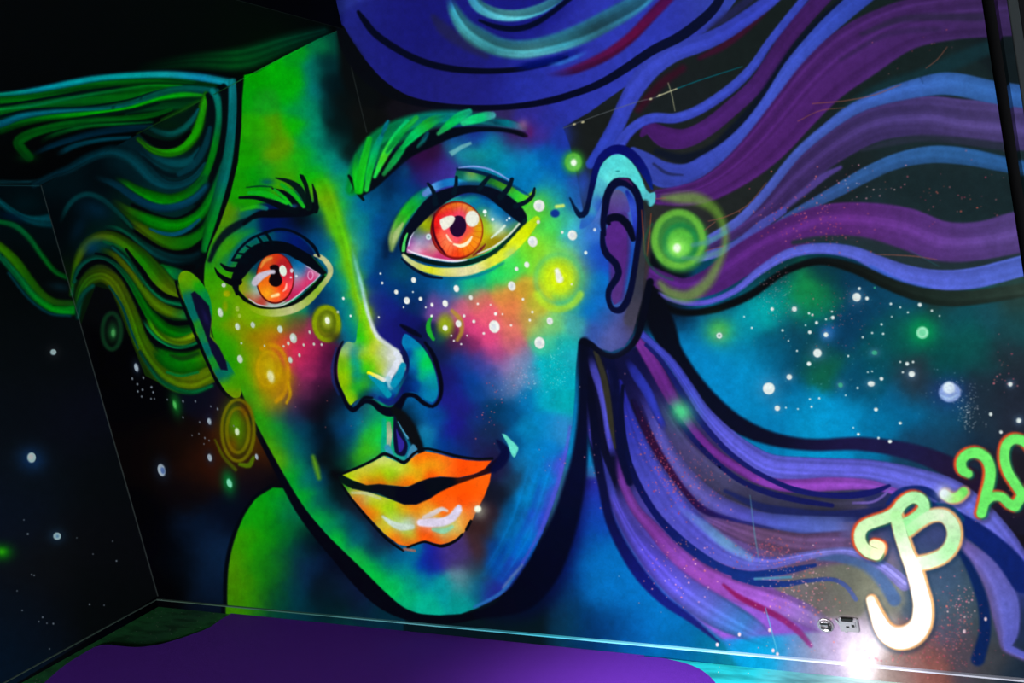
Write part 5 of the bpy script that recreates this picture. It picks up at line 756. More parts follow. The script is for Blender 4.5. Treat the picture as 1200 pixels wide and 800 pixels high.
F(LOW, smooth=False, soft=1.6, sg=6.5, warp=.35, part=('lower_lip', 'lower lip shading from lime to orange', 'lower_lip'), samples=[
    (404, 569, 40, 140, 20), (415, 577, 172, 182, 62), (418, 586, 226, 96, 16), (430, 581, 182, 190, 102), (440, 590, 182, 202, 0), (455, 595, 152, 202, 8), (470, 600, 182, 190, 16), (440, 606, 202, 140, 6), (433, 602, 240, 96, 16), (450, 612, 202, 202, 62), (465, 610, 172, 202, 152), (478, 613, 172, 206, 202), (455, 621, 220, 172, 16),
    (480, 625, 172, 206, 42), (463, 632, 240, 112, 16), (480, 637, 232, 90, 16), (495, 622, 246, 78, 0), (500, 630, 242, 84, 6), (475, 595, 222, 140, 16), (490, 600, 226, 150, 16), (505, 598, 222, 160, 40), (485, 591, 236, 100, 16), (510, 586, 250, 88, 0), (530, 575, 255, 84, 0), (550, 570, 255, 84, 0), (565, 562, 250, 94, 6), (545, 585, 255, 74, 0),
    (525, 592, 250, 96, 16), (560, 590, 250, 92, 6), (500, 612, 204, 190, 204), (520, 622, 150, 202, 142), (532, 616, 190, 202, 112), (541, 606, 240, 190, 96), (546, 611, 236, 120, 16), (530, 628, 240, 120, 16), (515, 632, 250, 92, 6), (551, 600, 250, 96, 16), (460, 604, 150, 204, 30), (446, 582, 190, 196, 60)])
R([(493, 612, 8), (506, 612, 10), (520, 611, 10), (530, 606, 10), (537, 597, 9), (538, 594, 6)], (218, 208, 228), soft=3, part=('lip_shine', 'white shine on the right of the lower lip', None, 'lower_lip'))
R([(497, 606, 4), (508, 601, 6), (518, 596, 5), (524, 598, 3)], (210, 196, 190), soft=3)
R([(449, 605, 3), (458, 612, 6), (470, 617, 8), (483, 617, 6)], (196, 214, 196), soft=3, part=('lip_shine', 'pale shine on the left of the lower lip', None, 'lower_lip'))
R([(508, 620, 4), (520, 622, 6), (530, 617, 4)], (130, 206, 170), soft=3, a=.8)
R([(413, 577, 3), (430, 578, 4), (446, 584, 3)], (190, 200, 150), soft=2, a=.7)
MOUTH = [(397, 558), (416, 563.5), (430, 568.3), (444, 566.8), (463.5, 569), (477.5, 570.5), (490, 564.5), (504, 559.5), (521, 558.5), (540.5, 559.5), (558, 555), (570, 548), (577, 541), (585, 534), (590, 526), (594, 522), (593, 535), (585, 545), (577, 552), (556, 560), (533.5, 568), (516, 576), (504, 584), (488, 591), (474, 591), (458, 584.5), (442.5, 577.5), (425, 574.5), (409, 570.5), (399, 565)]
F(MOUTH, smooth=False, soft=2.4, sg=5.0, samples=[(400, 561, 0, 20, 16), (420, 570, 2, 14, 14), (450, 573, 4, 8, 20), (480, 580, 1, 3, 20), (520, 566, 2, 6, 18), (545, 561, 50, 16, 8), (565, 552, 40, 8, 10), (580, 544, 10, 4, 28), (590, 530, 4, 6, 50)], part=('mouth_gap', 'black gap between the parted lips'))
R([(396, 557, 3), (412, 550.5, 3), (425, 545, 3), (440, 537.5, 3), (450, 531.5, 4), (462, 536, 3.5), (474, 541.5, 4), (486, 530.5, 3), (498, 525.5, 3), (513, 528, 3), (535, 534, 3), (560, 537.5, 3), (577, 537, 3)], (2, 6, 14), soft=1.6, part=('lip_line', 'black outline over the upper lip'))
R([(400, 568, 2), (413, 586, 2.6), (430, 606, 3), (451, 629, 3), (465, 640, 3), (473, 645, 2.4)], (2, 5, 12), soft=1.3, part=('lip_line', 'black outline left under the lower lip'))
R([(478, 641, 3), (488, 637, 2.6), (498, 634.5, 3), (508, 637.5, 3), (518, 639.5, 4), (530, 635.5, 3.4), (537, 631, 3), (542, 625.5, 2.6)], (2, 5, 12), soft=1.3, part=('lip_line', 'wavy black outline under the lower lip'))
R([(546.5, 620.5, 3), (549, 616, 3.4), (552, 610, 3)], (2, 5, 12), soft=1.2, part=('lip_line', 'short black dash right of the lower lip'))
R([(474, 643, 3), (486, 645, 3)], (200, 100, 70), soft=2.5, a=.7)
B(562, 599, 9, 9, (150, 150, 130), .7); E(560, 596, 4, 4, (246, 250, 220), soft=3)
R([(583, 516, 3), (588, 522, 8), (592, 530, 11), (588, 540, 12), (579, 550, 8)], (2, 6, 50), soft=4, a=.9)
F([(588.5, 508), (592, 508.5), (600, 516), (607.5, 524), (606, 530), (602.5, 536), (599, 531), (595, 520)], (96, 214, 190), soft=2, part=('cheek_crease', 'pale aqua crease at the right corner of the mouth'))

# ---- right ear
B(690, 235, 14, 16, (50, 80, 170), .5)
F([(683, 252), (690, 238), (696, 219), (703, 196), (711, 186), (720, 181), (731, 181), (741, 190), (750, 204), (757.5, 222), (762, 226), (767.5, 225), (768, 236), (762.5, 242), (756, 237), (749, 227), (738, 209), (725, 210), (714, 216), (708, 228), (702, 245), (692, 262), (680, 268)], soft=2, sg=5.0, part=('ear', 'right ear with an aqua rim and purple hollow', 'ear_r'), samples=[
    (720, 190, 84, 216, 216), (735, 195, 88, 220, 216), (748, 212, 84, 212, 212), (762, 234, 84, 190, 200), (708, 200, 84, 212, 216), (714, 208, 100, 224, 220), (700, 222, 76, 180, 200), (696, 236, 60, 140, 190), (688, 248, 60, 160, 180), (702, 236, 40, 70, 190), (690, 258, 40, 100, 190)])
R([(722, 240, 22), (725, 262, 26), (726, 300, 24), (723, 345, 18)], (70, 40, 120), soft=6, a=.9)
F([(714, 262), (722, 254), (732, 262), (735, 290), (732, 320), (727, 350), (720, 357), (717, 345), (724, 330), (727, 312), (720, 302), (712, 292), (709, 275)], soft=2, samples=[(720, 270, 84, 36, 130), (728, 300, 82, 36, 124), (722, 345, 80, 44, 120)], part=('ear_hollow', 'purple inner hollow of the right ear', None, 'ear_r'))
F([(716, 226), (724, 222), (734, 230), (738, 248), (728, 248), (718, 250), (714, 246)], soft=2, samples=[(726, 228, 100, 104, 120), (722, 236, 90, 90, 150), (728, 244, 96, 34, 118), (718, 244, 76, 40, 130), (736, 240, 50, 80, 180)])
R([(735, 225, 4), (741, 238, 8), (744, 255, 7), (744, 280, 4)], [(20, 40, 150), (50, 80, 200), (40, 60, 190), (20, 30, 120)], soft=3)
R([(756, 238, 8), (755, 275, 14), (753, 310, 16), (746, 345, 16), (738, 375, 14)], [(30, 36, 40), (50, 46, 44), (54, 48, 44), (52, 50, 64), (66, 62, 80)], soft=5, a=.9)
R([(714, 262, 4), (712, 258, 8), (719, 254.5, 9), (728, 256, 9), (737, 266, 9), (742, 280, 6)], (2, 5, 30), soft=2, part=('ear_line', None, None, 'ear_r'))
R([(708, 275, 5), (707, 262, 7), (709, 246, 8), (713, 226, 9), (722, 214, 10), (734, 214, 10), (745, 224, 9), (750, 242, 8), (750, 265, 7), (747, 292, 7), (742, 325, 7), (736, 350, 8), (727, 363, 8), (718, 362, 6), (713, 350, 6), (714, 339, 7), (720, 330, 8), (725, 320, 8), (721, 308, 8), (712, 299, 8), (707, 288, 7), (706, 272, 5)], (3, 7, 44), soft=2, part=('ear_line', 'navy line round the hollow of the right ear', None, 'ear_r'))
F([(724, 209), (736, 209), (742, 218), (734, 212)], (80, 24, 90), soft=2, a=.8)
R([(668, 232, 2), (674, 244, 4), (680, 252, 7), (686, 249, 7), (690, 236, 6), (694, 218, 7), (699, 197, 8), (706, 184, 9), (718, 175.5, 10), (731, 176, 11), (743, 184, 11), (753, 197, 10), (760, 210, 7), (764, 221, 3)], [(0, 30, 60), (2, 14, 50), (2, 10, 70), (6, 14, 100), (4, 8, 96), (6, 14, 104), (4, 30, 120)], soft=2, part=('ear_line', 'navy line over the rim of the right ear', None, 'ear_r'))
R([(683, 400, 8), (692, 403, 7), (705, 413.5, 6), (719, 417.5, 6), (733, 411, 6), (745, 398, 7), (752, 378, 8), (758, 350, 9), (762, 330, 8)], (2, 5, 22), soft=2.4, part=('ear_line', 'black line under the right earlobe', None, 'ear_r'))
B(719, 396, 14, 14, (90, 98, 168), .6)
R([(752, 246, 1), (754, 275, 1.6), (756, 298, 1)], (150, 70, 40), soft=1.2, a=.8); R([(763, 250, 1), (761, 275, 1.6), (758, 300, 1)], (150, 70, 40), soft=1.2, a=.8)
E(697, 269, 1.8, 2, (214, 224, 240)); E(686.5, 296, 2, 2.2, (214, 224, 240)); E(724, 200.5, 2.6, 1, (40, 140, 140))
E(650.5, 250, 5.4, 4.6, (10, 50, 140), soft=3); R([(652, 242, 4), (660, 241, 4)], (200, 226, 110), soft=3)
# ---- glowing orbs
def orb(x, y, label, parts=True, surf='B'):
    pass
def op(key): return None
# big green orb by the right ear
R([(778, 232, 6), (797, 232, 13), (817, 233, 14), (835, 243, 12), (847, 262, 9), (850, 284, 7), (843, 306, 9), (828, 332, 13), (806, 347, 14), (785, 343, 12), (774, 332, 6)], (120, 180, 54), soft=10, a=.62, part=('orb', 'large green orb with swirled rings beside the right ear', 'orb_a'))
E(797, 283, 33, 36, (60, 150, 60), soft=8, a=.8, part=('orb_disc', None, None, 'orb_a'))
ring(795, 280, 28, 31, 8, (110, 190, 60), soft=5, a=.8)
ring(798, 284, 18, 20, 7, (24, 130, 66), soft=6, a=.8)
E(797, 284, 15, 16, (90, 200, 60), soft=8, a=.8); B(794, 291, 11, 11, (170, 255, 110), .9); E(793.5, 290.5, 4.4, 5, (240, 255, 226), soft=4, part=('orb_core', 'white core of the orb', None, 'orb_a'))
R([(812, 287, 5), (830, 283, 6), (850, 272, 5)], (80, 150, 150), soft=4, a=.6); R([(800, 302, 4), (822, 302, 6), (845, 294, 5)], (90, 150, 130), soft=4, a=.5)
ring(795, 288, 40, 40, 3, (20, 90, 60), a=.5, t0=100, t1=220)
# orb by the temple
B(672, 190, 13, 14, (50, 160, 40), .95, pw=2); ring(672, 190, 8, 9, 4, (96, 190, 60), a=.7); B(672.5, 190.5, 5, 6, (190, 255, 150), .9); E(672.5, 190.5, 3.2, 3.8, (244, 255, 236), soft=2.5, part=('orb', 'small green orb above the right ear'))
# yellow orb on the right cheek
B(655, 325, 34, 34, (170, 215, 40), .8, pw=1.6); ring(655, 327, 27, 29, 6, (60, 190, 140), a=.35, soft=6); B(655, 326, 19, 20, (216, 236, 10), .95, pw=2); ring(656, 328, 12, 13, 4, (190, 220, 30), a=.6)
ring(655, 328, 29, 34, 8, (180, 225, 40), a=.7, t0=30, t1=150, soft=6)
F(ell(655, 326, 20, 21), (216, 236, 10), a=0, part=('orb', 'bright yellow orb on the right cheek', 'orb_b')); R([(653, 317, 6), (656, 327, 9)], (238, 240, 220), soft=4, part=('orb_core', 'white core of the yellow orb', None, 'orb_b'))
# olive orb left of the nose
E(383, 379, 17, 22, (110, 124, 0), soft=5, a=.9, rot=-14, part=('orb', 'olive ringed orb left of the nose', 'orb_c')); ring(383, 379, 14, 19, 5, (136, 156, 0), a=.9, soft=3); ring(384, 377, 8, 11, 4, (84, 100, 0), a=.8, soft=3); B(384, 376, 5, 7, (170, 190, 60), .9); E(384, 375.5, 2.8, 4.2, (236, 240, 220), soft=2, rot=-14, part=('orb_core', 'white core of the olive orb', None, 'orb_c'))
B(393, 395, 9, 8, (40, 30, 20), .7)
# orange yellow orb on the left cheek
B(318, 438, 22, 36, (180, 130, 0), .85, pw=1.5, rot=-8); ring(317, 438, 21, 34, 5, (196, 140, 0), a=.7, soft=4, t0=-120, t1=70); ring(315, 432, 13, 20, 4, (190, 150, 0), a=.6, soft=4); B(316, 434, 8, 14, (190, 172, 10), .8); E(317.5, 441, 4, 7.4, (214, 210, 150), soft=3.5, rot=-14, part=('orb', 'amber orb with faint rings on the left cheek'))
R([(338, 448, 3), (340, 462, 4), (336, 472, 3)], (196, 150, 0), soft=3, a=.8)
# small orb right of the nose
R([(507, 370, 2), (502.5, 378, 5), (503, 388, 6), (508, 397, 4)], [(20, 130, 50), (30, 170, 40), (20, 170, 40)], soft=2, part=('orb', 'green crescent of the small orb right of the nose'))
B(522, 381, 10, 14, (150, 168, 16), .95, pw=1.8); R([(530, 364, 4), (539, 374, 6), (541, 388, 5), (536, 398, 4)], (170, 140, 40), soft=4, a=.8); E(522, 381, 8, 12, (160, 172, 20), a=0, part=('orb', 'yellow disc of the small orb right of the nose'))
B(516, 396, 8, 8, (20, 90, 60), .5)
# elongated orb by the left jaw
B(278, 503, 20, 34, (60, 70, 0), .75, pw=1.6, rot=-8); B(277, 498, 10, 22, (70, 130, 0), .9, rot=-8)
for rx, ry, al in ((19, 36, .8), (13, 26, .8)):
    ring(279, 504, rx, ry, 4, (112, 110, 0), a=al, soft=3)
R([(252, 515, 2), (262, 535, 4), (276, 550, 4)], (76, 84, 0), soft=3, a=.8); R([(281, 544, 4), (292, 545, 6), (297, 536, 4)], (84, 124, 0), soft=3, a=.8)
B(288, 480, 8, 10, (110, 44, 0), .5); B(273, 520, 6, 12, (110, 60, 0), .5)
E(279, 504, 18, 35, (0, 0, 0), a=0, rot=-8, part=('orb', 'stretched olive orb below the left ear', 'orb_d')); E(278, 505.5, 2.6, 4.4, (196, 214, 176), soft=2, rot=-10, part=('orb_core', 'white core of the stretched orb', None, 'orb_d'))
# faint orb under the hair arch
ring(131, 388, 11, 21, 5, (10, 50, 26), a=.9, soft=4); B(132, 389, 6, 10, (20, 90, 40), .9); E(133, 390, 2.4, 4.4, (70, 150, 80), soft=3, part=('orb', 'faint green orb under the hair arch'))
B(206, 474, 6, 13, (10, 96, 26), .9, rot=-12); E(205, 474, 2, 5, (70, 170, 80), soft=2.5, rot=-14, part=('orb', 'small green streak of light under the lowest curl'))
B(268, 565, 8, 14, (0, 110, 44), .95, rot=-10); E(269, 566, 3, 5.4, (120, 210, 170), soft=2, rot=-18, part=('orb', 'small green orb above the shoulder'))
B(843, 388, 16, 15, (90, 200, 60), .8); B(1081, 388, 18, 17, (0, 150, 80), .95); E(1081, 389.5, 7.4, 7.4, (120, 226, 170), soft=1.6, part=('orb', 'mint orb in the teal star field')); ring(1081, 389.5, 5, 5, 1.5, (170, 240, 200), soft=1.2)
B(970, 390, 9, 10, (40, 110, 190), .8)
B(1112, 458, 20, 18, (30, 50, 120), .8); E(1113, 459.5, 13, 11.5, (140, 166, 226), soft=3, part=('orb', 'white blue planet like orb in the star field')); E(1112, 454, 7, 7, (226, 240, 255), soft=4); R([(1103, 463, 1.5), (1112, 467, 3), (1122, 462, 1.5)], (170, 200, 240), soft=2)
B(37, 538, 16, 14, (14, 44, 84), .9, rot=20); B(2, 647, 12, 9, (10, 110, 10), .9); B(2, 646, 5, 4, (40, 150, 10), .9)
B(67, 628, 10, 9, (20, 40, 60), .8); B(63, 412, 8, 8, (30, 30, 34), .6)

# ---- stars: x, y, radius x, radius y, brightness
STARS_R = [(905, 362, 2.2, 2.2), (948, 367, 1.4, 1.4), (1004, 348, 5, 5), (1007, 338, 1.8, 1.8), (1016, 349.5, 2.2, 2.2), (931, 362, 3, 3), (952, 369, 1.4, 1.4), (957, 378, 2, 2), (949, 389, 2.2, 2.2), (976, 372, 2.3, 2.3), (968, 392, 2.8, 2.8), (917, 387, 1.5, 1.5), (1078, 357, 2.4, 2.4), (1044, 356, 1.5, 1.5), (1025, 337, 1.2, 1.2), (1055, 360, 1.2, 1.2), (1064, 366, 1.2, 1.2), (1092, 364, 1.4, 1.4), (1033, 380, 1.4, 1.4), (1035, 391, 1.3, 1.3), (1011, 395, 1.3, 1.3), (1022, 390, 1.2, 1.2), (1101, 370, 1, 1), (1045, 371, 1, 1),
           (958, 413.5, 5, 5), (948, 426, 2.6, 2.6), (925, 441.5, 3.3, 3.3), (901, 455, 7, 7), (911, 478, 3.2, 3.2), (1021, 449.5, 4.2, 3.2), (1033, 443.5, 2.4, 2.2), (1068.5, 438, 3.8, 3.6), (1063, 426, 2.3, 2.3), (1055, 424, 1.2, 1.2), (1070, 424, 1.4, 1.4), (1058, 436, 1.3, 1.3), (985, 451, 2.8, 2.8), (1005, 454.5, 1.4, 1.4), (991, 463, 1, 1), (960, 466.5, 1.3, 1.3), (949, 467.5, 1.2, 1.2), (951, 476.5, 1.4, 1.4), (935, 479, 1, 1), (921, 477.5, 1, 1), (1026.5, 479.5, 2.4, 2.2), (1055, 495.5, 2, 1.8), (1006, 508.5, 1.9, 1.6), (1043, 517, 2.4, 2.2), (1029.5, 513, 1.5, 1.5), (1184, 450, 2.7, 2.7), (1194, 492.5, 3, 3), (1161, 485, 2.1, 2.4), (1173, 506, 2.1, 2.1), (934, 411, 1.2, 1.2), (924, 399, 1, 1), (843, 393, 3.4, 3.4), (881, 384, 1.2, 1.2), (872, 371, 1, 1), (1025, 413, 3.4, 2.8), (994, 417, 1.2, 1.2), (1017, 436, 1, 1), (1022, 435, 1, 1), (1000, 501, 1, 1), (968, 374, 1.2, 1.2), (944, 381, 1, 1), (975, 365, 1.2, 1.2)]
for i, (x, y, a_, b_) in enumerate(STARS_R):
    c = (228, 236, 232) if x not in (985, 1025) else (70, 200, 160)
    if x in (1025, 985): c = (60, 170, 140)
    if a_ > 2.6: B(x, y, a_*1.9, b_*1.9, (110, 150, 190), .45)
    E(x, y, a_, b_, c, soft=1.5, part=('star', None) if a_ >= 1.9 else None)
E(843, 393, 1.6, 1.6, (130, 160, 150))
STARS_F = [(632, 241, 6.5, 7), (624.5, 283, 5.6, 6.4), (671, 275.5, 5.4, 6), (659, 272, 1.6, 1.8), (631, 260, 2.2, 2.2), (617.5, 310, 3, 3.6), (605.5, 315, 2, 2.2), (600, 335, 4.4, 5.6), (579.5, 382.5, 6.2, 7.4), (632.5, 401.5, 6, 7), (644.5, 376, 3.6, 4.4), (535, 338, 3.2, 4.2), (522, 355.5, 3.2, 4.2), (552, 348.5, 2.2, 2.8), (485, 328, 2.8, 3.4), (477, 352, 3.6, 4.2), (464.5, 342, 2.4, 2.8), (493, 350, 2.2, 2.4), (506.5, 357, 1.8, 2.4), (537.5, 379, 3.4, 4.2), (522, 384, 3, 3.4), (555.5, 376.5, 1.9, 2), (544, 370, 1.6, 1.8), (581, 367.5, 2, 2), (613, 350.5, 1.5, 1.6), (624, 365.5, 1.5, 1.5), (621, 375, 1.4, 1.6), (560, 356, 1.3, 1.4), (599, 381, 1.3, 1.3), (575, 357, 1, 1), (589, 368, 1, 1), (567, 390.5, 1.5, 1.5), (529, 393, 1.1, 1.1), (532, 399, 1.1, 1.1), (540.5, 403, 1.1, 1.1), (547.5, 393, 1, 1), (506, 370, 1.6, 1.6), (446, 320.5, 1.2, 1.2), (448, 331.5, 1.5, 1.6), (402.5, 349.5, 1.4, 1.8), (396, 365.5, 1.5, 1.6), (411, 370, 1.3, 1.5), (444, 371.5, 1, 1.2), (499, 360, 1, 1), (473, 360, 1, 1), (484, 342, 1, 1), (670, 333, 1.1, 1.1), (605.5, 315, 2.2, 2.4), (645, 258, 0, 0), (621, 352, 0, 0),
           (344, 396, 4, 6), (328.5, 385.5, 3, 4.4), (296.5, 380.5, 2.6, 3.6), (278.5, 382.5, 2.8, 4.2), (258.5, 366, 3, 5.4), (281.5, 420.5, 3.2, 4.8), (340.5, 421.5, 2.4, 3.8), (351, 416, 1.4, 2.2), (356, 404, 1.2, 1.8), (368, 403, 1.3, 1.7), (377, 403.5, 1.2, 1.6), (363, 389, 1.2, 2), (332.5, 405.5, 1.2, 1.4), (338, 402, 1.6, 2.2), (310, 405, 1, 1.4), (278.5, 361.5, 2.4, 3.2), (281, 370, 2, 2.6), (262.5, 334, 2.6, 2.6), (283, 402, 1.2, 1.2)]
for x, y, a_, b_ in STARS_F:
    if a_ <= 0: continue
    c = (236, 236, 228) if x > 400 else (190, 206, 186)
    if x in (278.5, 281) and y in (361.5, 370): c = (150, 180, 60)
    E(x, y, a_, b_, c, soft=1.5, rot=-14, part=('star', None) if a_*b_ >= 3.6 else None)
    if a_ > 3.4: E(x-.5, y, a_*.45, b_*.45, (216, 220, 224), soft=2)
E(266, 344, 4, 3.6, (150, 160, 0), soft=3); E(264, 359, 3, 6, (140, 150, 0), soft=4, a=.7)
R([(360, 510, 2), (372, 515, 4), (372, 508, 3)], (40, 150, 200), a=0)
STARS_L = [(160, 430.5, 2.4, 5), (245.5, 493.5, 2.2, 4), (246, 536, 2.6, 4.4), (189.5, 550.5, 4.4, 7.4), (301, 535, 1.8, 3.6), (255, 479, 1, 1.6), (229, 470, .9, 1.4), (214.5, 470, 1, 1.5), (214.5, 489, .8, 1.2), (247, 476, .7, 1.1), (240, 513, .8, 1.2), (234, 494.5, .8, 1.2), (168, 442.5, 1.1, 1.6), (155, 443.5, 1, 1.6), (161, 450, 1.2, 1.4), (167, 456.5, 1.2, 1.4), (161.5, 458.5, 1.1, 1.3), (177.5, 453.5, 1.2, 1.4), (179.5, 459.5, 1.1, 1.3), (166, 464.5, 1, 1.2), (177, 467, .9, 1.1), (196, 468, .8, 1), (181, 467, .8, 1), (225, 510, .6, .9), (233, 508, .6, .9), (239, 520, .6, .8), (245, 516, .7, 1), (274, 499, .7, 1)]
for x, y, a_, b_ in STARS_L:
    c = (150, 164, 176) if a_ > 1.5 else (110, 120, 130)
    if a_ > 2: B(x, y, a_*2, b_*1.8, (20, 36, 60), .6, rot=-12)
    E(x, y, a_, b_, c, soft=1.4, rot=-14, part=('star', None) if a_ >= 1.5 else None)
E(191, 551, 2.4, 4, (60, 90, 150), soft=2, rot=-14, a=.8)
STARS_W = [(62.5, 412.5, 3.6, 3.4), (37, 536, 5, 6), (67, 628, 4.6, 4.4), (32.5, 625.5, 1.1, 1.1), (136.5, 657, 1, 1), (105, 708, 1, 1), (62.5, 730.5, 1, 1), (50, 723, .9, .9), (45.5, 728, .8, .8), (37, 673, .8, .8), (40, 674, .8, .8), (55, 730, .7, .7), (132, 634, .7, .7), (109, 649, .7, .7), (28, 609, .7, .7), (26, 715, .8, .8), (20, 692, .7, .7), (122, 709, .7, .7), (90, 630, .6, .6), (58, 760, .7, .7)]
for x, y, a_, b_ in STARS_W:
    E(x, y, a_, b_, (150, 176, 180) if a_ > 2 else (110, 120, 130), soft=1.6, part=('star', None) if a_ > 2 else None, surf='L')
B(36, 535, 3, 3, (206, 224, 220), .8); B(67, 628, 2, 2, (60, 110, 150), .8)

# ---- red and pink flecks: laser light dots painted in; white paint flecks
def flecks(cx, cy, rx, ry, n, cols, r0=.5, r1=1.2, rot=0, al=.9):
    c, s = math.cos(math.radians(rot)), math.sin(math.radians(rot))
    for k in range(n):
        u, v = np.clip(rng.normal(0, .5, 2), -1.6, 1.6)
        x = cx+u*rx*c-v*ry*s; y = cy+u*rx*s+v*ry*c
        r = r0+(r1-r0)*rng.random()**2.2
        E(x, y, r, r, cols[int(rng.integers(len(cols)))], soft=1.1, a=al*(.5+.5*rng.random()))
RED = [(210, 90, 110), (190, 60, 90), (230, 120, 130), (200, 90, 80)]
PINK = [(230, 150, 170), (220, 120, 140), (240, 190, 190), (216, 110, 100)]
flecks(780, 545, 22, 70, 230, RED, rot=-24, al=.7); flecks(820, 560, 40, 34, 120, RED, rot=30, al=.6); flecks(795, 660, 60, 50, 80, PINK); flecks(905, 645, 40, 18, 170, RED, al=.6)
flecks(935, 670, 60, 30, 120, PINK); flecks(950, 705, 40, 30, 110, PINK); flecks(1110, 745, 44, 46, 230, RED, al=.7); flecks(1125, 710, 22, 34, 60, PINK); flecks(1080, 770, 60, 14, 110, RED, al=.6)
flecks(945, 250, 60, 30, 90, RED, al=.8); flecks(1000, 215, 60, 30, 40, PINK); flecks(1120, 225, 70, 40, 40, RED); flecks(960, 275, 60, 24, 60, RED, al=.7); flecks(980, 370, 50, 40, 90, RED, r1=.9, al=.6); flecks(910, 340, 24, 40, 110, PINK, r1=.9, al=.5)
flecks(1175, 440, 20, 40, 24, RED); flecks(610, 445, 24, 24, 90, [(160, 190, 210), (230, 150, 180)], r1=.9, al=.5); flecks(650, 430, 20, 40, 90, [(120, 220, 220), (170, 220, 220)], r1=.9, al=.5); flecks(575, 480, 14, 40, 24, RED, r1=1)
flecks(1120, 458, 24, 18, 110, [(170, 180, 210), (220, 224, 230)], r0=.4, r1=.8, al=.6); flecks(1135, 485, 14, 22, 100, [(190, 190, 200), (230, 230, 230)], r0=.4, r1=.9, al=.7); flecks(1150, 580, 40, 60, 24, PINK, r1=.9, al=.6)
flecks(690, 530, 60, 80, 24, PINK, al=.6); flecks(980, 440, 90, 60, 80, [(130, 190, 200)], r0=.4, r1=.7, al=.5); flecks(1100, 60, 60, 60, 10, RED, r1=.8); flecks(380, 470, 60, 30, 8, PINK, r1=.8, al=.5); flecks(930, 760, 60, 10, 14, PINK)
for x, y in ((866.5, 743), (840.5, 755), (906, 762), (911, 766), (902, 738), (1130, 739.5), (1155, 725), (1062, 737)): E(x, y, 1.8, 2.4, (226, 190, 200), soft=1.4)
R([(897, 712, 1), (904, 738, 1.4), (911, 764, 1)], (90, 170, 200), soft=1.2, a=.8); R([(879, 580, .8), (884, 622, 1.6), (890, 660, .8)], (90, 150, 170), soft=1.4, a=.6)
# orange laser lines painted in, and a beaded line with a cross
for q in ([(952, 121.5, 1), (990, 118, 1.2), (1025, 111, 1.2), (1056, 99, 1)], [(1085, 80, 1), (1098, 70, 1), (1110, 55, 1)], [(830, 259, 1), (850, 254, 1.2), (876, 240, 1), (898, 214, .8)], [(825, 270, 1), (838, 260, 1)], [(826, 294, .8), (848, 288, 1)], [(1025, 298, .8), (1070, 300, 1.2), (1098, 304, .8)], [(935, 142, .8), (960, 130, .8), (990, 126, .8)], [(768, 233, 1), (780, 232, 1)]):
    R(q, (150, 84, 70), soft=1.2, a=.75)
R([(660, 150, .8), (700, 135, 1), (745, 120, 1), (772, 113, 1)], (100, 104, 110), soft=1.1, a=.7); R([(770, 113, 1.2), (794, 103.5, 1.4)], (196, 190, 150), soft=1.2); R([(783, 97, 1), (787, 110, 1.2), (791, 130, .8)], (170, 166, 130), soft=1.2, a=.8); R([(794, 103.5, 1.2), (820, 94, 1.2), (870, 78, 1)], (0, 100, 116), soft=1.2, a=.9)
for x, y in ((673, 145.5), (683, 143), (762.5, 116), (773, 111.5)): E(x, y, 2, 1.2, (190, 180, 140), rot=-15)
R([(1066, 293, .8), (1100, 312, .8)], (40, 100, 110), soft=1.2, a=.6)

# ---- signature: stroke shadow, orange glare fringe, then pale green body with overexposure painted in
SIG = {
 'arm': [(1027, 648, 13), (1030, 641, 13), (1024, 637, 9)],
 'hook': [(1027, 649, 12), (1018, 646, 12), (1010, 638, 12), (1007.5, 627, 12), (1012, 617, 12), (1024, 611, 12), (1039, 606, 12), (1050, 599, 12), (1058, 589, 12), (1069, 582.5, 12), (1079, 585, 12), (1083, 594, 12), (1076, 604, 12), (1062, 613, 12), (1056, 616, 12)],
 'bowl': [(1064, 622, 11), (1080, 610, 11), (1093, 603.5, 12), (1106, 604, 13), (1115, 613, 14), (1118, 626, 14), (1114, 640, 14), (1104, 651, 14), (1090, 657, 14), (1076, 660, 14)],
 'stem': [(1050, 604, 12), (1055, 624, 13), (1063, 648, 14), (1071, 668, 16), (1077, 690, 17), (1081, 710, 19), (1078.5, 731, 21), (1067, 744, 23), (1051, 747, 22), (1037, 739, 18), (1027, 720, 13), (1020.5, 703, 9)],
 'dash': [(1107, 579, 10), (1114, 583, 10), (1122, 582, 10), (1129, 576, 9)],
 'two': [(1135, 555, 8), (1128, 550, 10), (1126.5, 541, 10), (1132, 533, 10), (1143, 530, 11), (1154, 535, 11), (1160, 547, 11), (1160, 561, 11), (1156, 578, 11), (1150, 601, 10)],
 'two_foot': [(1154, 588, 9), (1163, 581.5, 9), (1174, 582, 9), (1183, 590, 10), (1190, 593, 10)],
 'zero': [(1190, 592, 10), (1197, 580, 10), (1190, 567, 10), (1181, 552, 10), (1177, 535, 10), (1180, 520, 10), (1189, 514, 10), (1202, 518, 10), (1212, 534, 10), (1214, 558, 10), (1205, 576, 10), (1194, 584, 8)],
}
for k in SIG: SIG[k] = [(x, y, w*1.10+.6) for x, y, w in SIG[k]]
for k in SIG:
    R([(x+2, y+2, w+9) for x, y, w in SIG[k]], (14, 44, 70) if k not in ('two', 'two_foot', 'zero', 'dash') else (40, 30, 40), soft=6, a=.4)
for k in SIG:
    R([(x-1.4 if k in ('two', 'two_foot', 'zero', 'hook') else x+1.2, y-.4, w+3.4) for x, y, w in SIG[k]], (250, 84, 40) if k not in ('stem', 'bowl', 'dash') else (250, 170, 110), soft=4, a=.95 if k != 'dash' else .5)
    R([(x+1.6, y+1, w+2) for x, y, w in SIG[k]], (0, 120, 90) if k in ('two', 'two_foot', 'zero', 'hook') else (252, 190, 120), soft=2.6, a=.6)
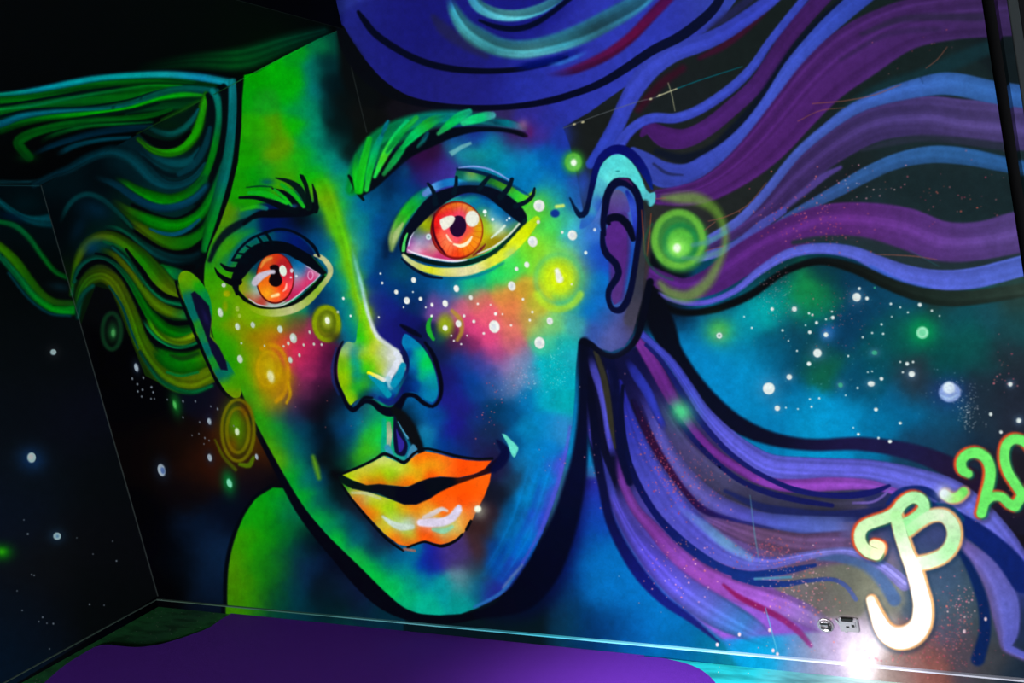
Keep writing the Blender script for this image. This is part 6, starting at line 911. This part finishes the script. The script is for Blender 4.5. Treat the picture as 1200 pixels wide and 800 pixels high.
SLAB = {'hook': 'hooked arm of the signature', 'bowl': 'round bowl of the signature letter', 'stem': 'tall stem of the signature, curled at its foot', 'dash': 'dash of the signature', 'two': 'figure two of the signature', 'two_foot': 'foot of the figure two', 'zero': 'figure zero cut by the frame edge'}
F([(1004, 520), (1210, 510), (1210, 600), (1120, 760), (1010, 750)], (0, 0, 0), a=0)
SC = {'hook': [(230, 255, 190), (216, 255, 190), (190, 255, 180), (160, 250, 160)], 'arm': (250, 255, 200), 'bowl': [(180, 255, 170), (236, 250, 214), (190, 255, 180), (226, 255, 214)], 'stem': [(190, 254, 170), (226, 255, 206), (250, 255, 236), (255, 255, 246), (250, 255, 240), (255, 255, 250), (255, 255, 250), (255, 250, 230)], 'dash': [(230, 255, 220), (180, 250, 130), (130, 246, 110)], 'two': (116, 248, 110), 'two_foot': (116, 248, 110), 'zero': (116, 248, 110)}  # stem whitens down to its foot: overexposure painted into the colour
first = True
for k in ('hook', 'arm', 'bowl', 'stem', 'dash', 'two', 'two_foot', 'zero'):
    R(SIG[k], SC[k], soft=2.2, part=('signature_stroke', SLAB.get(k), None, 'signature') if k in SLAB else None)
B(1106, 577, 8, 8, (236, 240, 255), .8)
E(1069, 597, 0.1, .1, (0, 0, 0), a=0)

# ---- brush texture over everything
n1 = vnoise(CW, CH, 3.0, 21)-.5; n2 = vnoise(CW, CH, 11, 22)-.5; n3 = vnoise(CW, CH, 1.3, 23)-.5
cv.a *= (1+.07*n1+.10*n2+.05*n3)[..., None]
np.clip(cv.a, 0, 1, out=cv.a)
# ================================================================== pigment laid on the real surfaces
GAIN_L, GAIN_S = 2.7, 2.7
ALBEDO = 0.80        # reflectance of a full-strength colour
def lin(c):
    c = np.asarray(c, float)
    return np.where(c <= 0.04045, c/12.92, ((c+0.055)/1.055)**2.4)
def to_srgb(c):
    return np.where(c <= 0.0031308, c*12.92, 1.055*np.maximum(c, 1e-9)**(1/2.4)-0.055)

def pigment(name, P, gain=1.0):
    """pick up the brush canvas at the surface points P (h,w,3); row 0 is the lowest row"""
    x, y = project(P)
    fx = np.clip(np.nan_to_num((x-X0)*SS-0.5, nan=0), 0, CW-1.001); fy = np.clip(np.nan_to_num((y-Y0)*SS-0.5, nan=0), 0, CH-1.001)
    xi = fx.astype(int); yi = fy.astype(int); fx = (fx-xi)[..., None]; fy = (fy-yi)[..., None]
    a = cv.a
    c = (a[yi, xi]*(1-fx)+a[yi, xi+1]*fx)*(1-fy)+(a[yi+1, xi]*(1-fx)+a[yi+1, xi+1]*fx)*fy
    lut = np.clip(to_srgb(lin(np.linspace(0, 1, 1024))*ALBEDO*gain), 0, .96).astype(np.float32)
    c = lut[np.clip(c*1023, 0, 1023).astype(int)]
    h, w = c.shape[:2]
    im = bpy.data.images.new(name, w, h)
    px = np.ones((h, w, 4), np.float32); px[..., :3] = c
    im.pixels.foreach_set(px.ravel()); im.update(); im.pack()
    return im
XW, ZW = 4.46, 2.95
YL, YS = 1.3, 1.3
def lat(u, v, f):
    U, V = np.meshgrid((np.arange(u[2])+.5)/u[2]*(u[1]-u[0])+u[0], (np.arange(v[2])+.5)/v[2]*(v[1]-v[0])+v[0])
    return np.stack(f(U, V), -1)
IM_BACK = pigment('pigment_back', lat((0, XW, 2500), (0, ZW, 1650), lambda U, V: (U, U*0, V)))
IM_LEFT = pigment('pigment_left', lat((-YL, 0, 700), (0, H_SOFFIT, 1300), lambda U, V: (U*0, U, V)), GAIN_L)
IM_SOFF = pigment('pigment_soffit', lat((0, X_SOFFIT, 1200), (-YS, 0, 650), lambda U, V: (U, V, U*0+H_SOFFIT)), GAIN_S)

# ------------------------------------------------------------------ materials
def mat(name):
    m = bpy.data.materials.new(name); m.use_nodes = True
    nt = m.node_tree; return m, nt, nt.nodes['Principled BSDF']
def bump(nt, bsdf, scale, strength, dist=.002, detail=4):
    tc = nt.nodes.new('ShaderNodeTexCoord'); n = nt.nodes.new('ShaderNodeTexNoise'); b = nt.nodes.new('ShaderNodeBump')
    n.inputs['Scale'].default_value = scale; n.inputs['Detail'].default_value = detail
    b.inputs['Strength'].default_value = strength; b.inputs['Distance'].default_value = dist
    nt.links.new(tc.outputs['Object'], n.inputs['Vector']); nt.links.new(n.outputs['Fac'], b.inputs['Height']); nt.links.new(b.outputs['Normal'], bsdf.inputs['Normal'])
    return n
def paint_mat(name, im):
    m, nt, p = mat(name)
    t = nt.nodes.new('ShaderNodeTexImage'); t.image = im; t.extension = 'EXTEND'; t.interpolation = 'Cubic'
    nt.links.new(t.outputs['Color'], p.inputs['Base Color'])
    p.inputs['Roughness'].default_value = .7; p.inputs['Specular IOR Level'].default_value = .02
    bump(nt, p, 260, .12)
    return m
def plain(name, col, rough=.6, metal=0.0, spec=.3, b=None, var=0.0, vs_=30):
    m, nt, p = mat(name)
    p.inputs['Base Color'].default_value = (*col, 1); p.inputs['Roughness'].default_value = rough
    p.inputs['Metallic'].default_value = metal; p.inputs['Specular IOR Level'].default_value = spec
    if b: bump(nt, p, *b)
    if var:
        tc = nt.nodes.new('ShaderNodeTexCoord'); n = nt.nodes.new('ShaderNodeTexNoise'); r = nt.nodes.new('ShaderNodeMix'); r.data_type = 'RGBA'
        n.inputs['Scale'].default_value = vs_; n.inputs['Detail'].default_value = 5
        r.inputs[6].default_value = (*[c*(1-var) for c in col], 1); r.inputs[7].default_value = (*[min(1, c*(1+var)) for c in col], 1)
        nt.links.new(tc.outputs['Object'], n.inputs['Vector']); nt.links.new(n.outputs['Fac'], r.inputs[0]); nt.links.new(r.outputs[2], p.inputs['Base Color'])
    return m
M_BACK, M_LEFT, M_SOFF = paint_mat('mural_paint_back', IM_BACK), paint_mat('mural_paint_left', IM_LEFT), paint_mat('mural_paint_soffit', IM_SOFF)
M_BLACK = plain('black_emulsion', (.0045, .006, .0065), .8, spec=.1, b=(200, .1))
M_DOORBLACK = plain('black_door_frame', (.0012, .0012, .002), .7, spec=.1)
M_CARPET = plain('purple_carpet', (.130, .027, .42), .95, spec=.05, b=(900, .9, .004, 2), var=.16, vs_=420)
M_CHROME = plain('chrome', (.40, .36, .40), .25, .6, .5)
M_DARK = plain('black_plastic', (.006, .006, .007), .4)
M_DOOR = plain('dark_teal_door_paint', (.006, .011, .014), .6, var=.3, vs_=6)

# skirting edge: painted with the wall, light caught by the gloss painted pale along the top
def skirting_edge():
    m, nt, p = mat('skirting_edge_painted_gleam')
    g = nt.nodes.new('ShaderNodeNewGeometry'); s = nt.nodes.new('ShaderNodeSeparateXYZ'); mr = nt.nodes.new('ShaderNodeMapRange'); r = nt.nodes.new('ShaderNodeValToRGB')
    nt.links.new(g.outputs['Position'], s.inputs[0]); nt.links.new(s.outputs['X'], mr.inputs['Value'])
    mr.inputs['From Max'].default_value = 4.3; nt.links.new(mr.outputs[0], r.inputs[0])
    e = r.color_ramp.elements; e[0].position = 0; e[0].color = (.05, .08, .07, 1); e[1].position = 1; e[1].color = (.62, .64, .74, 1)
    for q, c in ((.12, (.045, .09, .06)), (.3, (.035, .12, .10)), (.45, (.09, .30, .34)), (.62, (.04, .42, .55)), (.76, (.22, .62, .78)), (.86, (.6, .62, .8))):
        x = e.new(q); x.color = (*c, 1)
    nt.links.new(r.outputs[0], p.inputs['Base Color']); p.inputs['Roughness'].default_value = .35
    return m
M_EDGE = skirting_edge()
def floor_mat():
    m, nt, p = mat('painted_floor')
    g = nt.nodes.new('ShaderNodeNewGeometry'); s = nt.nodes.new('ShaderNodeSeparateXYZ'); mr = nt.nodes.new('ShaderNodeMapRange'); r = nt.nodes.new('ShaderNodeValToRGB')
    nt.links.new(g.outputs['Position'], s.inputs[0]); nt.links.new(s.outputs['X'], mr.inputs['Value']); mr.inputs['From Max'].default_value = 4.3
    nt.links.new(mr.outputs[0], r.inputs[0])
    e = r.color_ramp.elements; e[0].position = 0; e[0].color = (.02, .19, .05, 1); e[1].position = 1; e[1].color = (.5, .62, .62, 1)  # light grey right end is lamp glare painted into the floor colour
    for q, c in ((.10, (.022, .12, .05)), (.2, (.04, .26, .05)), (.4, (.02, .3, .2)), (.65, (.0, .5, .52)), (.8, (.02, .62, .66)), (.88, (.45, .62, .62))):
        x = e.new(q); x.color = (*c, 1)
    w = nt.nodes.new('ShaderNodeMapping'); w.inputs['Scale'].default_value = (1.5, 6.0, 1.0); w.inputs['Rotation'].default_value = (0, 0, .5)
    n = nt.nodes.new('ShaderNodeTexNoise'); n.inputs['Scale'].default_value = 4; n.inputs['Detail'].default_value = 6
    cr = nt.nodes.new('ShaderNodeValToRGB'); cr.color_ramp.elements[0].position = .36; cr.color_ramp.elements[0].color = (.5, .5, .5, 1); cr.color_ramp.elements[1].position = .55
    mx = nt.nodes.new('ShaderNodeMix'); mx.data_type = 'RGBA'; mx.blend_type = 'MULTIPLY'; mx.inputs[0].default_value = 1
    nt.links.new(g.outputs['Position'], w.inputs['Vector']); nt.links.new(w.outputs[0], n.inputs['Vector']); nt.links.new(n.outputs['Fac'], cr.inputs[0])
    nt.links.new(r.outputs[0], mx.inputs[6]); nt.links.new(cr.outputs[0], mx.inputs[7])
    v = nt.nodes.new('ShaderNodeTexVoronoi'); v.inputs['Scale'].default_value = 38; lt = nt.nodes.new('ShaderNodeMath'); lt.operation = 'LESS_THAN'; lt.inputs[1].default_value = .09
    nt.links.new(g.outputs['Position'], v.inputs['Vector']); nt.links.new(v.outputs['Distance'], lt.inputs[0])
    m2 = nt.nodes.new('ShaderNodeMix'); m2.data_type = 'RGBA'; m2.inputs[7].default_value = (.5, .6, .5, 1)
    nt.links.new(lt.outputs[0], m2.inputs[0]); nt.links.new(mx.outputs[2], m2.inputs[6]); nt.links.new(m2.outputs[2], p.inputs['Base Color'])
    p.inputs['Roughness'].default_value = .45
    bump(nt, p, 60, .15)
    return m
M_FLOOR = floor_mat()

# ------------------------------------------------------------------ mesh helpers
def link(name, verts, faces, m, parent=None, uvs=None, smooth=False):
    me = bpy.data.meshes.new(name); me.from_pydata([tuple(v) for v in verts], [], faces)
    if uvs is not None:
        ul = me.uv_layers.new(name='UVMap')
        vi = np.empty(len(me.loops), np.int32); me.loops.foreach_get('vertex_index', vi)
        ul.data.foreach_set('uv', np.asarray(uvs, np.float32)[vi].ravel())
    me.materials.append(m)
    if smooth: me.polygons.foreach_set('use_smooth', [True]*len(me.polygons))
    me.update()
    o = bpy.data.objects.new(name, me); COL.objects.link(o)
    if parent is not None: o.parent = parent
    return o
def box(name, x0, x1, y0, y1, z0, z1, m, parent=None, uv=None, org=(0, 0, 0)):
    V = [(x, y, z) for x in (x0, x1) for y in (y0, y1) for z in (z0, z1)]
    Fc = [(0, 1, 3, 2), (4, 6, 7, 5), (0, 4, 5, 1), (2, 3, 7, 6), (0, 2, 6, 4), (1, 5, 7, 3)]
    uvs = [uv(*v) for v in V] if uv else None
    return link(name, [(v[0]-org[0], v[1]-org[1], v[2]-org[2]) for v in V], Fc, m, parent, uvs)
def structure(o, label=None):
    o['kind'] = 'structure'
    if label: o['label'] = label
    return o
uvB = lambda x, y, z: (x/XW, z/ZW)
uvL = lambda x, y, z: ((y+YL)/YL, z/H_SOFFIT)
uvS = lambda x, y, z: (x/X_SOFFIT, (y+YS)/YS)

# ------------------------------------------------------------------ the room shell
TOPW = 3.3
structure(box('wall_back', -0.12, X_DOOR, 0.0, 0.12, -0.02, TOPW, M_BACK, uv=uvB), 'black back wall carrying the painted face')
structure(box('wall_left', -0.12, 0.0, -7.0, 0.0, -0.02, TOPW, M_LEFT, uv=uvL), 'dark left wall painted as a night sky')
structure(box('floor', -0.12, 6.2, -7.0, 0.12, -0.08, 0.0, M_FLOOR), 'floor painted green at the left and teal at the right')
structure(box('ceiling', 0.003, X_SOFFIT, -7.0, -0.002, H_SOFFIT, TOPW, M_SOFF, uv=uvS), 'lowered black soffit over the left half of the wall')
structure(box('trim_1', X_SOFFIT, X_SOFFIT+0.004, -7.0, 0.0, H_SOFFIT, TOPW, M_BLACK), 'plain black side of the soffit')
structure(box('ceiling', X_SOFFIT+.004, 6.2, -7.0, 0.12, TOPW, TOPW+.05, M_BLACK), 'high black ceiling beyond the soffit')
def skirting(name, pts, label):
    """pts: profile path, list of (x, y) start/end of the wall foot"""
    (xa, ya), (xb, yb) = pts
    nx, ny = (0, -1) if ya == yb else (1, 0)
    d, hh, e = .012, H_SKIRT, .0045
    prof = [(0, 0), (d, 0), (d, hh-e), (d-.002, hh-.001), (0, hh)]
    V = []
    for x, y in ((xa, ya), (xb, yb)):
        for q, z in prof: V.append((x+nx*q, y+ny*q, z))
    n = len(prof)
    fr = [(0, 1, n+1, n), (1, 2, n+2, n+1)]
    uv = [(uvB if ny else uvL)(*v) for v in V]
    o = structure(link(name, V, fr+[(0, 1, 2, 3, 4)[::-1], tuple(n+k for k in range(n))], M_BACK if ny else M_LEFT, uvs=uv), label)
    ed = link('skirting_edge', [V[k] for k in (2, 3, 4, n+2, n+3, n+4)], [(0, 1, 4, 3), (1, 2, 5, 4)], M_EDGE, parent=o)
    ed['label'] = 'glossy top edge of the skirting with its gleam painted pale'
skirting('baseboard_back', ((0.0, 0.0), (X_DOOR, 0.0)), 'low skirting painted over with the mural')
skirting('baseboard_left', ((0.0, -7.0), (0.0, -0.012)), 'low dark skirting under the left wall')
# door frame at the right edge: dark reveal, painted moulding, panel, black stile
door = bpy.data.objects.new('door_1', None); COL.objects.link(door); door.location = (X_DOOR+.1, 0, 0); structure(door, 'black edged door frame at the right end of the mural')
og = (X_DOOR+.1, 0, 0)
rv = box('reveal', X_DOOR, 6.2, .06, .12, 0, TOPW, M_DOORBLACK, door, org=og); rv['label'] = 'black shadow gap beside the mural'
MX0, MX1 = X_DOOR+.030, X_DOOR+.048
box('moulding', MX0, MX1, -.004, .06, 0, TOPW, M_BACK, door, uv=lambda x, y, z: (min(x, 4.40)/XW, z/ZW), org=og)['label'] = 'narrow moulding painted with continuing hair colours'
box('door_panel', MX1, MX1+.022, .004, .06, 0, TOPW, M_DOOR, door, org=og)['label'] = 'strip of dark teal door panel'
box('stile', MX1+.022, 6.2, -.01, .06, 0, TOPW, M_DOORBLACK, door, org=og)['label'] = 'black door stile cut by the frame edge'

# ------------------------------------------------------------------ purple carpet
def extrude_poly(name, P, z0, z1, m, org=(0, 0, 0)):
    bm = bmesh.new()
    vs_b = [bm.verts.new((p[0]-org[0], p[1]-org[1], z1-org[2])) for p in P]
    f = bm.faces.new(vs_b); r = bmesh.ops.extrude_face_region(bm, geom=[f])
    for v in r['geom']:
        if isinstance(v, bmesh.types.BMVert): v.co.z = z0-org[2]
    bmesh.ops.triangulate(bm, faces=[q for q in bm.faces if len(q.verts) > 4])
    bmesh.ops.recalc_face_normals(bm, faces=bm.faces)
    me = bpy.data.meshes.new(name); bm.to_mesh(me); bm.free(); me.materials.append(m)
    o = bpy.data.objects.new(name, me); COL.objects.link(o); o.location = org
    return o
edge = spline([(48, 803), (76, 779), (98, 765), (112, 757.5), (126, 755), (144, 757), (161, 758), (185, 755), (204, 750), (225, 743), (245, 735), (258, 726), (271, 718.5)], step=5)
edge2 = spline([(745, 768.5), (770, 770), (795, 774.5), (815, 781), (828, 789), (838, 799), (846, 812)], step=4)
Pc = np.concatenate([on_floor(edge, .006), [[0.80, -.013, .006], [3.05, -.013, .006]], on_floor(edge2, .006), [[3.34, -.30, .006], [3.2, -1.2, .006], [2.6, -2.2, .006], [0.9, -2.3, .006], [0.10, -1.3, .006]]])
keep = [Pc[0]]
for q in Pc[1:]:
    if np.hypot(*(q-keep[-1])[:2]) > .012: keep.append(q)
car = extrude_poly('carpet', [(max(.014, q[0]), min(-.013, q[1])) for q in keep], 0.0, .006, M_CARPET, org=(1.7, -1.0, 0.0))
car['label'] = 'purple carpet with a wavy cut edge along the skirting'; car['category'] = 'carpet'

# ------------------------------------------------------------------ the mural: every painted piece a film of paint on its wall
MO = np.array([2.1, 0.0, 0.0])
mural = bpy.data.objects.new('mural', None); COL.objects.link(mural); mural.location = MO
mural['label'] = 'airbrushed mural of a green and blue face with streaming hair and stars'; mural['category'] = 'mural'
KEYS = {}
def mural_on(label):
    o = bpy.data.objects.new('mural', None); COL.objects.link(o); o.location = MO
    o['label'] = label; o['category'] = 'mural'
    return o
MUR = {'B': mural, 'C': mural_on('green and teal painted hair flowing over the black soffit'), 'L': mural_on('painted green hair ends and small stars on the dark left wall')}
def surface_points(p, surf, h):
    if surf == 'B':
        q = on_back(p); x = np.clip(q[:, 0], 0.0, X_DOOR); z = np.clip(q[:, 2], H_SKIRT+.001, TOPW)
        z = np.where((x < X_SOFFIT) & (z > H_SOFFIT), H_SOFFIT-.001, z)
        return np.stack([x, x*0-h, z], 1), np.stack([x/XW, z/ZW], 1)
    if surf == 'L':
        q = on_left(p); y = np.clip(q[:, 1], -4.0, -.002); z = np.clip(q[:, 2], H_SKIRT, H_SOFFIT-.001)
        return np.stack([y*0+h, y, z], 1), np.stack([(y+YL)/YL, z/H_SOFFIT], 1)
    q = on_soffit(p); x = np.clip(q[:, 0], .001, X_SOFFIT-.001); y = np.clip(q[:, 1], -4.0, -.002)
    return np.stack([x, y, x*0+H_SOFFIT-h], 1), np.stack([x/X_SOFFIT, (y+YS)/YS], 1)
SM = {'B': M_BACK, 'L': M_LEFT, 'C': M_SOFF}
sig = bpy.data.objects.new('signature', None); COL.objects.link(sig); sig.parent = mural
sig['label'] = 'pale green signature with a painted-in glow at the lower right'; KEYS['signature'] = sig
EXTRA = [('eye_gap', 0)]
for i, q in enumerate(PARTS):
    g = q['geo']; surf = q['surf']; h = .0002+i*.000006
    if q['kind'] == 'R':
        d = np.gradient(g[:, :2], axis=0); L = np.hypot(d[:, 0], d[:, 1])[:, None]+1e-9; n = np.stack([-d[:, 1], d[:, 0]], 1)/L
        w = np.maximum(g[:, 2:3], .8)/2
        a, b = g[:, :2]+n*w, g[:, :2]-n*w
        p = np.empty((2*len(g), 2)); p[0::2] = a; p[1::2] = b
        V, UV = surface_points(p, surf, h)
        V[:, {'B': 1, 'L': 0, 'C': 2}[surf]] += {'B': -1, 'L': 1, 'C': -1}[surf]*np.repeat(np.linspace(0, 1.5e-4, len(g)), 2)   # so a looping stroke lies over its own start
        Fc = []
        for k in range(len(g)-1):
            f = (2*k, 2*k+1, 2*k+3, 2*k+2)
            e1, e2 = V[f[2]]-V[f[0]], V[f[3]]-V[f[1]]
            if np.linalg.norm(np.cross(e1, e2)) > 1e-7: Fc.append(f)
    else:
        V, UV = surface_points(g[:, :2], surf, h)
        kp = [0]
        for k in range(1, len(V)):
            if np.linalg.norm(V[k]-V[kp[-1]]) > 2e-4: kp.append(k)
        V, UV = V[kp], UV[kp]
        Fc = [tuple(range(len(V)))]
    if not Fc: continue
    par = KEYS.get(q['parent'], mural) if q['parent'] else MUR[surf]
    o = link(q['name'], V-MO, Fc, SM[surf], parent=par, uvs=UV)
    if q['label']: o['label'] = q['label']
    if q['key']: KEYS[q['key']] = o

# ------------------------------------------------------------------ two chrome fittings low on the wall
def fitting_round(px, py, r):
    c = on_back([(px, py)])[0]
    root = bpy.data.objects.new('wall_fitting', None); COL.objects.link(root); root.location = (c[0], 0, c[2])
    def lathe(name, prof, m, n=28, sx=1.0):
        V = []; Fc = []
        for rr, yy in prof:
            for k in range(n):
                t = 2*math.pi*k/n; V.append((rr*math.cos(t)*sx, -yy, rr*math.sin(t)))
        for a_ in range(len(prof)-1):
            for k in range(n):
                Fc.append((a_*n+k, a_*n+(k+1) % n, (a_+1)*n+(k+1) % n, (a_+1)*n+k))
        Fc.append(tuple(range((len(prof)-1)*n, len(prof)*n)))
        return link(name, V, Fc, m, root, smooth=True)
    lathe('rosette', [(r, 0), (r, .003), (r*.9, .006), (r*.82, .005)], M_CHROME)['label'] = 'round chrome rosette'
    lathe('socket', [(r*.78, .005), (r*.76, .010), (r*.6, .012), (r*.5, .009)], M_CHROME)
    for s, z0, z1, m in ((1, .30, .52, M_DARK), (-1, -.28, -.10, M_DARK)):
        box('slot', -r*.55, r*.55, -.0135, -.009, r*z0, r*z1, m, root)['label'] = 'black slot'
    box('latch', r*.36, r*.70, -.016, -.008, -r*.42, r*.22, M_DARK, root)['label'] = 'black latch tab'
    return root
def fitting_square(px, py, r):
    c = on_back([(px, py)])[0]
    root = bpy.data.objects.new('wall_fitting', None); COL.objects.link(root); root.location = (c[0], 0, c[2])
    bm = bmesh.new(); bmesh.ops.create_cube(bm, size=1); bmesh.ops.scale(bm, vec=(2*r, .008, 1.7*r), verts=bm.verts); bmesh.ops.translate(bm, vec=(0, -.004, 0), verts=bm.verts)
    bmesh.ops.bevel(bm, geom=[e for e in bm.edges], offset=.0025, segments=2, affect='EDGES')
    me = bpy.data.meshes.new('plate'); bm.to_mesh(me); bm.free(); me.materials.append(M_CHROME); o = bpy.data.objects.new('plate', me); COL.objects.link(o); o.parent = root; o['label'] = 'square chrome plate'
    box('cap', -r*.7, r*.5, -.015, -.006, r*.62, r*.92, M_DARK, root)['label'] = 'black cap along the top'
    box('cover', -r*.7, r*.7, -.012, -.007, -r*.25, r*.5, M_CHROME, root)
    box('slot', -r*.3, r*.05, -.0128, -.0115, -r*.18, r*.0, M_DARK, root)['label'] = 'black slot'
    box('slot', r*.3, r*.6, -.0128, -.0115, -r*.1, r*.2, M_DARK, root)
    V = []; 
    for (x, z) in ((-r*1.35, r*.55), (-r*1.05, r*.1), (-r*.75, -r*.55), (-r*.35, -r*.95)):
        for dx, dz in ((-.0022, -.0015), (.0022, .0015)):
            for yy in (-.001, -.006): V.append((x+dx, yy, z+dz))
    Fc = []
    for k in range(3):
        a = 4*k; b = a+4
        Fc += [(a+1, a+3, b+3, b+1), (a, b, b+2, a+2), (a, a+1, b+1, b), (a+2, b+2, b+3, a+3)]
    Fc += [(0, 2, 3, 1), (12, 13, 15, 14)]
    link('strap', V, Fc, M_CHROME, root)['label'] = 'slanting chrome strap'
    return root
f1 = fitting_round(967.5, 732, .024); f1['label'] = 'round chrome wall fitting with black slots low beside the signature'; f1['category'] = 'wall fitting'
f2 = fitting_square(995, 731, .027); f2['label'] = 'square chrome wall fitting with a black cap nearest the signature foot'; f2['category'] = 'wall fitting'
